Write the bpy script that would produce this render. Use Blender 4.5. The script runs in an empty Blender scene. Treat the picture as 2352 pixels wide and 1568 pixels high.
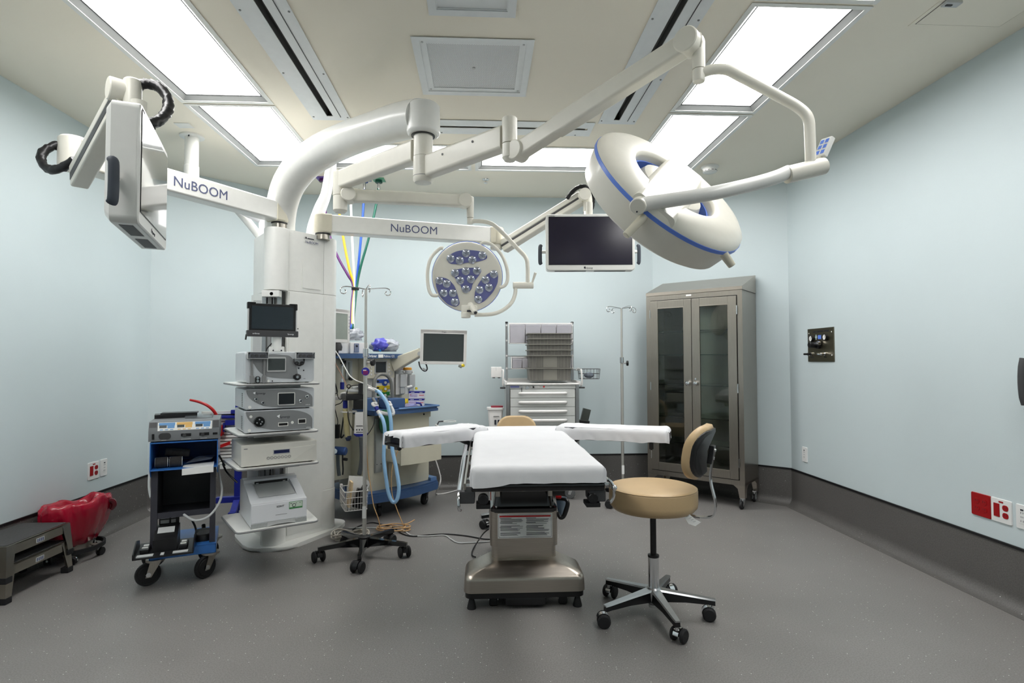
import bpy, bmesh, math, random
from mathutils import Vector, Matrix, Euler, Quaternion
from math import sin, cos, pi, radians, sqrt, atan2, tan

random.seed(7)
SC = bpy.context.scene
COL = SC.collection

# ------------------------------------------------------------------ camera, world, exposure
FPX, YAW, PITCH, ROLL, CAMH = 1299.0, 0.0529, 0.0331, -0.0019, 1.30
H = 3.0                      # ceiling height
cd = bpy.data.cameras.new('camera'); cam = bpy.data.objects.new('camera', cd); COL.objects.link(cam)
cd.sensor_fit = 'HORIZONTAL'; cd.sensor_width = 36.0; cd.lens = 36.0 * FPX / 2352.0
cd.clip_start = 0.05; cd.clip_end = 60
fw = Vector((sin(YAW) * cos(PITCH), cos(YAW) * cos(PITCH), sin(PITCH)))
rt = Vector((cos(YAW), -sin(YAW), 0)); up = rt.cross(fw)
rt2 = rt * cos(ROLL) + up * sin(ROLL); up2 = up * cos(ROLL) - rt * sin(ROLL)
cam.matrix_world = Matrix(((rt2.x, up2.x, -fw.x, 0), (rt2.y, up2.y, -fw.y, 0), (rt2.z, up2.z, -fw.z, CAMH), (0, 0, 0, 1)))
SC.camera = cam
CP = Vector((0, 0, CAMH))

w = bpy.data.worlds.new('world'); SC.world = w; w.use_nodes = True
w.node_tree.nodes['Background'].inputs[0].default_value = (0.8, 0.85, 0.9, 1)
w.node_tree.nodes['Background'].inputs[1].default_value = 0.05
SC.view_settings.view_transform = 'Standard'; SC.view_settings.look = 'None'
SC.view_settings.exposure = 0.45; SC.view_settings.gamma = 1.0; SC.view_settings.use_curve_mapping = False
LIGHT_POWER = 9.5            # radiance of the ceiling diffusers
SC.cycles.max_bounces = 10; SC.cycles.diffuse_bounces = 6; SC.cycles.transmission_bounces = 8; SC.cycles.transparent_max_bounces = 12
SC.cycles.caustics_reflective = False; SC.cycles.caustics_refractive = False
SC.cycles.sample_clamp_indirect = 6.0

# ------------------------------------------------------------------ measuring: a sight line of the photograph's camera cut by a plane of the room
def ray(px, py):
    u = (px - 1176) / FPX; v = (784 - py) / FPX
    return rt2 * u + up2 * v + fw
def PY(px, py, Y):           # point on that sight line at room depth Y
    d = ray(px, py); return CP + d * (Y / d.y)
def PZ(px, py, z):           # ... at height z
    d = ray(px, py); return CP + d * ((z - CAMH) / d.z)
def PX(px, py, X):
    d = ray(px, py); return CP + d * (X / d.x)

# ------------------------------------------------------------------ materials
def lin(c):
    c = c / 255.0
    return c / 12.92 if c <= 0.04045 else ((c + 0.055) / 1.055) ** 2.4
_M = {}
def mat(name, rgb, rough=0.5, metal=0.0, var=0.05, scale=18.0, bump=0.0, bscale=120.0, spec=0.5, coat=0.0, trans=0.0, alpha=1.0, emit=0.0, sheen=0.0, ior=1.45, stretch=None):
    if name in _M: return _M[name]
    m = bpy.data.materials.new(name); m.use_nodes = True
    nt = m.node_tree; b = nt.nodes['Principled BSDF']
    col = (lin(rgb[0]), lin(rgb[1]), lin(rgb[2]), 1)
    b.inputs['Roughness'].default_value = rough; b.inputs['Metallic'].default_value = metal
    b.inputs['Specular IOR Level'].default_value = spec; b.inputs['Coat Weight'].default_value = coat
    b.inputs['Coat Roughness'].default_value = 0.08
    b.inputs['Transmission Weight'].default_value = trans; b.inputs['Alpha'].default_value = alpha; b.inputs['IOR'].default_value = ior
    if sheen: b.inputs['Sheen Weight'].default_value = sheen
    tc = nt.nodes.new('ShaderNodeTexCoord'); mp = nt.nodes.new('ShaderNodeMapping')
    nt.links.new(tc.outputs['Object'], mp.inputs['Vector'])
    if stretch: mp.inputs['Scale'].default_value = stretch
    if var > 0:
        n = nt.nodes.new('ShaderNodeTexNoise'); n.inputs['Scale'].default_value = scale; n.inputs['Detail'].default_value = 4
        nt.links.new(mp.outputs['Vector'], n.inputs['Vector'])
        r = nt.nodes.new('ShaderNodeValToRGB'); nt.links.new(n.outputs['Fac'], r.inputs['Fac'])
        r.color_ramp.elements[0].position = 0.3; r.color_ramp.elements[1].position = 0.7
        r.color_ramp.elements[0].color = tuple(c * (1 - var) for c in col[:3]) + (1,)
        r.color_ramp.elements[1].color = tuple(min(1, c * (1 + var)) for c in col[:3]) + (1,)
        nt.links.new(r.outputs['Color'], b.inputs['Base Color'])
    else:
        b.inputs['Base Color'].default_value = col
    if bump > 0:
        n2 = nt.nodes.new('ShaderNodeTexNoise'); n2.inputs['Scale'].default_value = bscale; n2.inputs['Detail'].default_value = 3
        nt.links.new(mp.outputs['Vector'], n2.inputs['Vector'])
        bp = nt.nodes.new('ShaderNodeBump'); bp.inputs['Strength'].default_value = bump; bp.inputs['Distance'].default_value = 0.01
        nt.links.new(n2.outputs['Fac'], bp.inputs['Height']); nt.links.new(bp.outputs['Normal'], b.inputs['Normal'])
    if emit > 0:
        b.inputs['Emission Color'].default_value = col; b.inputs['Emission Strength'].default_value = emit
    _M[name] = m
    return m

def floor_material(name, rgb, fleck=0.5):
    m = bpy.data.materials.new(name); m.use_nodes = True; nt = m.node_tree; b = nt.nodes['Principled BSDF']
    tc = nt.nodes.new('ShaderNodeTexCoord')
    n1 = nt.nodes.new('ShaderNodeTexNoise'); n1.inputs['Scale'].default_value = 2.2; n1.inputs['Detail'].default_value = 6
    n2 = nt.nodes.new('ShaderNodeTexNoise'); n2.inputs['Scale'].default_value = 160; n2.inputs['Detail'].default_value = 2
    vo = nt.nodes.new('ShaderNodeTexVoronoi'); vo.inputs['Scale'].default_value = 42
    for n in (n1, n2, vo): nt.links.new(tc.outputs['Object'], n.inputs['Vector'])
    base = (lin(rgb[0]), lin(rgb[1]), lin(rgb[2]))
    r1 = nt.nodes.new('ShaderNodeValToRGB'); nt.links.new(n1.outputs['Fac'], r1.inputs['Fac'])
    r1.color_ramp.elements[0].position = .3; r1.color_ramp.elements[1].position = .7
    r1.color_ramp.elements[0].color = tuple(c * .94 for c in base) + (1,); r1.color_ramp.elements[1].color = tuple(c * 1.06 for c in base) + (1,)
    r2 = nt.nodes.new('ShaderNodeValToRGB'); nt.links.new(n2.outputs['Fac'], r2.inputs['Fac'])
    r2.color_ramp.elements[0].position = .38; r2.color_ramp.elements[1].position = .62
    r2.color_ramp.elements[0].color = (.86, .86, .86, 1); r2.color_ramp.elements[1].color = (1.12, 1.12, 1.12, 1)
    mx = nt.nodes.new('ShaderNodeMix'); mx.data_type = 'RGBA'; mx.blend_type = 'MULTIPLY'; mx.inputs[0].default_value = 1
    nt.links.new(r1.outputs['Color'], mx.inputs[6]); nt.links.new(r2.outputs['Color'], mx.inputs[7])
    lt = nt.nodes.new('ShaderNodeMath'); lt.operation = 'LESS_THAN'; lt.inputs[1].default_value = 0.085
    nt.links.new(vo.outputs['Distance'], lt.inputs[0])
    sel = nt.nodes.new('ShaderNodeMath'); sel.operation = 'GREATER_THAN'; sel.inputs[1].default_value = 1 - fleck
    sp = nt.nodes.new('ShaderNodeSeparateColor'); nt.links.new(vo.outputs['Color'], sp.inputs[0]); nt.links.new(sp.outputs[0], sel.inputs[0])
    mu = nt.nodes.new('ShaderNodeMath'); mu.operation = 'MULTIPLY'; nt.links.new(lt.outputs[0], mu.inputs[0]); nt.links.new(sel.outputs[0], mu.inputs[1])
    mu2 = nt.nodes.new('ShaderNodeMath'); mu2.operation = 'MULTIPLY'; mu2.inputs[1].default_value = .9; nt.links.new(mu.outputs[0], mu2.inputs[0])
    m2 = nt.nodes.new('ShaderNodeMix'); m2.data_type = 'RGBA'
    nt.links.new(mu2.outputs[0], m2.inputs[0]); nt.links.new(mx.outputs[2], m2.inputs[6]); m2.inputs[7].default_value = (.85, .84, .8, 1)
    nt.links.new(m2.outputs[2], b.inputs['Base Color'])
    b.inputs['Roughness'].default_value = .42; b.inputs['Specular IOR Level'].default_value = .45
    bp = nt.nodes.new('ShaderNodeBump'); bp.inputs['Strength'].default_value = .12; bp.inputs['Distance'].default_value = .004
    nt.links.new(n2.outputs['Fac'], bp.inputs['Height']); nt.links.new(bp.outputs['Normal'], b.inputs['Normal'])
    return m

WALL = mat('wall_paint', (197, 209, 212), .55, var=.02, scale=1.5, bump=.05, bscale=220)
CEIL = mat('ceiling_paint', (237, 230, 215), .7, var=.02, scale=1.2, bump=.04, bscale=200)
FLOOR = floor_material('vinyl_floor', (123, 120, 118))
BASEV = floor_material('vinyl_base', (92, 90, 88), .4)
WHITE = mat('white_paint', (226, 226, 222), .32, var=.02, coat=.2)
CREAM = mat('cream_paint', (222, 219, 208), .35, var=.02, coat=.15)
BEIGE = mat('beige_plastic', (205, 200, 182), .45, var=.03)
LTGREY = mat('light_grey_plastic', (186, 188, 188), .4, var=.03)
MIDGREY = mat('mid_grey_plastic', (128, 129, 130), .45, var=.03)
DKGREY = mat('dark_grey_plastic', (62, 62, 64), .45, var=.05)
BLACK = mat('black_plastic', (22, 22, 24), .35, var=.05)
BLACKGL = mat('black_gloss', (12, 12, 14), .12, var=.0, coat=.6)
RUBBER = mat('black_rubber', (26, 26, 28), .65, var=.08)
STEEL = mat('brushed_steel', (172, 167, 158), .3, 1.0, var=.06, scale=6, stretch=(60, 60, 1.5), bump=.03, bscale=60)
STEELH = mat('brushed_steel_across', (176, 168, 158), .32, 1.0, var=.06, scale=6, stretch=(1.5, 1.5, 70), bump=.03, bscale=60)
POLE = mat('pole_steel', (206, 204, 198), .32, .75, var=.03)
CHROME = mat('chrome', (215, 216, 218), .12, 1.0, var=.02)
ALU = mat('aluminium', (178, 180, 182), .32, 1.0, var=.04)
TAN = mat('tan_vinyl', (186, 160, 122), .42, var=.04, scale=9, bump=.05, bscale=300)
SHEET = mat('white_cotton', (222, 222, 225), .8, var=.02, scale=8, bump=.06, bscale=400, sheen=.2)
BLUE = mat('blue_paint', (46, 104, 176), .35, var=.04, coat=.2)
DBLUE = mat('dark_blue_paint', (30, 40, 140), .35, var=.04)
MBLUE = mat('machine_blue', (62, 90, 132), .4, var=.03)
RED = mat('red_plastic', (186, 22, 26), .35, var=.04)
SCREEN = mat('dark_screen', (26, 29, 33), .1, var=.04, scale=3, spec=.6)
SCREENG = mat('grey_screen', (66, 72, 72), .22, var=.06, scale=3)
GLASS = mat('window_glass', (200, 215, 212), .02, var=0, trans=1.0, ior=1.45)
INK = mat('dark_ink', (40, 42, 52), .6, var=0)
BINK = mat('blue_grey_ink', (86, 92, 124), .5, var=0)
WINK = mat('white_ink', (236, 238, 240), .6, var=0)
BLUEBAND = mat('blue_band', (98, 134, 224), .35, var=.02)
PAPER = mat('paper', (232, 232, 230), .8, var=.03)
LGLASS = mat('led_lens', (170, 176, 190), .08, var=.1, metal=.55)

# ------------------------------------------------------------------ mesh builder
class B:
    def __init__(s, m=None): s.v = []; s.f = []; s.m = m or Matrix()
    def raw(s, vs, fs):
        o = len(s.v)
        s.v += [s.m @ Vector(v) for v in vs]
        s.f += [tuple(i + o for i in f) for f in fs]
        return s
    def box(s, c, d, r=None, bev=0.0, seg=2):
        x, y, z = d[0] / 2, d[1] / 2, d[2] / 2
        M = Matrix.Translation(Vector(c)) @ (Euler(r).to_matrix().to_4x4() if r is not None and not isinstance(r, Matrix) else (r.to_4x4() if r is not None else Matrix()))
        if bev <= 0:
            vs = [(-x, -y, -z), (x, -y, -z), (x, y, -z), (-x, y, -z), (-x, -y, z), (x, -y, z), (x, y, z), (-x, y, z)]
            s.raw([M @ Vector(v) for v in vs], [(0, 3, 2, 1), (4, 5, 6, 7), (0, 1, 5, 4), (1, 2, 6, 5), (2, 3, 7, 6), (3, 0, 4, 7)])
        else:
            bm = bmesh.new(); bmesh.ops.create_cube(bm, size=1.0)
            for v in bm.verts: v.co = Vector((v.co.x * d[0], v.co.y * d[1], v.co.z * d[2]))
            bmesh.ops.bevel(bm, geom=bm.edges[:], offset=min(bev, min(d) * .49), segments=seg, affect='EDGES', profile=.5)
            bm.verts.index_update()
            s.raw([M @ v.co for v in bm.verts], [[v.index for v in f.verts] for f in bm.faces]); bm.free()
        return s
    def span(s, a, b, bev=0.0, seg=2):          # box between two corners
        return s.box([(a[i] + b[i]) / 2 for i in range(3)], [abs(a[i] - b[i]) for i in range(3)], None, bev, seg)
    def cyl(s, a, b, r, r2=None, n=20, bev=0.0):
        a = Vector(a); b = Vector(b); r2 = r if r2 is None else r2
        L = (b - a).length
        if bev > 0: prof = [(0, 0), (r - bev, 0), (r, bev), (r2, L - bev), (r2 - bev, L), (0, L)]
        else: prof = [(0, 0), (r, 0), (r2, L), (0, L)]
        return s.lathe(prof, n, a, b - a)
    def lathe(s, prof, n=24, o=(0, 0, 0), ax=(0, 0, 1), closed=False):
        o = Vector(o); q = Vector(ax).normalized().to_track_quat('Z', 'Y')
        vs = []; fs = []; rings = []
        for (r, z) in prof:
            if abs(r) < 1e-7: rings.append([len(vs)]); vs.append(o + q @ Vector((0, 0, z)))
            else:
                rings.append(list(range(len(vs), len(vs) + n)))
                vs += [o + q @ Vector((r * cos(2 * pi * i / n), r * sin(2 * pi * i / n), z)) for i in range(n)]
        pr = list(zip(rings, rings[1:])) + ([(rings[-1], rings[0])] if closed else [])
        for A, Bq in pr:
            if len(A) == 1 and len(Bq) == 1: continue
            for i in range(n):
                j = (i + 1) % n
                if len(A) == 1: fs.append((A[0], Bq[j], Bq[i]))
                elif len(Bq) == 1: fs.append((A[i], A[j], Bq[0]))
                else: fs.append((A[i], A[j], Bq[j], Bq[i]))
        return s.raw(vs, fs)
    def loft(s, rings, cap=True):
        vs = []; fs = []; n = len(rings[0])
        for r in rings: vs += [Vector(p) for p in r]
        for k in range(len(rings) - 1):
            for i in range(n):
                j = (i + 1) % n
                fs.append((k * n + i, k * n + j, (k + 1) * n + j, (k + 1) * n + i))
        if cap:
            fs.append(tuple(reversed(range(n)))); fs.append(tuple((len(rings) - 1) * n + i for i in range(n)))
        return s.raw(vs, fs)
    def tube(s, pts, r, n=10, sm=0, closed=False, flat=1.0):
        P = [Vector(p) for p in pts]
        if sm: P = smooth(P, sm, closed)
        rr = r if isinstance(r, (list, tuple)) else None
        N = len(P); rings = []
        t = [(P[(i + 1) % N] - P[i - 1] if closed else (P[min(i + 1, N - 1)] - P[max(i - 1, 0)])).normalized() for i in range(N)]
        a = Vector((0, 0, 1)) if abs(t[0].z) < .9 else Vector((1, 0, 0))
        nn = (a - t[0] * a.dot(t[0])).normalized()
        for i in range(N):
            if i: nn = (nn - t[i] * nn.dot(t[i]))
            nn.normalize(); bb = t[i].cross(nn)
            if rr:
                x = i / (N - 1) * (len(rr) - 1); k = min(int(x), len(rr) - 2); R = rr[k] + (rr[k + 1] - rr[k]) * (x - k)
            else: R = r
            rings.append([P[i] + nn * (R * cos(2 * pi * k / n)) + bb * (R * flat * sin(2 * pi * k / n)) for k in range(n)])
        if closed:
            rings.append(rings[0]); return s.loft(rings, False)
        return s.loft(rings)
    def prism(s, poly, z0, z1, bev=0.0):
        n = len(poly)
        area = sum(poly[i][0] * poly[(i + 1) % n][1] - poly[(i + 1) % n][0] * poly[i][1] for i in range(n))
        if area < 0: poly = list(reversed(poly))
        vs = [(p[0], p[1], z0) for p in poly] + [(p[0], p[1], z1) for p in poly]
        fs = [tuple(reversed(range(n))), tuple(range(n, 2 * n))] + [(i, (i + 1) % n, n + (i + 1) % n, n + i) for i in range(n)]
        if bev > 0:
            bm = bmesh.new(); V = [bm.verts.new(v) for v in vs]
            for f in fs: bm.faces.new([V[i] for i in f])
            bmesh.ops.bevel(bm, geom=[e for e in bm.edges if abs(e.verts[0].co.z - e.verts[1].co.z) < 1e-6], offset=bev, segments=2, affect='EDGES', profile=.5)
            bm.verts.index_update(); s.raw([v.co.copy() for v in bm.verts], [[v.index for v in f.verts] for f in bm.faces]); bm.free()
        else: s.raw(vs, fs)
        return s
    def sphere(s, c, r, n=16, m=10):
        r = r if isinstance(r, (list, tuple)) else (r, r, r)
        prof = [(sin(pi * k / m), -cos(pi * k / m)) for k in range(m + 1)]
        t = B(); t.lathe([(max(p[0], 0), p[1]) for p in prof], n)
        return s.raw([Vector(c) + Vector((v.x * r[0], v.y * r[1], v.z * r[2])) for v in t.v], t.f)
    def frame(s, x0, x1, z0, z1, wd, y0, y1, bev=0.0):   # a rectangular frame standing in the local XZ plane
        s.span((x0, y0, z0), (x0 + wd, y1, z1), bev); s.span((x1 - wd, y0, z0), (x1, y1, z1), bev)
        s.span((x0 + wd, y0, z0), (x1 - wd, y1, z0 + wd), bev); s.span((x0 + wd, y0, z1 - wd), (x1 - wd, y1, z1), bev)
        return s
    def add(s, o, M=None):
        M = M or Matrix(); return s.raw([M @ v for v in o.v], o.f)

def smooth(P, k, closed=False):                 # Catmull-Rom
    out = []; N = len(P)
    for i in range(N if closed else N - 1):
        if closed: p0, p1, p2, p3 = P[i - 1], P[i], P[(i + 1) % N], P[(i + 2) % N]
        else: p0, p1, p2, p3 = P[max(i - 1, 0)], P[i], P[i + 1], P[min(i + 2, N - 1)]
        for j in range(k):
            t = j / k
            out.append(.5 * ((2 * p1) + (p2 - p0) * t + (2 * p0 - 5 * p1 + 4 * p2 - p3) * t * t + (3 * p1 - p0 - 3 * p2 + p3) * t ** 3))
    if not closed: out.append(P[-1])
    return out
def rrect(w, h, r, n=5):                        # rounded rectangle outline about the origin
    out = []
    for cx, cy, a in ((w / 2 - r, h / 2 - r, 0), (-w / 2 + r, h / 2 - r, 90), (-w / 2 + r, -h / 2 + r, 180), (w / 2 - r, -h / 2 + r, 270)):
        for i in range(n + 1):
            t = radians(a + 90 * i / n); out.append((cx + r * cos(t), cy + r * sin(t)))
    return out
def fillet(poly, r, n=4):
    out = []; N = len(poly)
    for i in range(N):
        p = Vector(poly[i]).to_2d(); a = (Vector(poly[i - 1]).to_2d() - p); b = (Vector(poly[(i + 1) % N]).to_2d() - p)
        rr = min(r, a.length * .45, b.length * .45); A = p + a.normalized() * rr; Bq = p + b.normalized() * rr
        for k in range(n + 1):
            t = k / n; out.append(tuple(A * (1 - t) ** 2 + p * 2 * t * (1 - t) + Bq * t * t))
    return out

# ------------------------------------------------------------------ objects
def tag(o, label=None, cat=None, group=None, kind=None):
    if label: o['label'] = label
    if cat: o['category'] = cat
    if group: o['group'] = group
    if kind: o['kind'] = kind
    return o
def thing(name, label, cat, loc=(0, 0, 0), rz=0.0, group=None):
    o = bpy.data.objects.new(name, None); COL.objects.link(o); o.empty_display_size = .05
    o.matrix_world = Matrix.Translation(Vector(loc)) @ Matrix.Rotation(rz, 4, 'Z')
    return tag(o, label, cat, group)
_MW = {}
def mw(o):
    if o.parent is None: return o.matrix_basis.copy()
    return mw(o.parent) @ o.matrix_parent_inverse @ o.matrix_basis
def obj(name, b, m, parent=None, world=False, ang=35, label=None, kind=None):
    me = bpy.data.meshes.new(name)
    vs = b.v
    if parent is not None and world:
        inv = mw(parent).inverted(); vs = [inv @ v for v in vs]
    me.from_pydata([tuple(v) for v in vs], [], b.f); me.validate(); me.update()
    bm = bmesh.new(); bm.from_mesh(me); bmesh.ops.recalc_face_normals(bm, faces=bm.faces[:]); bm.to_mesh(me); bm.free()
    me.shade_smooth()
    if ang < 180: me.set_sharp_from_angle(angle=radians(ang))
    me.materials.append(m)
    o = bpy.data.objects.new(name, me); COL.objects.link(o)
    if ang < 100 and len(me.vertices) < 6000:
        wn = o.modifiers.new('weighted_normal', 'WEIGHTED_NORMAL'); wn.keep_sharp = True; wn.weight = 80
    if parent is not None: o.parent = parent
    return tag(o, label, None, None, kind)
def solo(name, b, m, label, cat, group=None, ang=35):
    c = sum(b.v, Vector()) / len(b.v); c.z = min(v.z for v in b.v)
    b.v = [v - c for v in b.v]
    o = obj(name, b, m, None, ang=ang); o.location = c
    return tag(o, label, cat, group)
def copy_tree(o, parent=None):
    kids = [c for c in bpy.data.objects if c.parent == o]
    c = o.copy(); COL.objects.link(c)
    if parent is not None: c.parent = parent
    for k in kids: copy_tree(k, c)
    return c
def text(s, size, o, x, y, m, parent, name='lettering', align='LEFT', depth=.0006, world=True, squeeze=1.0, bold=0.0):
    cu = bpy.data.curves.new(name, 'FONT'); cu.body = s; cu.size = size; cu.align_x = align; cu.extrude = depth; cu.resolution_u = 3; cu.offset = bold
    t = bpy.data.objects.new(name, cu); COL.objects.link(t)
    dg = bpy.context.evaluated_depsgraph_get(); dg.update()
    me = bpy.data.meshes.new_from_object(t.evaluated_get(dg)); bpy.data.objects.remove(t)
    x = Vector(x).normalized(); y = Vector(y); y = (y - x * y.dot(x)).normalized(); z = x.cross(y)
    o = Vector(o)
    b = B(); b.v = [o + x * (v.co.x * squeeze) + y * v.co.y + z * v.co.z for v in me.vertices]; b.f = [tuple(p.vertices) for p in me.polygons]
    bpy.data.meshes.remove(me)
    return obj(name, b, m, parent, world=world, ang=30)
def caster(parent, x, y, r=.03, wd=.022, swiv=0.0, top=.08, twin=True, hood=BLACK, wheelm=RUBBER, name='caster'):
    """a swivel caster: fork under the parent part, its wheels sub-parts"""
    M = Matrix.Translation((x, y, 0)) @ Matrix.Rotation(swiv, 4, 'Z')
    f = B(M); off = r * .55
    f.cyl((0, 0, 2 * r * .9), (0, 0, top), r * .28, n=12)
    if twin:
        hp = [(off + r * 1.06 * cos(a), r + r * 1.06 * sin(a)) for a in [radians(t) for t in range(-5, 186, 18)]]
        n = len(hp); wv = wd * .28
        f.raw([(p[0], -wv, p[1]) for p in hp] + [(p[0], wv, p[1]) for p in hp], [tuple(range(n)), tuple(reversed(range(n, 2 * n)))] + [(i, (i + 1) % n, n + (i + 1) % n, n + i) for i in range(n)])
    else:
        f.cyl((0, 0, top - .012), (0, 0, top), r * .75, n=16)
        for sgn in (-1, 1):
            yy = sgn * (wd / 2 + .004); ring = [(-.4 * r, yy, top - .014), (.45 * r, yy, top - .014), (off + .22 * r, yy, r * .75), (off - .22 * r, yy, r * .75)]
            f.raw([(p[0], p[1] - .002, p[2]) for p in ring] + [(p[0], p[1] + .002, p[2]) for p in ring], [(0, 1, 2, 3), (7, 6, 5, 4), (0, 4, 5, 1), (1, 5, 6, 2), (2, 6, 7, 3), (3, 7, 4, 0)])
    fo = obj(name, f, hood, parent)
    wb = B(M)
    if twin:
        for sgn in (-1, 1):
            a = (off, sgn * wd * .3, r); b_ = (off, sgn * (wd * .5 + r * .3), r)
            wb.cyl(a, b_, r, n=20, bev=r * .18)
        obj('wheel', wb, wheelm, fo)
    else:
        wb.lathe([(r * .25, -wd * .5), (r * .72, -wd * .5), (r * .78, -wd * .36), (r * .94, -wd * .42), (r, -wd * .22), (r, wd * .22), (r * .94, wd * .42), (r * .78, wd * .36), (r * .72, wd * .5), (r * .25, wd * .5)], 28, (off, 0, r), (M.inverted().to_3x3() @ (M.to_3x3() @ Vector((0, 1, 0)))))
        obj('wheel', wb, wheelm, fo)
        hb = B(M); hb.cyl((off, -wd / 2 - .008, r), (off, wd / 2 + .008, r), r * .2, n=10)
        obj('axle', hb, CHROME, fo)
    return fo

# ------------------------------------------------------------------ the room
XL, XR, YB, YL, YR, XBL, XBR, YF = -2.862, 2.772, 5.841, 5.028, 4.965, -1.98, 1.793, -1.5
ZB = 0.328
PLAN = [(XL, YF), (XL, YL), (XBL, YB), (XBR, YB), (XR, YR), (XR, YF)]      # clockwise seen from above
SIDES = ['left', 'back_left', 'back', 'back_right', 'right', 'front']
def inset(d):
    out = []; n = len(PLAN)
    for i in range(n):
        p = Vector(PLAN[i]); a = (p - Vector(PLAN[i - 1])).normalized(); b = (Vector(PLAN[(i + 1) % n]) - p).normalized()
        na = Vector((a.y, -a.x)); nb = Vector((b.y, -b.x))
        k = 1 + na.dot(nb)
        out.append(p + (na + nb) * (d / k))
    return out
fb = B(); fb.prism([tuple(p) for p in inset(-.1)], -.1, 0); fo = obj('floor', fb, FLOOR, kind='structure')
outer = inset(-.1); 
for i, sname in enumerate(SIDES):
    j = (i + 1) % 6
    wb = B(); wb.prism([PLAN[i], PLAN[j], tuple(outer[j]), tuple(outer[i])], 0, H); obj('wall_' + sname, wb, WALL, kind='structure')
    # coved vinyl base: thin skirting that sweeps out onto the floor
    R = .075
    prof = [(0.0, ZB), (.004, ZB), (.004, R)] + [(.004 + R * (1 - cos(a)), R * (1 - sin(a))) for a in [radians(t) for t in (15, 30, 45, 60, 75, 90)]]
    prof = [(d, max(z, .0015)) for d, z in prof] + [(.004 + R, 0.0), (0, 0)]
    rings = []
    ins = [inset(d) for d, z in prof]
    for e in (i, j): rings.append([(ins[k][e].x, ins[k][e].y, prof[k][1]) for k in range(len(prof))])
    bb = B(); bb.loft(rings); base = obj('baseboard_' + sname, bb, BASEV, kind='structure')
    i0, i1 = inset(0), inset(.009)
    tb = B(); tb.prism([tuple(i0[i]), tuple(i0[j]), tuple(i1[j]), tuple(i1[i])], ZB - .012, ZB + .002); obj('cap_strip', tb, BLACK, base)

# ceiling with openings for the fittings
LX0, LX1, RX0, RX1 = -1.972, -1.376, 1.283, 1.881
lights = []
for k in range(4):
    lights.append((LX0, LX1, 3.791 - 1.222 * k, 4.993 - 1.222 * k, 'left')); lights.append((RX0, RX1, 3.775 - 1.205 * k, 4.962 - 1.205 * k, 'right'))
backl = [(-1.315, -.095, 4.43, 5.02, 'back'), (-.06, 1.16, 4.43, 5.02, 'back')]
grilles = [(-.375, .28, 2.93, 3.575, 1), (-.26, .165, 2.12, 2.74, 0)]
slots = [(-1.185, -.92, 1.35, 3.995, 'y', -1.075, -1.033), (.83, 1.095, 1.30, 3.965, 'y', .93, .972), (-.90, .81, 3.955, 4.195, 'x', 4.06, 4.09)]
FL_ = .024
holes = [(a + FL_, b - FL_, c + FL_, d - FL_) for a, b, c, d, *_ in lights + backl] + [(a + .03, b - .03, c + .03, d - .03) for a, b, c, d, *_ in grilles]
for s_ in slots:
    holes.append((s_[5], s_[6], s_[2] + .04, s_[3] - .06) if s_[4] == 'y' else (s_[0] + .05, s_[1] - .05, s_[5], s_[6]))
xs = sorted({XL - .1, XR + .1} | {h_[0] for h_ in holes} | {h_[1] for h_ in holes}); ys = sorted({YF - .1, YB + .1} | {h_[2] for h_ in holes} | {h_[3] for h_ in holes})
cb = B()
for a, b in zip(xs, xs[1:]):
    for c, d in zip(ys, ys[1:]):
        mx_, my_ = (a + b) / 2, (c + d) / 2
        if b - a < 1e-5 or d - c < 1e-5: continue
        if any(h_[0] < mx_ < h_[1] and h_[2] < my_ < h_[3] for h_ in holes): continue
        cb.raw([(a, c, H), (b, c, H), (b, d, H), (a, d, H)], [(0, 3, 2, 1)])
ztop = H + .12
cb.raw([(XL - .1, YF - .1, ztop), (XR + .1, YF - .1, ztop), (XR + .1, YB + .1, ztop), (XL - .1, YB + .1, ztop)], [(0, 1, 2, 3)])
bm_ = None
me = bpy.data.meshes.new('ceiling'); me.from_pydata([tuple(v) for v in cb.v], [], cb.f); me.update(); me.materials.append(CEIL)
co = bpy.data.objects.new('ceiling', me); COL.objects.link(co); tag(co, kind='structure')

DIFF = bpy.data.materials.new('light_diffuser'); DIFF.use_nodes = True
nt = DIFF.node_tree; nt.nodes.clear(); em = nt.nodes.new('ShaderNodeEmission'); ou = nt.nodes.new('ShaderNodeOutputMaterial'); nt.links.new(em.outputs[0], ou.inputs[0])
tc = nt.nodes.new('ShaderNodeTexCoord'); wv = nt.nodes.new('ShaderNodeTexNoise'); wv.inputs['Scale'].default_value = 2.5; nt.links.new(tc.outputs['Object'], wv.inputs['Vector'])
mr = nt.nodes.new('ShaderNodeMapRange'); mr.inputs[3].default_value = LIGHT_POWER * .9; mr.inputs[4].default_value = LIGHT_POWER * 1.1
nt.links.new(wv.outputs['Fac'], mr.inputs[0]); nt.links.new(mr.outputs[0], em.inputs['Strength']); em.inputs['Color'].default_value = (1, .992, .975, 1)
GALV = mat('grey_enamel', (150, 152, 151), .4, var=.03)
def ring_z(b, x0, x1, y0, y1, wd, za, zb, wz=None):
    """flat frame lying under the ceiling; za at the outer edge, zb at the inner"""
    o = [(x0, y0), (x1, y0), (x1, y1), (x0, y1)]; i = [(x0 + wd, y0 + wd), (x1 - wd, y0 + wd), (x1 - wd, y1 - wd), (x0 + wd, y1 - wd)]
    th = .003
    vs = [(p[0], p[1], za) for p in o] + [(p[0], p[1], zb) for p in i] + [(p[0], p[1], za + th) for p in o] + [(p[0], p[1], zb + th) for p in i]
    fs = []
    for k in range(4):
        l = (k + 1) % 4
        fs += [(k, l, 4 + l, 4 + k), (8 + k, 12 + k, 12 + l, 8 + l), (k, 8 + k, 8 + l, l), (4 + k, 4 + l, 12 + l, 12 + k)]
    b.raw(vs, fs)
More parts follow.
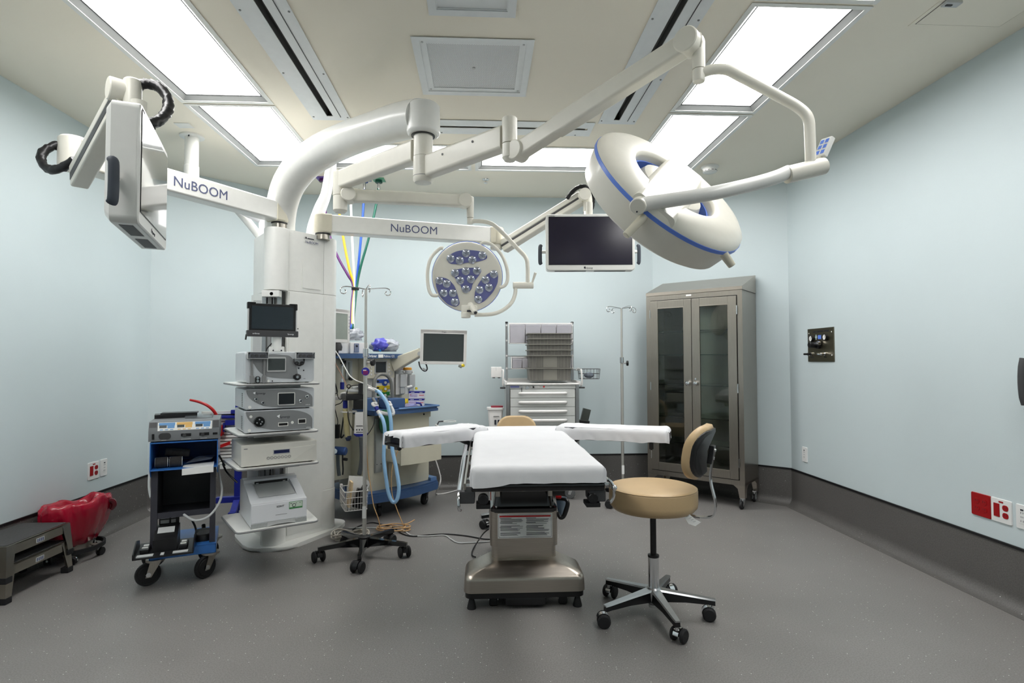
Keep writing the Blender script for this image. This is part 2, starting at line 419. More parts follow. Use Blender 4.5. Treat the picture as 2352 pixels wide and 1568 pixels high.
def ceiling_light(x0, x1, y0, y1, label):
    t = thing('ceiling_light', label, 'light', ((x0 + x1) / 2, (y0 + y1) / 2, H), 0, 'recessed ceiling troffers')
    f = B(); ring_z(f, x0, x1, y0, y1, .027, H - .006, H - .005); obj('frame', f, WHITE, t, True)
    d = B(); ring_z(d, x0 + .025, x1 - .025, y0 + .025, y1 - .025, .034, H - .001, H + .022); obj('door_frame', d, GALV, t, True)
    g = B(); ring_z(g, x0 + .057, x1 - .057, y0 + .057, y1 - .057, .006, H + .02, H + .021); obj('gasket', g, DKGREY, t, True)
    l = B(); l.span((x0 + .05, y0 + .05, H + .026), (x1 - .05, y1 - .05, H + .032)); obj('diffuser', l, DIFF, t, True)
    hb = B(); ring_z(hb, x0 + .02, x1 - .02, y0 + .02, y1 - .02, .004, H + .0, H + .1)
    hb.span((x0 + .02, y0 + .02, H + .1), (x1 - .02, y1 - .02, H + .105)); obj('housing', hb, GALV, t, True)
LBL = {'left': ['far recessed light of the left row, above the pedestal tower', 'large recessed light of the left row above the edge-on monitor', 'left row recessed light just above the top of the view', 'left row recessed light behind the viewpoint'],
       'right': ['far recessed light of the right row, behind the large surgical lamp', 'large recessed light of the right row beside the lamp boom', 'right row recessed light just above the top of the view', 'right row recessed light behind the viewpoint']}
cnt = {'left': 0, 'right': 0}
for a, b, c, d, sd in lights:
    ceiling_light(a, b, c, d, LBL[sd][cnt[sd]]); cnt[sd] += 1
ceiling_light(*backl[0][:4], 'recessed light across the back, left one behind the white arch')
ceiling_light(*backl[1][:4], 'recessed light across the back, right one behind the lamp knuckle')

PERF = bpy.data.materials.new('perforated_plate'); PERF.use_nodes = True
nt = PERF.node_tree; bs = nt.nodes['Principled BSDF']; bs.inputs['Roughness'].default_value = .45
tc = nt.nodes.new('ShaderNodeTexCoord'); mp = nt.nodes.new('ShaderNodeMapping'); mp.inputs['Scale'].default_value = (110, 110, 1); mp.inputs['Rotation'].default_value = (0, 0, radians(45))
vo = nt.nodes.new('ShaderNodeTexVoronoi'); vo.inputs['Randomness'].default_value = 0; vo.inputs['Scale'].default_value = 1
nt.links.new(tc.outputs['Object'], mp.inputs[0]); nt.links.new(mp.outputs[0], vo.inputs['Vector'])
rp = nt.nodes.new('ShaderNodeValToRGB'); rp.color_ramp.interpolation = 'CONSTANT'; rp.color_ramp.elements[0].color = (.2, .2, .2, 1); rp.color_ramp.elements[1].color = (.72, .74, .75, 1); rp.color_ramp.elements[1].position = .3
nt.links.new(vo.outputs['Distance'], rp.inputs[0]); nt.links.new(rp.outputs[0], bs.inputs['Base Color'])
VENT = mat('vent_white', (222, 225, 226), .4, var=.02)
SLOTM = mat('slot_lit_grey', (92, 93, 92), .6)  # light inside the slots put into this grey
for a, b, c, d, perf in grilles:
    t = thing('air_grille', 'square perforated ceiling grille over the table' if perf else 'plain ceiling access panel cut off by the top edge', 'vent', ((a + b) / 2, (c + d) / 2, H))
    f = B(); ring_z(f, a, b, c, d, .04, H - .008, H - .004); obj('frame', f, VENT, t, True)
    f2 = B(); ring_z(f2, a + .036, b - .036, c + .036, d - .036, .04 if perf else .01, H + .0, H + .002); obj('inner_frame', f2, VENT, t, True)
    p = B(); p.span((a + .04, c + .04, H + .006), (b - .04, d - .04, H + .01))
    obj('perforated_plate' if perf else 'panel', p, PERF if perf else VENT, t, True)
    if perf:
        for sx in (a + .055, b - .055):
            for sy in (c + .06, d - .06):
                s_ = B(); s_.cyl((sx, sy, H - .003), (sx, sy, H + .001), .006, n=10); obj('screw', s_, LTGREY, t, True)
        s_ = B(); s_.cyl(((a + b) / 2, (c + d) / 2, H + .0), ((a + b) / 2, (c + d) / 2, H + .006), .008, n=10); obj('screw', s_, LTGREY, t, True)
SLOTL = ['long ceiling slot diffuser left of the perforated grille', 'long ceiling slot diffuser right of the perforated grille', 'ceiling slot diffuser running across in front of the back lights']
for (a, b, c, d, ax, s0, s1), lb in zip(slots, SLOTL):
    t = thing('slot_diffuser', lb, 'vent', ((a + b) / 2, (c + d) / 2, H))
    z0, z1 = H - .007, H - .002
    e = .035
    if ax == 'y':
        f = B(); ring_z(f, a, b, c, d, e, z0, z0 + .002); obj('frame', f, VENT, t, True)
        p = B(); p.span((a + e, c + e, z0 + .002), (s0, d - e, z1)); obj('blade', p, VENT, t, True)
        p = B(); p.span((s1, c + e, z0 + .002), (b - e, d - e, z1)); obj('blade', p, VENT, t, True)
        k = B(); k.span((s0, c + e, H + .05), (s1, d - e, H + .055)); k.span((s0 - .002, c + e, H), (s0, d - e, H + .055)); k.span((s1, c + e, H), (s1 + .002, d - e, H + .055)); obj('slot', k, SLOTM, t, True)
        p = B(); p.span((s0, d - .06, z0 + .002), (s1, d - e, z1)); obj('end_blade', p, VENT, t, True)
        for q in range(5):
            for sx in (a + .016, b - .016):
                s_ = B(); yy = d - .05 - q * .6; s_.cyl((sx, yy, z0 - .002), (sx, yy, z0 + .002), .006, n=8); obj('screw', s_, MIDGREY, t, True)
        r_ = B(); r_.span((b - e - .03, c + .05, z0 - .001), (b - e - .026, d - .05, z0 + .003)); obj('seam', r_, DKGREY, t, True)
    else:
        f = B(); ring_z(f, a, b, c, d, e, z0, z0 + .002); obj('frame', f, VENT, t, True)
        p = B(); p.span((a + e, c + e, z0 + .002), (b - e, s0, z1)); obj('blade', p, VENT, t, True)
        p = B(); p.span((a + e, s1, z0 + .002), (b - e, d - e, z1)); obj('blade', p, VENT, t, True)
        k = B(); k.span((a + e, s0, H + .05), (b - e, s1, H + .055)); obj('slot', k, SLOTM, t, True)
        for q in range(4):
            s_ = B(); xx = a + .1 + q * .5; s_.cyl((xx, d - .018, z0 - .002), (xx, d - .018, z0 + .002), .006, n=8); obj('screw', s_, MIDGREY, t, True)
# access hatch in the ceiling, right
t = thing('access_hatch', 'ceiling access hatch with small latch above right wall', 'hatch', (2.4, 2.35, H))
f = B(); ring_z(f, 2.17, 2.66, 2.05, 2.72, .02, H - .003, H - .003); obj('frame', f, CEIL, t, True)
p = B(); p.span((2.195, 2.075, H - .005), (2.635, 2.695, H - .001)); obj('hatch_door', p, CEIL, t, True)
p = B(); p.span((2.19, 2.07, H - .002), (2.64, 2.70, H - .0005)); obj('gap', p, DKGREY, t, True)
p = B(); p.span((2.19, 2.50, H - .018), (2.27, 2.54, H - .004), .003); obj('latch', p, LTGREY, t, True)
p = B(); p.span((2.20, 2.515, H - .022), (2.23, 2.525, H - .017)); obj('keyhole', p, BLACK, t, True)
# smoke detector, sprinkler, junction plate
t = thing('smoke_detector', 'round white smoke detector on the ceiling', 'detector', (2.0, 4.82, H))
b = B(); b.lathe([(0, 0), (.075, 0), (.075, -.012), (.062, -.02), (.058, -.034), (.06, -.036), (.06, -.05), (.045, -.058), (0, -.06)], 28, (2.0, 4.82, H)); obj('body', b, WHITE, t, True)
for k in range(12):
    a = 2 * pi * k / 12; q = B(Matrix.Translation((2.0, 4.82, H - .044)) @ Matrix.Rotation(a, 4, 'Z')); q.span((.057, -.01, -.003), (.0605, .01, .002)); obj('vent_slot', q, DKGREY, t, True)
t = thing('sprinkler_head', 'small chrome sprinkler head under the back of the ceiling', 'sprinkler', (.034, 5.27, H))
b = B(); b.lathe([(0, 0), (.034, 0), (.03, -.006), (.012, -.008), (.01, -.008)], 20, (.034, 5.27, H)); obj('escutcheon', b, CHROME, t, True)
b = B(); b.cyl((.034, 5.27, H - .006), (.034, 5.27, H - .035), .005, n=8); b.cyl((.034, 5.27, H - .033), (.034, 5.27, H - .036), .018, n=16); obj('deflector', b, CHROME, t, True)
b = B(); b.span((-2.2, 4.105, H - .006), (-2.095, 4.19, H), .002); solo('junction_plate', b, WHITE, 'small square blank plate on ceiling near the support post', 'plate')
# ================================================================== pedestal tower with arch
ORG = (-1.39, 3.40, 0); RTH = radians(31)
RU = Vector((cos(RTH), sin(RTH), 0)); RW = Vector((-sin(RTH), cos(RTH), 0))
RM = Matrix.Translation(Vector(ORG)) @ Matrix.Rotation(RTH, 4, 'Z')
tower = thing('equipment_tower', 'tall white boom pedestal with equipment shelves and arching overhead arm', 'medical tower', (-1.45, 4.2, 0))
b = B(); b.prism(fillet([(-1.60, 3.97), (-1.33, 3.97), (-1.075, 4.46), (-1.09, 4.68), (-1.78, 4.68), (-1.83, 4.30)], .1, 5), .0, .028, .012); obj('base_plate', b, WHITE, tower, True)
def arcpoly(cx, cy, r, a0, a1, n): return [(cx + r * cos(radians(a0 + (a1 - a0) * i / n)), cy + r * sin(radians(a0 + (a1 - a0) * i / n))) for i in range(n + 1)]
CC = (-1.222, 4.448); FA, FB = Vector((-1.384, 4.097, 0)), Vector((-1.155, 4.396, 0))
midp = [(-1.545, 4.16), (-1.384, 4.097)] + arcpoly(CC[0], CC[1], .0845, -37.5, 80, 9) + [(-1.21, 4.62), (-1.70, 4.62), (-1.765, 4.42)]
b = B(); b.prism(midp, .02, 1.80); obj('body', b, WHITE, tower, True, 25)
colp = arcpoly(-1.462, 4.085, .083, 170, 395, 14)
b = B(); b.prism(colp + [(-1.36, 4.2), (-1.56, 4.2)], 1.795, 2.238, .006); obj('front_cover', b, WHITE, tower, True)
b = B(); b.prism([(-1.55, 4.14), (-1.384, 4.099), (-1.40, 4.62), (-1.70, 4.62), (-1.755, 4.43)], 1.80, 2.238, .004); obj('left_panel', b, WHITE, tower, True)
def fl_(s): q = FA + (FB - FA) * s; return (q.x, q.y)
b = B(); b.prism([fl_(.0), fl_(.805), (-1.25, 4.60), (-1.39, 4.60)], 1.802, 2.240, .002); obj('side_panel', b, WHITE, tower, True)
for z0, z1, g in ((1.802, 2.238, .0862), (.33, 1.798, .0862), (.02, .325, .0895)):
    b = B(); b.prism([(-1.26, 4.46), fl_(.81)] + arcpoly(CC[0], CC[1], g, -37.5, 80, 9) + [(-1.23, 4.61)], z0, z1, .002); obj('corner_cover', b, WHITE, tower, True, 25)
b = B(); b.prism(colp + [(-1.39, 4.2), (-1.54, 4.2)], .02, .36); obj('lower_column', b, WHITE, tower, True)
# two rows of inset cover panels on the flank, joints recessed
def flank(s, z, off=.004):
    a = FA; d = (FB - FA); n = Vector((d.y, -d.x, 0)).normalized()
    p = a + d * s + n * off; p.z = z; return p
for (s0, s1, z0, z1) in ((.03, .79, .07, 1.79),):
    b = B(); q = [flank(s0, z0), flank(s1, z0), flank(s1, z1), flank(s0, z1)]
    b.raw(q + [p - Vector((0, 0, 0)) - (flank(0, 0, .004) - flank(0, 0, -.01)) for p in q], [(0, 1, 2, 3), (0, 4, 5, 1), (1, 5, 6, 2), (2, 6, 7, 3), (3, 7, 4, 0)]); obj('flank_cover', b, WHITE, tower, True)
for (s0, s1, z0, z1) in ((.32, .74, 1.83, 2.04),):
    b = B(); q = [flank(s0, z0, .006), flank(s1, z0, .006), flank(s1, z1, .006), flank(s0, z1, .006)]
    b.raw(q + [p - (flank(0, 0, .006) - flank(0, 0, -.01)) for p in q], [(0, 1, 2, 3), (0, 4, 5, 1), (1, 5, 6, 2), (2, 6, 7, 3), (3, 7, 4, 0)]); obj('outlet_cover', b, WHITE, tower, True)
for zz in (1.53, .63):
    b = B(); p = flank(.22, zz, .005); b.sphere(p, .005, 8, 6); obj('screw', b, DKGREY, tower, True)
b = B(); b.span((-1.405, 4.075, .36), (-1.40, 4.10, 1.79)); obj('joint', b, DKGREY, tower, True)
# vertical rails in the open front
for x0, x1, m in ((-1.545, -1.515, ALU), (-1.505, -1.48, MIDGREY), (-1.468, -1.462, ALU), (-1.44, -1.41, ALU)):
    b = B(); b.span((x0, 4.05, .36), (x1, 4.13, 1.795), .002); obj('rail', b, m, tower, True)
b = B(); b.span((-1.56, 4.085, .36), (-1.40, 4.14, 1.795)); obj('rail_channel', b, WHITE, tower, True)
b = B(); b.cyl((-1.462, 4.0, 1.765), (-1.462, 4.04, 1.765), .012, n=12); obj('bolt', b, CHROME, tower, True)
b = B(); b.span((-1.53, 4.0, 1.745), (-1.41, 4.06, 1.79), .004); obj('rail_head', b, WHITE, tower, True)
b = B(); b.span((-1.66, 4.19, 1.30), (-1.58, 4.22, 1.74), .004); b.span((-1.66, 4.12, .36), (-1.58, 4.22, 1.1), .004); obj('side_rail', b, LTGREY, tower, True)
b = B(); b.span((-1.60, 4.06, .60), (-1.525, 4.12, .715), .004); ro = obj('red_outlet_plate', b, RED, tower, True)
for zz in (.635, .68):
    q = B(); q.cyl((-1.562, 4.062, zz), (-1.562, 4.056, zz), .017, n=14); obj('socket', q, RED, ro, True)
text('NuBOOM', .026, flank(.36, 2.165, .008), RU * 0 + (flank(1, 0) - flank(0, 0)), (0, 0, 1), BINK, tower)
text('Berchtold', .013, flank(.40, 2.195, .008), (flank(1, 0) - flank(0, 0)), (0, 0, 1), INK, tower) if False else None
b = B(); q = flank(.36, 2.197, .006); d_ = (flank(1, 0) - flank(0, 0)).normalized(); n_ = Vector((d_.y, -d_.x, 0))
for k, (o0, o1) in enumerate(((0, .013), (.02, .075))):
    A = q + d_ * o0; Bq = q + d_ * o1; hh = .012 if k == 0 else .007
    b.raw([A, Bq, Bq + Vector((0, 0, hh)), A + Vector((0, 0, hh))] + [p + n_ * .001 for p in (A, Bq, Bq + Vector((0, 0, hh)), A + Vector((0, 0, hh)))], [(0, 1, 2, 3), (4, 7, 6, 5), (0, 4, 5, 1), (1, 5, 6, 2), (2, 6, 7, 3), (3, 7, 4, 0)])
obj('maker_mark', b, INK, tower, True)
# shelves in the rack's own directions
def rackp(x, y, z): return RM @ Vector((x, y, z))
for zs, x0, x1, yb in ((.303, -.035, .425, .43), (.662, -.035, .425, .43), (.858, -.03, .42, .43), (1.152, -.035, .425, .43)):
    poly = fillet([(x0, -.03), (x1, -.03), (x1 + .01, yb), (x0 - .025, yb)], .035, 4)
    b = B(RM); b.prism(poly, zs, zs + .012, .003); so = obj('shelf', b, WHITE, tower, True)
    e = B(RM); cx = sum(p[0] for p in poly) / len(poly); cy = sum(p[1] for p in poly) / len(poly)
    e.tube([(p[0], p[1], zs + .004) for p in poly], .0055, 8, closed=True); obj('edge_trim', e, MIDGREY, so, True)
    k = B(RM); k.span((.06, .05, zs - .02), (.33, .56, zs - .001), .006); k.span((.12, .50, zs - .06), (.20, .72, zs - .002), .004); obj('bracket', k, LTGREY, so, True)
# arch
ap = []
for px, py, Y, hw in ((646, 560, 4.22, 33), (643, 520, 4.2, 33), (648, 470, 4.15, 34), (664, 422, 4.05, 36), (695, 380, 3.92, 38), (740, 347, 3.75, 39), (800, 319, 3.55, 39), (865, 296, 3.35, 40), (925, 278, 3.17, 43), (966, 271, 3.06, 44)):
    ap.append((PY(px, py, Y), hw / FPX * Y * .98))
pts = smooth([p for p, r in ap], 4); rad = [r for p, r in ap]
b = B(); b.tube(pts, rad, 24); obj('arch', b, WHITE, tower, True, 60)
hubx, huby = PY(972, 300, 3.05).x, 3.05
zt, zbm = PY(975, 236, 3.02).z, PY(975, 312, 3.05).z
b = B(); b.lathe([(0, zbm - 0), (.076, zbm), (.086, zbm + .008), (.090, zbm + .02), (.088, zt - .01), (.078, zt), (0, zt + .004)], 36, (hubx + .002, huby, 0)); obj('arch_end', b, WHITE, tower, True)
b = B(); b.lathe([(.0, zbm - .004), (.064, zbm - .004), (.064, zbm + .002), (0, zbm + .002)], 28, (hubx, huby, 0)); obj('gap_ring', b, BLACK, tower, True)

# fabric cable sleeves
t = thing('cable_sleeve', 'white fabric cable sleeve rising from tower top to the arch', 'cable sleeve', PY(720, 535, 4.45))
sp = [(718, 548, 4.42), (722, 520, 4.42), (735, 480, 4.44), (748, 448, 4.46), (755, 410, 4.48), (762, 360, 4.5), (765, 322, 4.52)]
b = B(); b.tube([PY(*p) for p in sp], [.052, .05, .046, .04, .038, .034, .03], 14, sm=4); obj('sleeve', b, SHEET, t, True, 60)
e = PY(765, 320, 4.55); b = B(); b.cyl((e.x, e.y, H - .03), (e.x, e.y, H), .05, n=20); b.cyl((e.x, e.y, 2.75), (e.x, e.y, H - .02), .028, n=16); obj('ceiling_fitting', b, WHITE, t, True)
t = thing('cable_sleeve', 'white fabric sleeve slanting behind the left boom arm', 'cable sleeve', (-1.66, 4.4, 2.2))
b = B(); b.tube([(-1.63, 4.36, 2.2), PY(610, 505, 4.4), PY(575, 490, 4.35), PY(535, 470, 4.3), PY(480, 445, 4.3)], [.07, .06, .04, .035, .03], 12, sm=3, flat=.6); obj('sleeve', b, SHEET, t, True, 60)

# support post from the ceiling
pc = PZ(441, 312, H); pb = PY(440, 400, pc.y)
t = thing('support_post', 'white round support post hanging from the ceiling, left', 'post', (pc.x, pc.y, H))
b = B(); b.lathe([(0, 0), (.085, 0), (.085, -.012), (.05, -.016), (0, -.016)], 32, (pc.x, pc.y, H)); obj('flange', b, WHITE, t, True)
b = B(); b.cyl((pc.x, pc.y, H - .24), (pc.x, pc.y, H - .01), .048, n=24); b.cyl((pc.x, pc.y, pb.z - .16), (pc.x, pc.y, H - .23), .052, n=24, bev=.004); obj('tube', b, WHITE, t, True)
b = B(); b.cyl((pc.x, pc.y - .05, H - .02), (pc.x + .01, pc.y - .06, H - .012), .005, n=8); obj('screw', b, INK, t, True)
b = B(); b.tube([(pc.x, pc.y, pb.z - .12), (pc.x + .25, pc.y + .0, pb.z - .18), (-1.75, 4.45, 2.30), (-1.70, 4.45, 2.22)], .03, 12, sm=3); obj('brace', b, WHITE, t, True)

# ------------------------------------------------------------------ monitor booms
def beam(b, A, Bq, w_, h0, h1=None, bev=.012, n=3):
    """rounded box section between two points, upright section"""
    A = Vector(A); Bq = Vector(Bq); h1 = h1 or h0; d = (Bq - A).normalized(); s = d.cross(Vector((0, 0, 1))).normalized(); u = s.cross(d)
    rings = []
    for P_, h_ in ((A, h0), (Bq, h1)):
        rings.append([P_ + s * x + u * y for x, y in rrect(w_, h_, bev, n)])
    b.loft(rings); return d, s, u
def boom(name, label, T, E, vis_txt, tpx, size, side):
    t = thing(name, label, 'boom arm', (T.x, T.y, T.z))
    b = B(); d, s, u = beam(b, T + (E - T).normalized() * .06, E, .11, .135); obj('beam', b, WHITE, t, True)
    b = B(); b.lathe([(0, -.072), (.055, -.072), (.062, -.06), (.062, .06), (.055, .072), (0, .072)], 24, T); beam(b, T, T + (E - T).normalized() * .062, .124, .142, None, .012); obj('end_cap', b, BEIGE, t, True)
    b = B(); b.lathe([(0, -.12), (.05, -.12), (.05, -.075), (0, -.075)], 24, T); obj('pivot', b, STEEL, t, True)
    b = B(); b.lathe([(.03, -.082), (.056, -.082), (.056, -.072), (.03, -.072)], 24, T); obj('seal', b, BLACK, t, True)
    return t, d, s, u
def put_text_on_beam(t, T, E, px0, px1, string, w_):
    d = (E - T).normalized(); s = d.cross(Vector((0, 0, 1))).normalized()
    if s.dot(CP - T) < 0: s = -s
    # points of the near face where the letters begin and end
    pl = T + s * (w_ / 2 + .0008); res = []
    for px, py in (px0, px1):
        r = ray(px, py); k = (pl - CP).dot(s) / r.dot(s); res.append(CP + r * k)
    x = (res[1] - res[0]); L = x.length
    o = text(string, 1.0, (0, 0, 0), (1, 0, 0), (0, 1, 0), BINK, t, world=False)
    wdt = max(v.co.x for v in o.data.vertices) - min(v.co.x for v in o.data.vertices); bpy.data.objects.remove(o)
    sz = L / wdt
    return text(string, sz, res[0], d if d.dot(x) > 0 else -d, (0, 0, 1), BINK, t, depth=.0008)
# left boom
T1 = PY(642, 489, 4.12); E1 = PZ(172, 358, T1.z + .01)
t, d, s, u = boom('monitor_boom', 'white lettered boom arm reaching left towards the edge-on monitor', T1, E1, 'NuBOOM', None, None, 1)
put_text_on_beam(t, T1, E1, (397, 425), (520, 459), 'NuBOOM', .11)
b = B(); b.lathe([(0, -.085), (.06, -.085), (.066, -.075), (.066, .075), (.056, .085), (0, .085)], 24, E1 + Vector((-.01, 0, .01))); beam(b, E1 + Vector((0, 0, .01)), E1 + (T1 - E1).normalized() * .2, .128, .15); obj('end_block', b, CREAM, t, True)
# its spring arm
lo = PY(183, 408, E1.y - .16); hi = PY(292, 215, 2.28)
b = B(); dd, ss, uu = beam(b, lo, hi, .075, .105, .085, .01); obj('spring_arm', b, CREAM, t, True)
b = B(); beam(b, lo + uu * .0 - ss * .0405 * 0 + Vector((0, 0, 0)), hi, .079, .045, .035, .004); obj('arm_groove', b, DKGREY, t, True)
b = B(); beam(b, lo + uu * .035, hi + uu * .03, .083, .05, .045, .012); obj('arm_cover', b, CREAM, t, True)
pw = PY(300, 200, 2.28)
b = B(); b.cyl((pw.x + .008, pw.y, pw.z - .22), (pw.x + .008, pw.y, pw.z + .03), .032, n=20, bev=.006); b.cyl(pw + ss * .05 - Vector((.03, 0, .02)), pw - ss * .05 - Vector((.03, 0, .02)), .045, n=20, bev=.004); obj('wrist', b, CREAM, t, True)
hb = []
for px, py, Y in ((318, 198, 2.3), (335, 193, 2.3), (362, 198, 2.3), (384, 222, 2.28), (386, 250, 2.25), (372, 272, 2.2), (352, 282, 2.16), (335, 296, 2.14)): hb.append(PY(px, py, Y))
b = B(); b.tube(hb, [.02, .02, .021, .019, .02, .019, .02, .018], 10, sm=6)
rr = random.Random(3); b.v = [v + Vector((rr.uniform(-1, 1), rr.uniform(-1, 1), rr.uniform(-1, 1))) * .0028 for v in b.v]; obj('cable_loop', b, BLACK, t, True, 60)
hb = [PY(px, py, Y) for px, py, Y in ((142, 332, E1.y - .02), (118, 337, E1.y - .05), (98, 352, E1.y - .08), (97, 375, E1.y - .1), (118, 390, E1.y - .12), (145, 384, E1.y - .14), (172, 366, E1.y - .16))]
b = B(); b.tube(hb, [.022, .021, .022, .02, .022, .021, .02], 10, sm=6); b.v = [v + Vector((rr.uniform(-1, 1), rr.uniform(-1, 1), rr.uniform(-1, 1))) * .003 for v in b.v]; obj('cable_loop', b, BLACK, t, True, 60)

# right boom
T2 = PY(742, 515, 4.32); E2 = PZ(1140, 543, T2.z)
t, d, s, u = boom('monitor_boom', 'white lettered boom arm crossing above the round surgical lamp', T2, E2, 'NuBOOM', None, None, 1)
put_text_on_beam(t, T2, E2, (896, 531), (1002, 537), 'NuBOOM', .11)
b = B(); b.lathe([(0, -.072), (.055, -.072), (.062, -.062), (.062, .062), (.055, .072), (0, .072)], 24, E2); beam(b, E2 + (T2 - E2).normalized() * .065, E2, .116, .14); obj('end_cap', b, BEIGE, t, True)
b = B(); b.cyl(E2 + Vector((0, 0, -.11)), E2 + Vector((0, 0, -.06)), .05, n=20); obj('pivot', b, CREAM, t, True)
lo = PY(1158, 566, E2.y - .02); hi = PY(1338, 455, 4.22)
b = B(); dd, ss, uu = beam(b, lo, hi, .075, .105, .085, .01); obj('spring_arm', b, CREAM, t, True)
b = B(); beam(b, lo + uu * .03, hi + uu * .028, .083, .05, .045, .012); obj('arm_cover', b, CREAM, t, True)
b = B(); beam(b, lo, hi, .079, .02, .018, .004); obj('arm_groove', b, DKGREY, t, True)
pw = PY(1350, 462, 4.2); b = B(); b.cyl((pw.x, pw.y, PY(1350, 494, 4.2).z), (pw.x, pw.y, pw.z + .07), .035, n=20, bev=.006); b.cyl(pw + Vector((-.03, -.06, .04)), pw + Vector((-.03, .06, .04)), .045, n=20); obj('wrist', b, CREAM, t, True)
b = B(); b.cyl((pw.x, pw.y, PY(1350, 497, 4.2).z), (pw.x, pw.y, PY(1350, 487, 4.2).z), .038, n=20); obj('collar', b, CHROME, t, True)
hb = [PY(px, py, Y) for px, py, Y in ((1302, 456, 4.22), (1318, 437, 4.2), (1336, 428, 4.18), (1354, 436, 4.18), (1362, 456, 4.2), (1359, 478, 4.24), (1352, 492, 4.26))]
b = B(); b.tube(hb, .016, 10, sm=6); b.v = [v + Vector((rr.uniform(-1, 1), rr.uniform(-1, 1), rr.uniform(-1, 1))) * .0025 for v in b.v]; obj('cable_loop', b, BLACK, t, True, 60)

# ------------------------------------------------------------------ monitors
def surgical_monitor(label, loc, rz, W_, H_, tilt=0, purple=False, handles=True, brand=True):
    t = thing('surgical_monitor', label, 'monitor', loc, rz)
    if tilt: t.matrix_world = t.matrix_world @ Matrix.Rotation(tilt, 4, 'X')
    D = .07
    def plate(w_, h_, r_, y0, y1, cz=0):
        q = B(); o = rrect(w_, h_, r_, 4); q.loft([[(p[0], y0, p[1] + cz) for p in o], [(p[0], y1, p[1] + cz) for p in o]]); return q
    q = plate(W_, H_, .022, .004, D * 1.08); o = rrect(W_, H_, .022, 4); o2 = rrect(W_ * .95, H_ * .9, .022, 4)
    q.loft([[(p[0], D * 1.08, p[1]) for p in o], [(p[0], D * 1.3, p[1]) for p in o2]]); obj('housing', q, WHITE, t)
    bz = .022; bb = .042
    q = B(); o = rrect(W_, H_, .022, 4); q.loft([[(p[0] * .985, -.004, p[1] * .985) for p in o], [(p[0], 0, p[1]) for p in o], [(p[0], .005, p[1]) for p in o]]); obj('bezel', q, WHITE, t)
    sw, sh = W_ - .044, H_ - bz - bb
    q = B(); q.span((-sw / 2 - .003, -.0055, -H_ / 2 + bb - .003), (sw / 2 + .003, -.003, H_ / 2 - bz + .003)); obj('screen_rim', q, BLACK, t)
    q = B(); q.span((-sw / 2, -.0065, -H_ / 2 + bb), (sw / 2, -.004, H_ / 2 - bz)); obj('screen', q, MSCREEN if purple else GLOSSCR, t)
    if brand:
        text('Synergy', .015, (-.03, -.0045, -H_ / 2 + .012), (1, 0, 0), (0, 0, 1), INK, t, world=False)
        q = B(); q.raw([(-.047, -.0045, -H_ / 2 + .012), (-.034, -.0045, -H_ / 2 + .012), (-.034, -.0045, -H_ / 2 + .017), (-.039, -.0045, -H_ / 2 + .03), (-.05, -.0045, -H_ / 2 + .023)], [(0, 1, 2, 3, 4)]); obj('logo', q, INK, t)
        text('Arthrex', .012, (-W_ / 2 + .025, -.0045, H_ / 2 - .017), (1, 0, 0), (0, 0, 1), INK, t, world=False)
    if handles:
        for sx in (-1, 1):
            x = sx * (W_ / 2 + .035)
            q = B(); q.tube([(x, .062, .068 - .08), (x + sx * .006, .056, .05 - .08), (x + sx * .006, .056, -.05 - .08), (x, .062, -.068 - .08)], .0125 if True else 0, 12, sm=4, flat=1.3); ho = obj('handle', q, GRIP, t)
            q = B(); q.cyl((sx * W_ * .47, .055, -.06), (x, .06, -.06), .012, n=10); obj('handle_stem', q, WHITE, ho)
    for x0, x1 in ((-W_ * .4, -.03), (.03, W_ * .4)):
        q = B(); q.span((x0, .02, -H_ / 2 - .001), (x1, .06, -H_ / 2 + .002)); obj('vent_grille', q, DKGREY, t)
    q = B(); q.span((-.06, D * 1.2, -.06), (.06, D * 1.3 + .012, .06), .004); obj('mount_plate', q, WHITE, t)
    q = B(); q.cyl((0, D * .72, H_ / 2 - .05), (0, D * .72, H_ / 2 + .10), .026, n=16); obj('mount_post', q, CREAM, t)
    return t
GRIP = mat('slate_rubber', (62, 68, 78), .6, var=.05)
MSCREEN = mat('violet_reflection_screen', (34, 31, 46), .16, var=.1, scale=4, spec=.5)  # violet reflection put into the screen's base colour
GLOSSCR = mat('black_glass_screen', (14, 16, 16), .03, var=0, spec=1.0, coat=1.0)
# right monitor facing the viewpoint
mc = PY(1356, 556, 4.08); wid = (PY(1457, 556, 4.08) - PY(1255, 556, 4.08)).length; hei = (PY(1356, 492, 4.08) - PY(1356, 621, 4.08)).length
surgical_monitor('wall-facing white framed monitor with dark screen tinted by a violet reflection, right of centre' if False else 'white framed flat monitor with dark screen tinted by a violet reflection, hanging at right boom', mc, -radians(3.5), wid, hei, radians(0), True)
# left monitor, seen nearly edge-on
n0 = PY(322, 237, 1.86); n1 = PY(312, 515, 1.86); f0 = PY(384, 352, 2.34); f1 = PY(378, 573, 2.34)
ctr = (n0 + n1 + f0 + f1) / 4; xv = ((f0 + f1) / 2 - (n0 + n1) / 2); rzl = atan2(xv.y, xv.x); wl = Vector((xv.x, xv.y, 0)).length; hl = ((n0 - n1).length + (f0 - f1).length) / 2
surgical_monitor('white monitor seen nearly edge-on at upper left, screen turned right', ctr, rzl, wl, hl, 0)

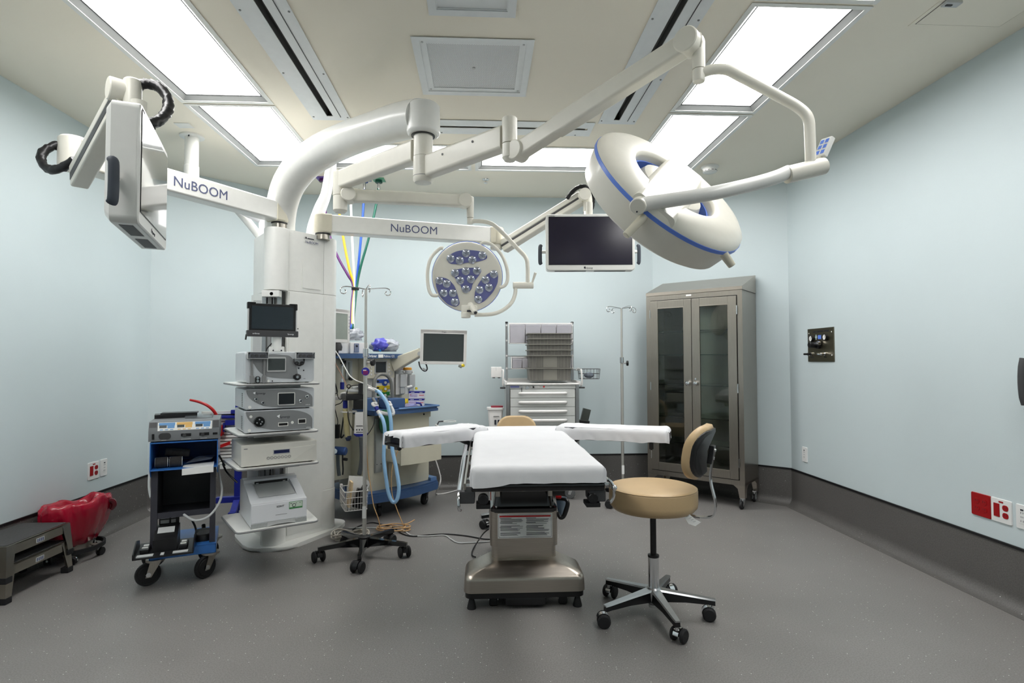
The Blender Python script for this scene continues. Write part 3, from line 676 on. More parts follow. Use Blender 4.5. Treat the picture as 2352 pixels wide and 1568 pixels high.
# ================================================================== surgical lamps on the arch
lampA = thing('surgical_light', 'large white ring-shaped surgical lamp with blue band, tilted, upper right', 'surgical light', (hubx, huby, 2.3))
lampB = thing('surgical_light', 'smaller round surgical lamp facing the viewer with violet lens fields', 'surgical light', (hubx, huby, 2.2))
zh0, zh1, zh2 = PY(972, 420, 3.05).z, PY(972, 362, 3.05).z, zbm
b = B(); b.cyl((hubx, huby, zh1 + .002), (hubx, huby, zh2 + .01), .052, n=28); obj('hub', b, CREAM, lampB, True)
b = B(); b.lathe([(0, zh0), (.045, zh0), (.053, zh0 + .012), (.053, zh0 + .03), (.053, zh1), (0, zh1)], 28, (hubx, huby, 0)); obj('hub', b, CREAM, lampA, True)
b = B(); b.lathe([(.05, zh0 + .031), (.0537, zh0 + .031), (.0537, zh0 + .034), (.05, zh0 + .034)], 28, (hubx, huby, 0)); obj('hub_seam', b, MIDGREY, lampA, True)
# lamp A arm
A0 = PY(985, 383, 3.03); A1 = PZ(1160, 318, A0.z)
b = B(); dA, sA, uA = beam(b, A0, A1, .07, .12, .115, .016); obj('arm', b, CREAM, lampA, True)
for px, py in ((1016, 354), (1085, 325)):
    r_ = ray(px, py); nrm = sA if sA.dot(CP - A0) > 0 else -sA; pl = A0 + nrm * .036; k = (pl - CP).dot(nrm) / r_.dot(nrm); p = CP + r_ * k
    b = B(); b.cyl(p - nrm * .002, p + nrm * .002, .006, n=10); obj('screw', b, DKGREY, lampA, True)
jx = A1 + (A1 - A0).normalized() * .03
b = B(); ztj = PY(1164, 270, jx.y).z; zbj = PY(1164, 330, jx.y).z; b.lathe([(0, zbj), (.036, zbj), (.036, ztj - .006), (.03, ztj), (0, ztj)], 24, (jx.x, jx.y, 0)); obj('joint', b, CREAM, lampA, True)
zk = PY(1168, 370, jx.y).z
b = B(); b.lathe([(0, zk), (.025, zk), (.036, zk + .015), (.036, zbj - .004), (0, zbj - .004)], 24, (jx.x, jx.y, 0)); obj('knuckle', b, CREAM, lampA, True)
kc = PY(1192, 348, jx.y - .02); S1 = PY(1583, 98, 2.0)
dS = (S1 - kc).normalized(); sS = dS.cross(Vector((0, 0, 1))).normalized(); nS = sS if sS.dot(CP - kc) > 0 else -sS
b = B(); b.cyl(kc - nS * .035, kc + nS * .042, .045, n=28, bev=.004); b.cyl(jx * 1 + Vector((0, 0, zk + .05 - jx.z)), kc, .034, n=16); obj('knuckle_disc', b, CREAM, lampA, True)
b = B(); m1 = kc + dS * ((S1 - kc).length * .28); beam(b, kc + dS * .02, m1, .06, .08, .075, .012); obj('spring_arm_lower', b, CREAM, lampA, True)
b = B(); beam(b, m1 - dS * .01, S1, .066, .086, .075, .014); obj('spring_arm', b, CREAM, lampA, True)
b = B(); b.cyl(S1 - nS * .035, S1 + nS * .04, .046, n=28, bev=.004); obj('knuckle_disc', b, CREAM, lampA, True)
V0 = PY(1604, 90, 2.0); V1 = PY(1604, 188, 2.0); Vs = PY(1604, 160, 2.0)
b = B(); b.lathe([(0, Vs.z + .001), (.023, Vs.z + .001), (.023, V0.z - .01), (.018, V0.z + .006), (0, V0.z + .01)], 20, (V0.x, V0.y, 0)); b.cyl(S1, (V0.x, V0.y, S1.z), .036, n=16); obj('joint', b, CREAM, lampA, True)
b = B(); b.lathe([(0, V1.z), (.02, V1.z), (.022, V1.z + .006), (.022, Vs.z - .001), (0, Vs.z - .001)], 20, (V0.x, V0.y, 0)); obj('swivel', b, CREAM, lampA, True)
b = B(); tp = [PY(1606, 170, 2.0), PY(1635, 160, 1.99), PY(1668, 160, 1.98), PY(1700, 175, 1.97), PY(1790, 222, 1.93), PY(1835, 248, 1.92), PY(1856, 272, 1.91), PY(1860, 310, 1.91), PY(1862, 385, 1.91)]
b.tube(tp, .0185, 14, sm=5); obj('drop_tube', b, CREAM, lampA, True, 60)
J0 = PY(1806, 402, 1.9); J1 = PY(1892, 381, 1.92)
b = B(); b.cyl(J0, J1, .030, n=22, bev=.002); obj('yoke_joint', b, CREAM, lampA, True)
cA = PY(1527, 452, 2.2); vr = (cA - CP).normalized(); RR = vr.cross(Vector((0, 0, 1))).normalized(); UU = RR.cross(vr)
aa = radians(41); nA = (RR * sin(aa) * .955 + UU * cos(aa) * .955 - vr * .297).normalized()
Lx = (RR * cos(aa) - UU * sin(aa)); Lx = (Lx - nA * Lx.dot(nA)).normalized(); Mx = nA.cross(Lx)     # Mx: in the disc plane
if Mx.dot(CP - cA) < 0: Mx = -Mx
RA = .346
b = B(); b.lathe([(.20, -.080), (.29, -.098), (RA - .045, -.096), (RA - .022, -.082), (RA, .018)], 56, cA, nA); obj('lower_shell', b, CREAM, lampA, True, 50)
b = B(); b.lathe([(RA - .004, .016), (RA + .002, .018), (RA + .002, .032), (RA - .004, .034)], 56, cA, nA); obj('blue_band', b, BLUEBAND, lampA, True, 50)
b = B(); b.lathe([(RA, .033), (RA - .006, .05), (RA - .03, .066), (.28, .075), (.21, .074), (.192, .068), (.185, .055), (.183, .0), (.183, -.07), (.20, -.081)], 56, cA, nA); obj('upper_shell', b, CREAM, lampA, True, 50)
b = B(); b.lathe([(.176, -.01), (.1825, -.01), (.1825, .035), (.176, .035)], 48, cA, nA); obj('inner_band', b, BLUEBAND, lampA, True, 50)
MA = Matrix((Lx, Mx, nA)).transposed().to_4x4(); MA.translation = cA
b = B(MA)
ringsq = []
for yy, zz, hh in ((-.32, .045, .01), (-.28, .058, .03), (-.2, .062, .05), (0, .064, .055), (.2, .062, .05), (.28, .058, .03), (.335, .045, .01)):
    ringsq.append([(p[0], yy, zz - hh / 2 + p[1] + 0) for p in rrect(.17 + .02 * (hh / .055), max(hh, .02) + .03, .022, 5)])
b.loft(ringsq); obj('hub_bridge', b, CREAM, lampA, True, 40)
b = B(MA); b.lathe([(0, -.08), (.12, -.08), (.145, -.05), (.150, .02), (.135, .05), (.10, .062), (0, .064)], 36); obj('hub_core', b, CREAM, lampA, True)
b = B(MA); b.cyl((0, 0, -.06), (0, 0, -.19), .02, .018, n=16, bev=.004); obj('centre_handle', b, CREAM, lampA, True)
# lens pads underneath
for k in range(6):
    a = 2 * pi * k / 6 + .3; b = B(MA); b.lathe([(0, -.066), (.045, -.066), (.05, -.058), (0, -.056)], 16, (.27 * cos(a), .27 * sin(a), 0)); obj('lens', b, LGLASS, lampA, True)
Pv = cA + Mx * (RA + .035); Pq = PY(1466, 473, Pv.y)
b = B(); b.cyl(Pq - Mx * .05, Pq + Mx * .012, .029, n=24, bev=.003); obj('yoke_pivot', b, CREAM, lampA, True)
for dz in (-.016, .018):
    b = B(); b.cyl(Pq + UU * dz + Mx * .011 - RR * .002, Pq + UU * dz + Mx * .0135 - RR * .002, .003, n=8); obj('screw', b, INK, lampA, True)
b = B(); b.tube([Pq - Mx * .012, PY(1510, 464, Pq.y), PY(1620, 447, 1.86), PY(1720, 425, 1.88), PY(1780, 408, 1.89), PY(1812, 394, 1.9)], [.027, .025, .024, .024, .024, .023], 16, sm=5); obj('yoke', b, WHITE, lampA, True, 60)
hp = Pq - Mx * .08 + UU * 0; h1_ = PY(1437, 541, Pq.y + .02); h0_ = PY(1485, 492, Pq.y + .03)
b = B(); b.cyl(h0_, h1_, .0155, .014, n=16, bev=.002); obj('side_handle', b, BEIGE, lampA, True)
h0_ = PY(1660, 580, 2.05); h1_ = PY(1682, 611, 2.05); b = B(); b.cyl(h0_, h1_, .017, .014, n=16, bev=.002); obj('side_handle', b, BEIGE, lampA, True)
# keypad
kp = PY(1893, 340, 1.93); ky = (PY(1905, 314, 1.93) - PY(1884, 362, 1.93)).normalized(); kx = (RR * .45 - vr * .9); kx = (kx - ky * kx.dot(ky)).normalized(); kz = kx.cross(ky)
MK = Matrix((kx, ky, kz)).transposed().to_4x4(); MK.translation = kp
b = B(MK); b.box((0, 0, 0), (.05, .075, .018), None, .003); ko = obj('keypad', b, WHITE, lampA, True)
fs = 1 if kz.dot(CP - kp) > 0 else -1
for i in range(2):
    for j in range(3):
        q = B(MK); q.box((-.011 + .022 * i, -.022 + .022 * j, fs * .0095), (.014, .014, .002)); obj('key', q, BLUEBAND, ko, True)
b = B(); b.tube([PY(1880, 385, 1.92), PY(1884, 370, 1.925), kp - ky * .03], .009, 10); obj('keypad_stem', b, CREAM, lampA, True)
# lamp B
B0 = PY(955, 348, 3.07); B1 = PZ(782, 414, B0.z)
b = B(); dB, sB, uB = beam(b, B0, B1, .07, .12, .115, .016); obj('arm', b, CREAM, lampB, True)
B1e = B1; zt2, zb2 = PY(782, 432, B1.y).z, PY(782, 466, B1.y).z
b = B(); b.lathe([(0, B1.z - .10), (.046, B1.z - .10), (.046, B1.z + .045), (.04, B1.z + .055), (0, B1.z + .055)], 20, (B1.x, B1.y, 0)); obj('joint', b, CREAM, lampB, True)
b = B(); zq = B1.z - .102; b.lathe([(0, zq - .105), (.03, zq - .105), (.044, zq - .09), (.044, zq), (0, zq)], 20, (B1.x, B1.y, 0)); obj('knuckle', b, CREAM, lampB, True)
kb = Vector((B1.x, B1.y - .0, zq - .055)) + (PY(803, 449, B1.y) - PY(783, 449, B1.y)); kb.z = PY(803, 449, kb.y).z
Eb = PY(1068, 462, 3.68); dE = (Eb - kb).normalized(); sE = dE.cross(Vector((0, 0, 1))).normalized(); nE = sE if sE.dot(CP - kb) > 0 else -sE
b = B(); b.cyl(kb - nE * .045, kb + nE * .05, .046, n=26, bev=.004); obj('knuckle_disc', b, CREAM, lampB, True)
b = B(); beam(b, kb + dE * .03, kb + (Eb - kb) * .25, .06, .085, .075, .014); beam(b, kb + (Eb - kb) * .22, Eb, .064, .08, .078, .014); obj('spring_arm', b, CREAM, lampB, True)
Q0 = PY(1080, 462, 3.7); b = B(); b.cyl(Eb - nE * .035, Eb + nE * .04, .045, n=24, bev=.003); b.lathe([(0, PY(1080, 500, 3.7).z), (.022, PY(1080, 500, 3.7).z), (.025, Q0.z + .02), (.018, Q0.z + .03), (0, Q0.z + .03)], 18, (Q0.x, Q0.y, 0)); obj('elbow', b, CREAM, lampB, True)
b = B(); b.cyl(PY(1080, 501, 3.7), PY(1080, 514, 3.7), .02, n=18); obj('swivel', b, CREAM, lampB, True)
b = B(); b.tube([PY(*p) for p in ((1082, 508, 3.7), (1105, 508, 3.68), (1130, 514, 3.66), (1155, 535, 3.63), (1190, 572, 3.6), (1208, 592, 3.58), (1212, 615, 3.58), (1212, 655, 3.58))], .0135, 12, sm=5); obj('drop_tube', b, CREAM, lampB, True, 60)
b = B(); b.cyl(PY(1178, 655, 3.58), PY(1225, 655, 3.58), .021, n=18, bev=.002); obj('yoke_joint', b, CREAM, lampB, True)
b = B(); b.tube([PY(1222, 650, 3.57), PY(1230, 626, 3.55)], [.006, .009], 8, flat=.5); obj('lever', b, CREAM, lampB, True)
b = B(); b.tube([PY(*p) for p in ((1184, 658, 3.58), (1183, 676, 3.58), (1174, 696, 3.57), (1155, 712, 3.56), (1130, 721, 3.55), (1090, 723, 3.55))], .0125, 12, sm=5); obj('yoke', b, CREAM, lampB, True, 60)
cB = PY(1073, 637, 3.62); vb = (cB - CP).normalized(); nB = (-vb + Vector((-.05, 0, -.10))).normalized(); xB = nB.cross(Vector((0, 0, 1))).normalized() * -1
if xB.x < 0: xB = -xB
yB = nB.cross(xB)
if yB.z < 0: yB = -yB
MB_ = Matrix((xB, yB, nB)).transposed().to_4x4(); MB_.translation = cB
RBm = 81 / FPX * 3.62
b = B(MB_); b.lathe([(0, .0), (RBm * .93, .0), (RBm * .985, -.006), (RBm, -.02), (RBm, -.05), (RBm * .93, -.085), (RBm * .5, -.11), (0, -.115)], 48); obj('head', b, CREAM, lampB, True, 50)
b = B(MB_); b.lathe([(RBm * .985, -.022), (RBm * 1.015, -.024), (RBm * 1.015, -.034), (RBm * .985, -.036)], 48, closed=True); obj('blue_rim', b, BLUEBAND, lampB, True, 50)
VIO = mat('violet_lens_field', (104, 108, 158), .22, var=.05, coat=.5)
cr = (1555, 1205); sc_ = (77.5 / FPX * 3.62) / 225.0
def hp_(p): return ((p[0] - cr[0]) * sc_, -(p[1] - cr[1]) * sc_)
fields = {'top': ([(1422, 1092), (1440, 1055), (1490, 1030), (1560, 1022), (1640, 1030), (1690, 1058), (1688, 1082), (1640, 1098), (1560, 1106), (1500, 1118), (1440, 1114)], [(1447, 1080), (1507, 1093), (1550, 1045), (1590, 1088), (1657, 1058)]),
          'mid': ([(1448, 1165), (1500, 1148), (1560, 1140), (1640, 1140), (1652, 1165), (1620, 1210), (1590, 1240), (1585, 1285), (1550, 1312), (1518, 1290), (1512, 1250), (1470, 1205)], [(1475, 1175), (1547, 1163), (1620, 1160), (1508, 1225), (1580, 1217), (1545, 1283)]),
          'left': ([(1345, 1215), (1370, 1200), (1430, 1215), (1470, 1260), (1490, 1320), (1505, 1385), (1475, 1405), (1420, 1385), (1370, 1330), (1348, 1270)], [(1370, 1227), (1418, 1247), (1397, 1310), (1458, 1310), (1470, 1370)]),
          'right': ([(1762, 1180), (1735, 1160), (1690, 1180), (1640, 1230), (1608, 1290), (1600, 1360), (1625, 1385), (1670, 1365), (1730, 1300), (1760, 1240)], [(1733, 1182), (1677, 1220), (1700, 1272), (1637, 1287), (1628, 1352)])}
for k, (pl, leds) in fields.items():
    q = B(MB_); q.prism(fillet([hp_(p) for p in pl], .02, 3), -.002, .004, .002); fo = obj('lens_field', q, VIO, lampB, True)
    for l in leds:
        x, y = hp_(l); q = B(MB_); q.lathe([(0, .006), (.005, .0055), (.008, .010), (.015, .012), (.022, .009), (.0255, .006), (.0255, .003), (0, .003)], 18, (x, y, 0)); obj('lens', q, LGLASS, fo, True)
for sg, pts_ in ((-1, ((1018, 570), (1010, 571), (990, 592), (982, 625), (984, 660), (992, 677), (1006, 678))), (1, ((1102, 563), (1112, 557), (1130, 562), (1152, 585), (1164, 615), (1166, 640), (1160, 655), (1148, 660)))):
    q = B(); q.tube([PY(p[0], p[1], 3.6) for p in pts_], .011, 10, sm=4); obj('guard_handle', q, CREAM, lampB, True, 60)
q = B(); q.cyl(PY(1080, 700, 3.6), PY(1092, 718, 3.5), .02, .016, n=16, bev=.002); obj('centre_handle', q, CREAM, lampB, True)
q = B(); q.box(PY(1078, 712, 3.58), (.10, .06, .06), None, .008); q.cyl(PY(1070, 718, 3.57), PY(1070, 730, 3.57), .03, n=18, bev=.004); qo = obj('yoke_block', q, CREAM, lampB, True)
q = B(); q.box(PY(1080, 714, 3.545), (.04, .002, .012)); obj('rating_mark', q, INK, qo, True)
q = B(); q.cyl(PY(1092, 718, 3.5) + (PY(1092, 718, 3.5) - PY(1092, 718, 3.51)) * .01, PY(1092.3, 718.5, 3.498), .010, n=12); obj('handle_hole', q, INK, lampB, True)
# ================================================================== devices on the tower shelves
CONS = mat('console_grey', (192, 196, 200), .35, var=.02, coat=.15)
PANEL = mat('console_panel', (128, 130, 132), .35, var=.02)
LCD = mat('lcd_blue', (32, 40, 78), .2, var=.03)
def rk(name, label, cat, x, y, z, group=None):
    p = rackp(x, y, z); return thing(name, label, cat, p, RTH, group)
def disc(c, r, d=.004, n=18, b=None, ax=(0, -1, 0)):
    b = b or B(); c = Vector(c); b.cyl(c, c + Vector(ax) * d, r, n=n, bev=min(d, r) * .25); return b
def swoosh(x0, x1, z0, z1, y, th=.0012, n=14):
    """darker leaf-shaped front field of a console: square at left top, sweeping curves"""
    W_, H_ = x1 - x0, z1 - z0; pts = []
    for i in range(n + 1): t = i / n; pts.append((x0 + .0 * W_ + W_ * (t ** 1.6) * .62, z0 + H_ * (1 - t) ** 2.2 * .95))          # lower left curve
    pts.append((x1, z0)); 
    for i in range(n + 1): t = i / n; a = t * pi / 2; pts.append((x1 - W_ * .0 - W_ * .42 * (1 - cos(a)), z0 + H_ * .45 + H_ * .55 * sin(a)))
    pts.append((x0, z1))
    b = B(); b.loft([[(p[0], y, p[1]) for p in pts], [(p[0], y - th, p[1]) for p in pts]]); return b
def console(label, z, h_, kind):
    t = rk('camera_console' if kind == 1 else 'light_source', label, 'console', 0, 0, z)
    W_ = .395
    b = B(); b.span((0, .008, .006), (W_, .36, h_), .008); obj('case', b, CONS, t)
    b = B(); o = rrect(W_ + .004, h_ - .004, .012, 4); b.loft([[(p[0] + W_ / 2, .012, p[1] + h_ / 2 + .003) for p in o], [(p[0] + W_ / 2, -.002, p[1] + h_ / 2 + .003) for p in o], [(p[0] * .985 + W_ / 2, -.006, p[1] * .96 + h_ / 2 + .003) for p in o]]); obj('front_panel', b, CONS, t)
    obj('panel_field', swoosh(.008, W_ - .008, .010, h_ - .004, -.0062), PANEL, t)
    b = B()
    for i in range(8): b.span((-.001, .06, .02 + i * .0105), (.002, .10, .026 + i * .0105))
    obj('vent_slots', b, MIDGREY, t, kind='stuff')
    for sx in (.03, W_ - .03):
        for sy in (.03, .32): q = B(); q.cyl((sx, sy, 0), (sx, sy, .007), .012, n=12); obj('foot', q, BLACK, t)
    disc((.028, -.006, .020), .009, .002, b=(q := B())); obj('power_button', q, WHITE, t)
    if kind == 1:
        q = B(); o = rrect(.100, .076, .006, 3); q.loft([[(p[0] + .232, -.007, p[1] + .062) for p in o], [(p[0] + .232, -.011, p[1] + .062) for p in o]]); so = obj('screen_bezel', q, WHITE, t)
        q = B(); q.span((.187, -.0125, .029), (.277, -.0105, .095)); obj('screen', q, SCREEN, so)
        for x, zz in ((.062, .066), (.10, .043), (.315, .045), (.352, .07)):
            q = B(); q.lathe([(0, 0), (.011, 0), (.011, .006), (.008, .009), (.006, .009), (.006, .004), (0, .004)], 16, (x, -.007, zz), (0, -1, 0)); so = obj('socket', q, CHROME, t)
            q = disc((x, -.012, zz), .0055, .001); obj('socket_hole', q, INK, so)
        text('Synergy', .017, (.060, -.0078, .094), (1, 0, 0), (0, 0, 1), INK, t, world=False)
        text('arthrex', .009, (.345, -.0078, .018), (1, 0, 0), (0, 0, 1), WINK, t, world=False)
        q = B(); q.raw([(.044, -.0078, .104), (.056, -.0078, .094), (.058, -.0078, .110)], [(0, 1, 2)]); obj('logo', q, WINK, t)
    else:
        q = B(); q.lathe([(0, 0), (.031, 0), (.031, .01), (.027, .015), (0, .015)], 26, (.08, -.006, .068), (0, -1, 0)); so = obj('light_port', q, BLACKGL, t)
        for a in (0, 90, 200, 300):
            q = disc((.08 + .014 * cos(radians(a)), -.021, .068 + .014 * sin(radians(a))), .0045, .002, 10); obj('port_pin', q, CHROME, so)
        disc((.035, -.006, .10), .0085, .003, b=(q := B())); obj('button', q, WHITE, t)
        disc((.268, -.006, .052), .0085, .003, b=(q := B())); obj('button', q, WHITE, t)
        for x0, x1, z0, z1 in ((.19, .24, .037, .052), (.305, .345, .046, .068)):
            q = B(); q.frame(x0 - .004, x1 + .004, z0 - .004, z1 + .004, .004, -.0095, -.006); so = obj('port_frame', q, WHITE, t)
            q = B(); q.span((x0, -.0075, z0), (x1, -.006, z1)); obj('port', q, BLACK, so)
        text('Synergy', .019, (.195, -.0078, .083), (1, 0, 0), (0, 0, 1), INK, t, world=False)
        text('arthrex', .009, (.35, -.0078, .014), (1, 0, 0), (0, 0, 1), WINK, t, world=False)
        q = B(); q.raw([(.178, -.0078, .096), (.193, -.0078, .083), (.196, -.0078, .105)], [(0, 1, 2)]); obj('logo', q, WINK, t)
console('silver console with square dark screen, third device up the tower', 1.007, .125, 1)
console('silver light source with round black port below the screened console', .871, .133, 0)
# pump on the top shelf
t = rk('fluid_pump', 'tall silver fluid pump with screen and roller heads on top shelf', 'pump', 0, -.005, 1.166)
W_, H_ = .395, .188
b = B(); b.span((-.002, .03, .004), (W_ - .01, .36, H_), .014); obj('case', b, CONS, t)
b = B(); o = rrect(W_, H_ - .004, .022, 4); b.loft([[(p[0] + W_ / 2, .032, p[1] + H_ / 2) for p in o], [(p[0] + W_ / 2, .0, p[1] + H_ / 2) for p in o], [(p[0] * .985 + W_ / 2, -.005, p[1] * .97 + H_ / 2) for p in o]]); obj('front_panel', b, CONS, t)
pf = [(.03, .150), (.05, .11), (.075, .07), (.11, .042), (.17, .03), (.27, .022), (.30, .03), (.285, .12), (.25, .165), (.14, .175), (.10, .16)]
b = B(); pf = fillet(pf, .02, 3); b.loft([[(p[0], -.0052, p[1]) for p in pf], [(p[0], -.0066, p[1]) for p in pf]]); obj('panel_field', b, PANEL, t)
q = B(); o = rrect(.108, .088, .006, 3); q.loft([[(p[0] + .172, -.006, p[1] + .112) for p in o], [(p[0] + .172, -.011, p[1] + .112) for p in o]]); so = obj('screen_bezel', q, LTGREY, t)
q = B(); q.span((.124, -.0125, .077), (.220, -.0105, .147)); obj('screen', q, SCREENG, so)
for cx, dr in ((.065, 1), (.335, -1)):
    q = B(); hx = [(cx - .055, .158), (cx - .042, .183), (cx + .042, .183), (cx + .055, .155), (cx + .045, .147), (cx - .05, .147)]
    q.loft([[(p[0], -.005, p[1]) for p in hx], [(p[0], -.03, p[1]) for p in hx]]); so = obj('roller_head', q, mat('smoked_plastic', (96, 98, 104), .15, var=.05, coat=.5), t)
    for dx in (-.03, -.008, .02, .035):
        k = B(); k.cyl((cx + dx, -.03, .163), (cx + dx, -.036, .163), .009, n=14); obj('roller', k, DKGREY, so)
    k = B(); k.frame(cx - .057, cx + .057, .145, .186, .003, -.034, -.004); obj('clear_guard', k, LTGREY, so)
for x in (.035, .103):
    q = B(); q.span((x - .006, -.016, .045), (x + .006, -.005, .148), .002); q.span((x - .011, -.022, .002), (x + .011, -.005, .046), .003); obj('bag_sensor_post', q, MIDGREY, t)
q = B(); o = rrect(.026, .042, .012, 4); q.loft([[(p[0] + .068, -.006, p[1] + .022) for p in o], [(p[0] + .068, -.012, p[1] + .022) for p in o]]); so = obj('port_plate', q, BLACK, t)
for zz in (.032, .014): k = disc((.068, -.012, zz), .008, .004); obj('port', k, CHROME, so)
disc((.128, -.006, .013), .0085, .003, b=(q := B())); obj('power_button', q, WHITE, t)
disc((.15, -.006, .012), .004, .003, b=(q := B())); obj('led', q, DKGREY, t)
q = B(); q.lathe([(0, 0), (.020, 0), (.020, .01), (.010, .013), (.010, .006), (0, .006)], 20, (.292, -.006, .034), (0, -1, 0)); q.span((.270, -.012, .024), (.314, -.006, .045)); so = obj('irrigation_port', q, BLACK, t)
k = disc((.292, -.013, .034), .009, .004); obj('port', k, CHROME, so)
q = B(); q.tube([(.272, -.01, .145), (.275, -.02, .118), (.30, -.022, .104), (.327, -.02, .118), (.332, -.01, .145)], .004, 8, sm=4); so = obj('tube_loop', q, BLACK, t)
for x in (.287, .318):
    k = B(); k.lathe([(.004, 0), (.012, 0), (.012, .008), (.004, .008)], 16, (x, -.012, .118), (0, -1, 0)); obj('roller_ring', k, BLACK, so)
for x0, z0, w_, h_ in ((.297, .083, .009, .009), (.327, .070, .008, .008), (.33, .022, .012, .002), (.283, .086, .01, .0015), (.283, .079, .01, .0015)):
    k = B(); k.span((x0, -.0065, z0), (x0 + w_, -.0055, z0 + h_)); obj('marking', k, INK, t)
for sx in (.03, W_ - .03): q = B(); q.cyl((sx, .05, -.002), (sx, .05, .006), .012, n=12); obj('foot', q, BLACK, t)
# image recorder
t = rk('image_recorder', 'wide cream recorder with small blue display and round buttons', 'recorder', -.016, -.01, .674)
b = B(); b.span((0, 0, .006), (.432, .37, .132), .006); obj('case', b, mat('warm_white', (214, 212, 204), .4, var=.02), t)
pf = [(.11, .012), (.165, .068), (.21, .092), (.42, .104), (.42, .098), (.35, .06), (.29, .022), (.25, .012)]
b = B(); b.loft([[(p[0], .0005, p[1]) for p in pf], [(p[0], -.0025, p[1]) for p in pf]]); obj('raised_field', b, mat('warm_white2', (220, 218, 210), .35, var=.02), t)
b = B(); b.frame(.175, .272, .066, .094, .004, -.005, -.001); so = obj('display_frame', b, LTGREY, t)
b = B(); b.span((.179, -.0035, .070), (.268, -.001, .090)); obj('display', b, LCD, so)
for i in range(7):
    q = B(); q.lathe([(.006, 0), (.0085, 0), (.0085, .002), (.006, .002)], 14, (.148 + i * .020, -.002, .047), (0, -1, 0)); obj('button', q, MIDGREY, t)
q = B(); q.span((.015, -.001, .108), (.035, .0, .113)); obj('maker_mark', q, MIDGREY, t)
for sx in (.03, .40):
    for sy in (.03, .33): q = B(); q.cyl((sx, sy, 0), (sx, sy, .007), .012, n=12); obj('foot', q, BLACK, t)
# printer
t = rk('photo_printer', 'white photo printer with green sticker on the lowest tower shelf', 'printer', .042, -.008, .315)
PW, PD = .316, .40
side = [(0, .008), (PD, .008), (PD, .19), (.33, .205), (.26, .205), (.12, .172), (.03, .148), (0, .142)]
b = B(); b.loft([[(x, y, z) for y, z in side] for x in (0, .004, PW - .004, PW)], True)
obj('case', b, mat('printer_white', (224, 226, 230), .3, var=.01, coat=.2), t)
b = B(); b.loft([[(x, y, z) for y, z in ((-.001, .03), (-.003, .032), (-.003, .134), (-.001, .137), (.002, .137), (.002, .03))] for x in (.004, PW - .004)]); obj('paper_door', b, mat('printer_white2', (228, 230, 234), .28, var=.01, coat=.2), t)
for i in range(6):
    q = B(); q.span((0, -.004, .0 + i * .0048), (.09, .004, .003 + i * .0048)); obj('foot_rib', q, LTGREY, t)
    q = B(); q.span((PW - .07, -.004, i * .0048), (PW, .004, .003 + i * .0048)); obj('foot_rib', q, LTGREY, t)
q = B(); q.loft([[(x, -.003, z0), (x, .002, z0), (x, .002, .029), (x, -.003, .029)] for x, z0 in ((.09, .001), (.12, .006), (.16, .011), (.2, .010), (.25, .003))]); obj('arched_plinth', q, LTGREY, t)
q = B(); rec = [(.06, .10, .1675), (PW - .045, .10, .1675), (PW - .045, .30, .2085), (.06, .30, .2085)]
q.raw([(.055, .07, .162), (PW - .05, .07, .162), (PW - .05, .27, .207), (.055, .27, .207), (.055, .07, .163), (PW - .05, .07, .163), (PW - .05, .27, .2085), (.055, .27, .2085)], [(0, 3, 2, 1), (4, 5, 6, 7), (0, 1, 5, 4), (1, 2, 6, 5), (2, 3, 7, 6), (3, 0, 4, 7)]); obj('output_tray', q, LTGREY, t)
q = B(); q.span((.062, .262, .199), (PW - .057, .268, .222)); obj('output_slot', q, BLACK, t)
for x in (.07, PW - .085): k = B(); k.span((x, .259, .208), (x + .015, .263, .213)); obj('slot_roller', k, LTGREY, t)
q = B(); q.loft([[(x, y, z) for y, z in ((.265, .205), (.265, .235), (.33, .24), (PD, .222), (PD, .19), (.33, .2))] for x in (.0, PW)]); obj('rear_hood', q, mat('printer_white', (0, 0, 0)), t)
for x in (0, PW - .045):
    q = B(); q.loft([[(xx, y, z) for y, z in ((.05, .153), (.12, .18), (.2, .205), (.27, .218), (.27, .2), (.12, .165))] for xx in (x, x + .045)]); obj('tray_cheek', q, mat('printer_white', (0, 0, 0)), t)
text('SONY', .016, (.14, -.0038, .107), (1, 0, 0), (0, 0, 1), INK, t, world=False)
q = B(); q.span((.212, -.0042, .087), (.29, -.0028, .13)); so = obj('sticker', q, mat('green_sticker', (70, 140, 84), .6, var=.02), t)
q = B(); q.span((.2145, -.005, .097), (.2875, -.004, .128)); obj('sticker_face', q, mat('sticker_pale', (206, 222, 206), .6, var=.04), so)
q = B()
for i, (x, w_) in enumerate(((.218, .01), (.25, .006), (.272, .006))): q.span((x, -.0055, .118), (x + w_, -.0048, .121))
q.lathe([(.008, 0), (.011, 0), (.011, .0006), (.008, .0006)], 16, (.24, -.005, .108), (0, -1, 0)); obj('sticker_drawing', q, INK, so)
q = B(); q.span((.135, -.0036, .062), (.20, -.0028, .0645)); obj('small_print', q, MIDGREY, t)
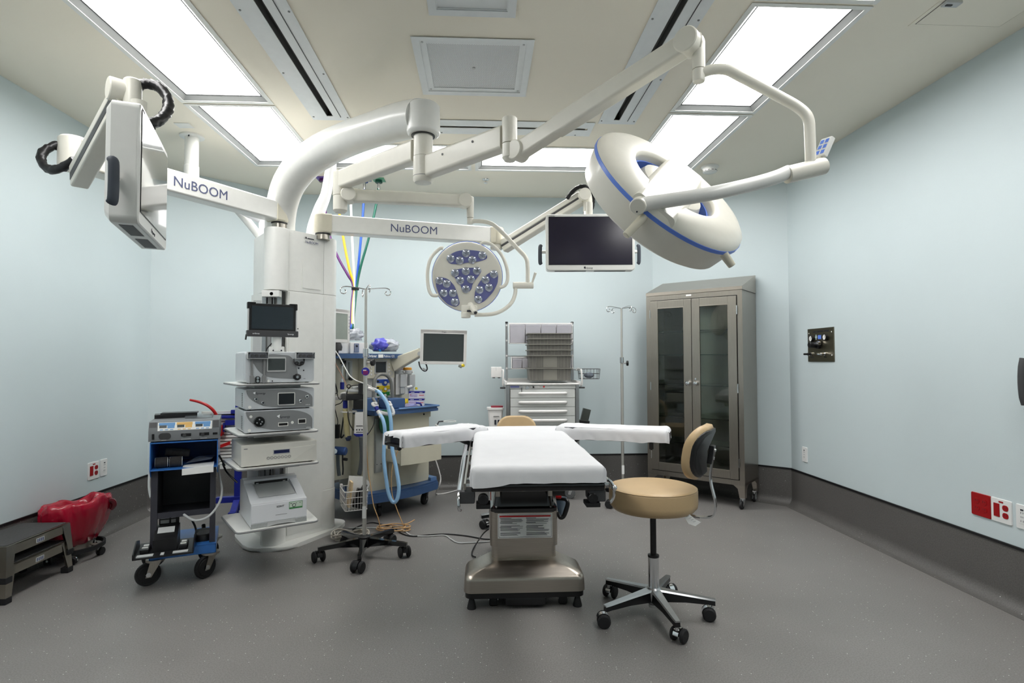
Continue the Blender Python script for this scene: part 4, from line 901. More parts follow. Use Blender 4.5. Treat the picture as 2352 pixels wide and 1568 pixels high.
# tablet on the tower
t = rk('tablet_display', 'black rugged tablet display mounted high on the tower', 'tablet', .163, .06, 1.448)
TW, TH = .285, .20
b = B(); b.span((-TW / 2 + .008, 0, .02), (TW / 2 - .008, .025, TH), .004); obj('body', b, BLACK, t)
b = B(); b.span((-TW / 2 - .004, -.006, -.002), (TW / 2 + .008, .03, .036), .004); obj('dock', b, DKGREY, t)
for sx in (-1, 1):
    b = B(); b.span((sx * (TW / 2 + .002), -.006, TH - .035), (sx * (TW / 2 - .014), .03, TH + .006), .005); b.span((sx * (TW / 2 - .045), -.006, TH - .003), (sx * (TW / 2 - .0), .03, TH + .006), .003); obj('corner_bumper', b, BLACK, t)
    b = B(); b.span((sx * (TW / 2 - .008), -.003, .035), (sx * (TW / 2 - .001), .02, TH - .03), .002); obj('side_rail', b, LTGREY, t)
b = B(); b.span((-TW / 2 + .022, -.0035, .045), (TW / 2 - .024, .001, TH - .017)); obj('screen', b, mat('tablet_screen', (40, 48, 54), .05, var=.05, scale=40, spec=.8), t)
text('arthrex', .013, (-.115, -.0068, .012), (1, 0, 0), (0, 0, 1), WINK, t, world=False)
text('Synergy', .012, (.085, -.0068, .012), (1, 0, 0), (0, 0, 1), WINK, t, world=False)
b = B(); b.cyl((-.15, .01, -.022), (-.146, .012, .01), .005, n=8); obj('stylus', b, BLACK, t)
b = B(); b.tube([(.015, .02, -.002), (.01, .03, -.03), (-.02, .05, -.07), (-.028, .06, -.1)], .0035, 8, sm=4); obj('cord', b, BLACK, t)
b = B(); b.span((-.03, .025, .06), (.03, .05, .14), .005); b.cyl((.03, .04, -.09), (.03, .04, .07), .03, n=18); b.span((-.012, .02, -.105), (.075, .06, -.06), .006); obj('mount', b, WHITE, t)
for sx in (.008, .055): k = B(); k.cyl((sx, .021, -.085), (sx, .017, -.085), .005, n=8); obj('bolt', k, INK, t)

# ================================================================== electrosurgical cart
CO, CT = (-1.95, 3.40, 0), radians(22.5)
CM = Matrix.Translation(Vector(CO)) @ Matrix.Rotation(CT, 4, 'Z')
cart = thing('equipment_cart', 'blue and black steel equipment cart on four large casters', 'cart', CO, CT)
CBL = mat('cart_blue', (50, 110, 184), .35, var=.04, coat=.2); CBK = mat('cart_black', (34, 34, 38), .45, var=.08); CPO = mat('cart_post', (58, 58, 66), .4, var=.06)
b = B(); b.span((.03, 0, .195), (.375, .40, .201)); b.span((.03, 0, .147), (.375, .006, .199)); b.span((.03, .394, .147), (.375, .40, .199)); b.span((.03, 0, .147), (.036, .40, .199)); b.span((.369, 0, .147), (.375, .40, .199)); obj('deck', b, CBL, cart)
b = B(); b.span((.18, -.002, .158), (.25, 0, .190)); so = obj('data_label', b, mat('aqua_label', (176, 204, 206), .6, var=.05), cart)
q = B()
for i in range(5): q.span((.186, -.0028, .163 + i * .005), (.24 - .008 * (i % 3), -.0018, .1645 + i * .005))
obj('label_text', q, BINK, so)
for x0, x1 in ((.03, .064), (.336, .367)):
    b = B(); b.span((x0, .03, .2), (x1, .06, .66), .002); obj('post', b, CPO, cart)
b = B(); b.span((.064, .035, .372), (.336, .05, .405), .001); obj('cross_rail', b, CPO, cart)
b = B(); b.span((.06, .30, .39), (.34, .31, .67)); b.span((.06, .05, .385), (.34, .31, .392)); b.span((.058, .05, .39), (.064, .31, .67)); b.span((.336, .05, .39), (.342, .31, .67)); obj('rear_bin', b, CBK, cart)
for x0 in (.026, .372):
    b = B(); prof = [(-.01, .60), (.015, .60), (.04, .56), (.39, .56), (.39, .825), (-.01, .825), (-.01, .665)]
    prof = [(-.012, .66), (.03, .62), (.39, .62), (.39, .825), (-.012, .825)]
    b.loft([[(x, y, z) for y, z in prof] for x in (x0, x0 + .005)]); obj('side_panel', b, CBL, cart)
b = B(); b.span((.03, -.012, .66), (.373, .39, .666)); obj('shelf', b, CBL, cart)
b = B(); b.span((.03, -.012, .818), (.373, .39, .825)); obj('top', b, CBL, cart)
b = B(); b.span((.03, .384, .62), (.373, .39, .82)); obj('back_panel', b, mat('cart_blue_dark', (26, 62, 118), .4, var=.05), cart)
for x, y, sw in ((.06, .03, pi + .25), (.345, .03, pi - .5 + 1.2), (.05, .36, pi + .2), (.35, .36, pi + .6)):
    caster(cart, x, y, .066, .032, sw, .147, False, STEEL, RUBBER)
# generator
t = thing('surgical_generator', 'grey electrosurgical generator with colour-coded front on the blue cart', 'generator', CM @ Vector((.018, -.015, .826)), CT)
GEN = mat('generator_grey', (112, 115, 118), .42, var=.03)
b = B(); b.loft([[(x, y, z) for y, z in ((0, .006), (.34, .006), (.34, .118), (.03, .118), (.022, .116), (0, .062))] for x in (0, .366)]); obj('case', b, GEN, t)
def slope(x, s, off=.0015):    # s 0..1 up the sloped upper face
    y = .0 + .022 * s; z = .062 + .054 * s; n = Vector((0, -.926, .377)); return Vector((x, y, z)) + n * off
def slab(x0, x1, s0, s1, m, name, par, off=.0015):
    q = B(); c = [slope(x0, s0, off), slope(x1, s0, off), slope(x1, s1, off), slope(x0, s1, off)]; d = [slope(x0, s0, -.001), slope(x1, s0, -.001), slope(x1, s1, -.001), slope(x0, s1, -.001)]
    q.raw(c + d, [(0, 1, 2, 3), (0, 4, 5, 1), (1, 5, 6, 2), (2, 6, 7, 3), (3, 7, 4, 0)]); return obj(name, q, m, par)
so = slab(.045, .325, .06, .92, mat('panel_white', (226, 226, 222), .5, var=.01), 'control_panel', t)
for x0, c in ((.05, (96, 146, 196)), (.14, (216, 172, 96)), (.235, (96, 146, 196))):
    m_ = mat('panel_tint_%d' % c[0], c, .5, var=.02)
    slab(x0, x0 + .082, .58, .88, m_, 'colour_band', so, .002); slab(x0 + .044, x0 + .08, .3, .6, m_, 'colour_patch', so, .002); slab(x0 + .003, x0 + .04, .35, .62, SCREENG, 'readout', so, .003)
    for i in range(3): slab(x0 + .006 + i * .026, x0 + .022 + i * .026, .12, .2, m_, 'key', so, .002)
slab(.004, .04, .45, .95, DKGREY, 'name_plate', t)
slab(.33, .362, .2, .95, DKGREY, 'port_plate', t)
q = B(); q.span((.018, -.004, .018), (.03, .001, .05)); obj('power_switch', q, BLACK, t)
q = B(); o = rrect(.062, .038, .018, 4); q.loft([[(p[0] + .082, .001, p[1] + .034) for p in o], [(p[0] + .082, -.003, p[1] + .034) for p in o]]); obj('socket_panel', q, DKGREY, t)
for x in (.19, .285):
    q = B(); q.span((x - .026, -.002, .028), (x + .026, .001, .045)); so = obj('connector', q, BLACK, t)
    k = disc((x - .008, -.002, .034), .010, .003); obj('connector_ring', k, DKGREY, so)
q = B(); q.span((.33, -.002, .03), (.355, .001, .042)); obj('connector', q, BLACK, t)
for x, w_ in ((.065, .025), (.165, .05), (.265, .035)):
    q = B(); q.span((x, -.0008, .010), (x + w_, .0005, .013)); obj('caption', q, LTGREY, t)
for x in (.02, .34):
    for y in (.03, .3): q = B(); q.cyl((x, y, 0), (x, y, .007), .01, n=10); obj('foot', q, BLACK, t)
b = B(CM); b.box((.13, .27, .956), (.23, .12, .022), (0, 0, .1)); b.box((.15, .28, .97), (.2, .1, .008), (0, 0, -.03)); solo('document_folder', b, BLACK, 'black folder lying on the back of the generator', 'folder')
b = B(CM); b.frame(.18, .33, .0, .02, .004, .15, .154); b.v = [v for v in b.v]; b2 = B(CM); b2.span((.19, .13, .946), (.34, .25, .950)); b2.span((.19, .13, .95), (.34, .134, .962)); b2.span((.336, .13, .95), (.34, .25, .962)); b2.span((.19, .246, .95), (.34, .25, .962))
solo('clear_tray', b2, mat('clear_plastic', (220, 226, 230), .08, var=0, trans=.85, alpha=.6), 'small clear plastic tray on the generator', 'tray')
# things in the cart's shelf
FOAM = mat('charcoal_wrap', (54, 52, 52), .9, var=.15, scale=60, bump=.2)
for (x, y, z, a, lb) in ((.078, .06, .698, 0, 'left roll of charcoal wrap standing in front in the cart shelf'), (.152, .06, .698, 0, 'right roll of charcoal wrap standing in front in the cart shelf')):
    b = B(CM); b.lathe([(0, -.032), (.026, -.032), (.031, -.028), (.031, .028), (.026, .032), (0, .032)], 20, (x, y, z), (1, .08, 0)); t = solo('wrap_roll', b, FOAM, lb, 'roll')
    for s_ in (-.033, .031):
        q = B(CM); q.lathe([(.020, 0), (.028, 0), (.028, .0025), (.020, .0025)], 18, (x + s_, y, z), (1, .08, 0)); obj('white_edge', q, WHITE, t, True)
b = B(CM); b.lathe([(0, -.065), (.02, -.065), (.024, -.06), (.024, .06), (.02, .065), (0, .065)], 20, (.155, .115, .745), (1, .05, -.12)); b.v = [v for v in b.v]; solo('wrap_roll', b, FOAM, 'longer charcoal roll lying across behind the two rolls', 'roll')
b = B(CM); b.raw([(.19, -.014, .662), (.355, -.014, .668), (.355, .08, .678), (.19, .08, .670), (.19, -.018, .625), (.355, -.018, .631)], [(0, 1, 2, 3), (4, 5, 1, 0)]); b.raw([(v.x, v.y, v.z) for v in []], [])
pv = [CM.inverted() @ v for v in b.v]; b = B(CM); b.raw(pv + [v + Vector((0, .0, .0)) + Vector((0, -.0012, .0012)) for v in pv], [(0, 1, 2, 3), (4, 5, 1, 0), (6, 9, 8, 7), (10, 6, 7, 11), (0, 3, 9, 6), (3, 2, 8, 9), (2, 1, 7, 8), (1, 5, 11, 7), (5, 4, 10, 11), (4, 0, 6, 10)])
solo('paper_slip', b, PAPER, 'pale paper slip hanging over the edge of the cart shelf', 'paper')
b = B(CM); b.raw([(.20, .06, .682), (.34, .05, .70), (.36, .2, .705), (.24, .21, .69), (.27, .13, .712)], [(0, 1, 4), (1, 2, 4), (2, 3, 4), (3, 0, 4), (0, 3, 2, 1)]); solo('plastic_pouch', b, mat('pouch', (120, 128, 140), .15, var=.1, coat=.5), 'crumpled clear pouch lying in the cart shelf', 'pouch')
# foot pedals
t = thing('foot_pedal', 'large black double foot pedal on the cart deck', 'foot pedal', CM @ Vector((.10, -.01, .202)), CT)
b = B(); b.span((-.13, -.14, .0), (.165, .16, .008)); obj('base_plate', b, BLACK, t)
for sx in (-1, 1):
    b = B(); x = .0175 + sx * .145; b.loft([[(xx, y, z) for y, z in ((-.14, .006), (.10, .006), (.08, .05), (-.02, .075), (-.10, .045), (-.14, .03))] for xx in (x - .003, x + .003)]); obj('guard', b, BLACK, t)
b = B(); b.loft([[(x, y, z) for y, z in ((-.06, .006), (.14, .006), (.14, .115), (.07, .12), (.0, .085), (-.06, .075))] for x in (-.045, .075)]); so = obj('pedal_body', b, BLACK, t)
b = B(); b.span((-.03, .069, .155), (.065, .085, .158)); b.span((-.035, .125, .10), (.07, .14, .165), .003); obj('handle', b, BLACK, so)
for x0, x1, y0, z0, y1, z1 in ((-.03, .055, .012, .0935, .055, .1145),):
    q = B(); q.raw([(x0, y0, z0), (x1, y0, z0), (x1, y1, z1), (x0, y1, z1), (x0, y0, z0 + .003), (x1, y0, z0 + .003), (x1, y1, z1 + .003), (x0, y1, z1 + .003)], [(0, 3, 2, 1), (4, 5, 6, 7), (0, 1, 5, 4), (1, 2, 6, 5), (2, 3, 7, 6), (3, 0, 4, 7)]); obj('label', q, LTGREY, so)
for x0, x1 in ((-.028, .018), (.028, .052)):
    q = B(); q.span((x0, .122, .122), (x1, .126, .158)); obj('label', q, LTGREY, so)
for x0, x1 in ((-.115, -.035), (.06, .135)):
    q = B(); q.span((x0, -.125, .008), (x1, -.085, .011)); obj('label', q, LTGREY, t)
q = B(); q.span((0, -.13, .008), (.018, -.085, .011)); obj('label', q, LTGREY, t)
for x in (-.085, .105):
    q = B(); q.span((x - .022, -.06, .008), (x + .022, .06, .03), .004); so = obj('side_pedal', q, BLACK, t)
    q = B(); q.span((x - .015, -.03, .03), (x + .015, -.012, .033)); q.span((x - .012, .01, .03), (x + .014, .04, .033)); obj('side_label', q, WHITE, so)
t = thing('foot_switch', 'small rounded black foot switch at right on the cart deck', 'foot switch', CM @ Vector((.30, .12, .201)), CT)
b = B(); o = rrect(.10, .11, .04, 5); b.loft([[(p[0], p[1], 0) for p in o], [(p[0], p[1], .02) for p in o], [(p[0] * .9, p[1] * .9, .055 if p[1] > 0 else .035) for p in o]]); obj('housing', b, BLACK, t)
b = B(); o = rrect(.07, .06, .02, 4); b.loft([[(p[0], p[1] - .012, .040 + p[1] * .15) for p in o], [(p[0], p[1] - .012, .044 + p[1] * .15) for p in o]]); obj('pedal', b, DKGREY, t)
b = B(); b.cyl((0, .06, .03), (-.005, .1, .06), .012, n=12); b.tube([(-.04, .05, .03), (-.05, .06, .07), (-.07, .05, .12)], .006, 8, sm=3); obj('cord', b, BLACK, t)
# cart cords
b = B(CM); b.tube([(.20, .028, .385), (.26, -.02, .355), (.33, -.03, .37), (.385, .02, .43), (.40, .06, .5), (.385, .1, .58), (.376, .16, .64)], .007, 8, sm=5); solo('power_cable', b, LTGREY, 'pale grey cord looping over the right post of the blue cart', 'cord')
b = B(CM); b.tube([(.02, .3, .84), (.004, .26, .75), (.0, .22, .62), (.006, .16, .54), (.026, .08, .49)], .008, 8, sm=5); solo('power_cable', b, LTGREY, 'pale grey cord hanging down left side of the blue cart', 'cord')
b = B(); b.tube([CM @ Vector((.379, .12, .71)), CM @ Vector((.41, .15, .64)), PY(512, 1065, 3.75), PY(522, 1085, 3.72), PY(545, 1108, 3.70)], .006, 8, sm=5); solo('printer_cable', b, BLACK, 'black cord running from the blue cart to the printer', 'cord')

# ================================================================== blue louvred rack behind the cart
BO = (-1.98, 4.66, 0); BT = radians(12)
t = thing('louvre_rack', 'blue wheeled rack with white louvred panel behind the blue cart', 'rack', BO, BT)
b = B(); b.span((-.24, .0, .44), (.16, .012, .475), .002); b.span((-.24, .0, .875), (.16, .012, .90), .002); b.span((-.24, 0, .44), (-.23, .012, .9)); b.span((.15, 0, .44), (.16, .012, .9)); obj('panel_frame', b, WHITE, t)
sl = None
for i in range(15):
    q = B(); q.box((-.04, .004, .487 + i * .0262), (.37, .006, .0195), (radians(-20), 0, 0)); s_ = obj('slat', q, WHITE, t)
b = B(); b.span((-.23, .014, .47), (.15, .018, .88)); obj('backing', b, BLACK, t)
b = B(); b.span((.0, .015, .08), (.05, .06, .95), .003); obj('upright', b, DBLUE, t)
b = B(); b.span((-.13, .0, .17), (.06, .05, .215), .003); obj('cross_beam', b, DBLUE, t)
b = B(); b.loft([[(x, y, z) for y, z in ((-.14, .10), (.02, .17), (.02, .2), (-.14, .125))] for x in (-.0, .045)]); b.span((-.005, -.17, .085), (.045, -.13, .13)); b.span((-.0, .02, .085), (.045, .25, .13)); obj('foot_bar', b, DBLUE, t)
caster(t, .02, -.15, .036, .022, .5, .09, False, CHROME, RUBBER); caster(t, .02, .22, .036, .022, .4, .09, False, CHROME, RUBBER)
for x0, z0, w_, h_ in ((-.11, .845, .12, .02), (-.06, .79, .10, .04), (-.02, .88, .07, .03), (-.075, .74, .014, .07)):
    q = B(); q.span((x0, -.05, z0), (x0 + w_, .0, z0 + h_), .003); obj('blue_clip', q, DBLUE, t)
q = B(); q.span((-.13, -.07, .71), (-.075, .0, .79), .004); q.loft([[(-.13 + s_ * .11, y, .60 + s_ * .04 + z) for y, z in ((-.06, 0), (-.03, 0), (-.03, .025), (-.06, .025))] for s_ in (0, 1)]); q.span((-.14, -.045, .60), (-.12, -.025, .72)); obj('red_bracket', q, RED, t)
q = B(BM_ := Matrix.Identity(4)); pts = [PY(503, 985, 4.5), PY(500, 962, 4.48), PY(492, 945, 4.46), PY(478, 932, 4.45), PY(458, 923, 4.44), PY(436, 918, 4.43)]
q.tube(pts, [.013, .012, .012, .011, .010, .008], 10, sm=5); obj('red_tube', q, RED, t, True)

# ================================================================== stacked step stools
MATTE = mat('tread_rubber', (62, 62, 62), .85, var=.15, scale=90, bump=.15)
STEELD = mat('dark_polished_steel', (172, 166, 154), .28, 1.0, var=.08, scale=5)
def step_stool(z, label):
    t = thing('step_stool', label, 'step stool', (-2.695, 3.445, z), 0, None)
    w2, l2, top = .145, .235, .195
    o = rrect(2 * w2, 2 * l2, .012, 3)
    b = B(); b.prism(o, top - .006, top); 
    for x0, x1, y0, y1 in ((-w2, -w2 + .004, -l2, l2), (w2 - .004, w2, -l2, l2), (-w2, w2, -l2, -l2 + .004), (-w2, w2, l2 - .004, l2)): b.span((x0, y0, top - .055), (x1, y1, top - .002))
    obj('deck', b, STEELD, t)
    b = B(); b.prism(rrect(2 * w2 - .024, 2 * l2 - .024, .008, 3), top, top + .0025); obj('tread', b, MATTE, t)
    for sx in (-1, 1):
        for sy in (-1, 1):
            b = B(); ex, ey = sx * w2, sy * l2; px_, py_ = sx * (w2 + .012), sy * (l2 + .014)
            def leaf(xa, ya, xb, yb, wx, wy):
                b.raw([(xa, ya, top - .003), (xa + wx, ya + wy, top - .003), (xb + wx * .62, yb + wy * .62, .03), (xb, yb, .03)], [(0, 1, 2, 3)])
                b.raw([(xa - sx * .003 * (wx == 0), ya - sy * .003 * (wy == 0), top - .003), (xa + wx - sx * .003 * (wx == 0), ya + wy - sy * .003 * (wy == 0), top - .003), (xb + wx * .62 - sx * .003 * (wx == 0), yb + wy * .62 - sy * .003 * (wy == 0), .03), (xb - sx * .003 * (wx == 0), yb - sy * .003 * (wy == 0), .03)], [(3, 2, 1, 0)])
            leaf(ex, ey, px_, py_, -sx * .065, 0); leaf(ex, ey, px_, py_, 0, -sy * .065)
            lo_ = obj('leg', b, STEELD, t)
            q = B(); q.box((sx * (w2 - .008), sy * (l2 - .006), .017), (.046, .046, .034), None, .004); obj('rubber_foot', q, RUBBER, lo_)
            q = B(); q.box((sx * (w2 + .004), sy * (l2 - .018), .055), (.006, .018, .03)); obj('clip', q, STEEL, lo_)
    b = B(); b.span((w2, -.03, top - .045), (w2 + .0012, .03, top - .02)); so = obj('label_plate', b, LTGREY, t)
    q = B()
    for i in range(4): q.span((w2 + .001, -.024 + i * .013, top - .041), (w2 + .002, -.016 + i * .013, top - .024))
    obj('label_print', q, BINK, so)
    return t
step_stool(0.0, 'lower of two stacked steel step stools by the left wall')
step_stool(0.108, 'upper of two stacked steel step stools, black tread on top')

# ================================================================== red-bagged kick bucket
t = thing('kick_bucket', 'low wheeled bucket lined with a crumpled red bag by left wall', 'waste bucket', (-2.69, 3.94, 0))
def bag(th, k, rad, z, seed):
    return rad * (1 + .05 * sin(5 * th + seed) + .035 * sin(9 * th + 2.1 * seed) + .03 * sin(14 * th + k))
rings = []; N = 72
for k, (r_, z) in enumerate(((.115, .10), (.15, .115), (.185, .16), (.212, .22), (.232, .30), (.24, .345), (.236, .385), (.222, .405), (.205, .395), (.19, .36), (.17, .30), (.16, .22))):
    ring = []
    for i in range(N):
        th = 2 * pi * i / N; R_ = bag(th, k * .7, r_, z, 1.3 + .25 * k)
        zz = z + (.014 * sin(4 * th + 1) + .01 * sin(7 * th + k) + .02 * cos(th + .4)) * (1 if k > 1 else .3)
        if k < 8: R_ *= 1 + .02 * sin(22 * th + 3 * z * 20)
        ring.append((R_ * cos(th) * .64, R_ * sin(th) * 1.05, zz * .93))
    rings.append(ring)
b = B(); b.loft(rings, True); obj('red_bag', b, mat('red_bag', (166, 8, 42), .25, var=.1, scale=6, coat=.3), t, ang=180)
b = B(); b.tube([(.10, .14, .345), (.125, .165, .33), (.13, .175, .30), (.115, .17, .27)], [.012, .018, .018, .012], 8, sm=3); obj('bag_knot', b, mat('dark_red_bag', (92, 16, 28), .3, var=.1, coat=.3), t)
b = B(); b.lathe([(0, .06), (.10, .06), (.115, .13), (.11, .13), (.096, .065), (0, .065)], 32); b.v = [Vector((v.x * .8, v.y, v.z)) for v in b.v]; obj('pail', b, STEEL, t)
b = B(); b.lathe([(.165, .062), (.18, .062), (.18, .088), (.165, .088)], 40, closed=True); b.v = [Vector((v.x * .86, v.y, v.z)) for v in b.v]; obj('bumper_ring', b, RUBBER, t)
for a in (-60, 12, 84, 156, 228):
    x, y = .14 * cos(radians(a)), .165 * sin(radians(a)); q = B(); q.tube([(x * .55, y * .55, .08), (x, y, .075)], .008, 8); obj('spoke', q, STEEL, t)
    caster(t, x * .92, y, .026, .02, radians(a + 70), .07, True, CHROME, RUBBER)

# ================================================================== IV poles
def star_base(t, n, R_, a0, zc, leg_top, wheel_r, legm, hoodm, hub_r=.035, topm=None, twin=True):
    for k in range(n):
        a = a0 + 2 * pi * k / n; M = Matrix.Rotation(a, 4, 'Z'); q = B(M)
        q.loft([[(x, -w_ / 2, z0), (x, w_ / 2, z0), (x, w_ / 2 * .8, z1), (x, -w_ / 2 * .8, z1)] for x, w_, z0, z1 in ((.0, .055, zc - .045, zc + .012), (.05, .05, zc - .045, zc + .008), (R_ * .55, .036, leg_top - .022, (zc + leg_top) / 2 + .002), (R_ * .93, .03, leg_top - .026, leg_top), (R_ + .012, .026, leg_top - .03, leg_top - .004))])
        lo_ = obj('leg', q, legm, t)
        if topm:
            q = B(M); q.loft([[(x, -w_ / 2, z0), (x, w_ / 2, z0), (x, w_ / 2 * .75, z0 + .007), (x, -w_ / 2 * .75, z0 + .007)] for x, w_, z0 in ((.03, .056, zc + .006), (R_ * .55, .04, (zc + leg_top) / 2), (R_ * .93, .033, leg_top - .003), (R_ + .014, .028, leg_top - .007))]); obj('leg_top', q, topm, lo_)
        caster(t, R_ * cos(a), R_ * sin(a), wheel_r, wheel_r * 1.5, a + 2.2 + .9 * k, leg_top - .022, twin, hoodm, RUBBER)
def iv_pole(label, x, y, ztop, rot, arm, group=None, knob_z=1.2, zsplit=1.2):
    t = thing('iv_pole', label, 'iv pole', (x, y, 0), 0)
    star_base(t, 5, .285, rot, .115, .105, .036, BLACKGL, BLACK)
    b = B(); b.lathe([(0, .06), (.04, .06), (.045, .075), (.04, .13), (.02, .14), (0, .14)], 20); obj('hub', b, BLACK, t)
    b = B(); b.cyl((0, 0, .1), (0, 0, zsplit), .0135, n=16); obj('lower_tube', b, POLE, t)
    b = B(); b.cyl((0, 0, zsplit), (0, 0, ztop), .0095, n=14); obj('upper_tube', b, POLE, t)
    b = B(); b.cyl((0, 0, zsplit - .05), (0, 0, zsplit + .008), .0175, n=16, bev=.003); b.cyl((0, 0, knob_z), (.045, -.01, knob_z), .006, n=10); ko = obj('collar', b, CHROME, t)
    b = B(); b.cyl((.04, -.008, knob_z), (.06, -.014, knob_z), .024, n=14, bev=.004); obj('knob', b, BLACK, t)
    b = B(); b.span((-.012, -.0145, .25), (.012, -.012, .33)); obj('label_strip', b, PAPER, t)
    for k in range(4):
        a = .35 + k * pi / 2; c_, s_ = cos(a), sin(a)
        q = B(); pts = [(0, 0, ztop), (arm * .5 * c_, arm * .5 * s_, ztop + .01), (arm * .85 * c_, arm * .85 * s_, ztop + .012), (arm * c_, arm * s_, ztop - .004), (arm * .98 * c_, arm * .98 * s_, ztop - .03), (arm * .86 * c_, arm * .86 * s_, ztop - .036), (arm * .78 * c_, arm * .78 * s_, ztop - .022), (arm * .84 * c_, arm * .84 * s_, ztop - .008)]
        q.tube(pts, .0035, 8, sm=5); obj('hook', q, CHROME, t)
    return t
pp = PY(839, 900, 3.86)
t = iv_pole('steel drip pole with four hooks standing before the anaesthesia machine', pp.x, 3.86, PY(838, 664, 3.86).z, radians(-12), .165, knob_z=PY(840, 832, 3.86).z, zsplit=PY(840, 905, 3.86).z + .3)
b = B(); q = PY(841, 853, 3.84); b.cyl((pp.x + .004, 3.846, q.z), (pp.x + .004, 3.842, q.z), .027, n=22); so = obj('round_sticker', b, mat('sticker_blue', (40, 44, 150), .5, var=.02), t, True)
b = B(); 
for i in range(3): b.span((pp.x - .012, 3.8405, q.z - .018 + i * .009), (pp.x + .022, 3.8425, q.z - .0145 + i * .009))
obj('sticker_stripes', b, RED, so, True)
b = B(); b.span((pp.x - .012, 3.8405, q.z + .006), (pp.x + .01, 3.842, q.z + .012)); obj('sticker_field', b, WHITE, so, True)
p2 = PY(1430, 1040, 5.2)
iv_pole('steel drip pole with four hooks by the steel cabinet', p2.x, 5.2, PY(1431, 708, 5.2).z, radians(20), .16, knob_z=PY(1431, 834, 5.2).z, zsplit=PY(1431, 834, 5.2).z + .05)
# ================================================================== operating table
TX = .235
tb = thing('operating_table', 'operating table on brushed steel pedestal in the middle of the room', 'operating table', (TX, 3.2, 0))
TW2 = .285; TF, TB = 2.35, 3.80
BX0, BX1 = -.095, .545
def rring(x0, x1, y0, y1, z, r=.04, n=4): return [(p[0] + (x0 + x1) / 2, p[1] + (y0 + y1) / 2, z) for p in rrect(x1 - x0, y1 - y0, r, n)]
b = B(); b.loft([rring(BX0, BX1, 2.985, 3.24, .088, .04), rring(BX0 + .002, BX1 - .002, 2.988, 3.24, .145, .04), rring(BX0 + .006, BX1 - .006, 2.994, 3.24, .162, .04), rring(BX0 + .016, BX1 - .016, 3.006, 3.24, .174, .04), rring(BX0 + .03, BX1 - .03, 3.02, 3.24, .180, .04), rring(.045, .415, 3.07, 3.24, .226, .04)]); b.loft([rring(.06, .40, 3.2, 4.0, z, .04) for z in (.088, .2)]); obj('base_cover', b, STEELH, tb, True, 50)
b = B(); b.loft([rring(BX0 + .006, BX1 - .006, 2.992, 3.23, z, .04) for z in (.058, .09)]); b.loft([rring(.065, .395, 3.2, 3.99, z, .04) for z in (.058, .09)]); obj('bumper', b, BLACK, tb, True)
b = B(); b.span((.12, 2.99, .018), (.335, 3.9, .06), .01); obj('under_box', b, BLACK, tb, True)
for x, ys_ in ((-.055, (3.02,)), (.505, (3.02,)), (.10, (3.95,)), (.36, (3.95,))):
    for y in ys_:
        b = B(); b.lathe([(0, 0), (.024, 0), (.024, .006), (.013, .05), (0, .05)], 16, (x, y, 0)); fo_ = obj('levelling_foot', b, RUBBER, tb, True)
        b = B(); b.cyl((x, y, .045), (x, y, .066), .008, n=12); obj('thread', b, CHROME, fo_, True)
for x, ys_ in ((.06, (3.05,)), (.43, (3.05,)), (.14, (3.85,)), (.32, (3.85,))):
    for y in ys_:
        b = B(); b.cyl((x - .022, y, .032), (x + .022, y, .032), .032, n=22, bev=.005); wo = obj('wheel', b, RUBBER, tb, True)
        b = B(); b.cyl((x - .025, y, .032), (x + .025, y, .032), .012, n=14); obj('axle', b, CHROME, wo, True)
b = B(); b.loft([rring(.053, .405, 3.108, 3.62, .215, .035), rring(.053, .405, 3.108, 3.62, .30, .035)]); obj('lower_column', b, STEELH, tb, True)
b = B(); b.loft([rring(.044, .414, 3.10, 3.63, .29, .035), rring(.044, .414, 3.10, 3.63, .475, .035)]); obj('column', b, STEELH, tb, True)
b = B(); b.loft([rring(.05, .408, 3.104, 3.62, .468, .04), rring(.044, .414, 3.098, 3.63, .472, .04), rring(.044, .414, 3.098, 3.63, .492, .04), rring(.06, .40, 3.12, 3.61, .50, .04), rring(.075, .385, 3.13, 3.60, .58, .04), rring(.10, .36, 3.13, 3.60, .74, .04)]); obj('bellows', b, BLACKGL, tb, True, 50)
b = B(); b.span((.14, 3.06, .60), (.32, 3.14, .612), .003)
b = B(); b.span((.0, 2.7, .70), (.47, 3.7, .745), .01); obj('subframe', b, BLACK, tb, True)
for x in (.085, .37):
    b = B(); b.span((x - .012, 3.09, .56), (x + .012, 3.13, .70), .003); obj('bracket', b, STEEL, tb, True)
# warning label on the column front
b = B(); b.span((.085, 3.0982, .335), (.382, 3.1002, .466)); lo_ = obj('warning_label', b, PAPER, tb, True)
b = B(); b.frame(.090, .377, .340, .461, .0015, 3.0975, 3.0985); obj('label_border', b, INK, lo_, True)
b = B(); b.span((.094, 3.0974, .448), (.373, 3.0984, .457)); obj('label_red_bar', b, RED, lo_, True)
b = B(); rl = random.Random(5)
for colx in (.096, .238):
    z = .441; k = 0
    while z > .346:
        w_ = .128 if k % 5 else .07
        if not (k % 8 == 7): b.span((colx + (0 if k % 5 == 0 else .003), 3.0974, z), (colx + w_ * rl.uniform(.72, 1), 3.0984, z + (.0026 if k % 5 == 0 else .0019)))
        z -= .0048; k += 1
obj('label_print', b, INK, lo_, True, kind='stuff')
b = B(); b.raw([(.115, 3.055, .2045), (.225, 3.055, .2045), (.225, 3.085, .224), (.115, 3.085, .224), (.115, 3.053, .206), (.225, 3.053, .206), (.225, 3.083, .2255), (.115, 3.083, .2255)], [(4, 5, 6, 7), (0, 1, 5, 4), (1, 2, 6, 5), (2, 3, 7, 6), (3, 0, 4, 7)]); po = obj('rating_plate', b, INK, tb, True)
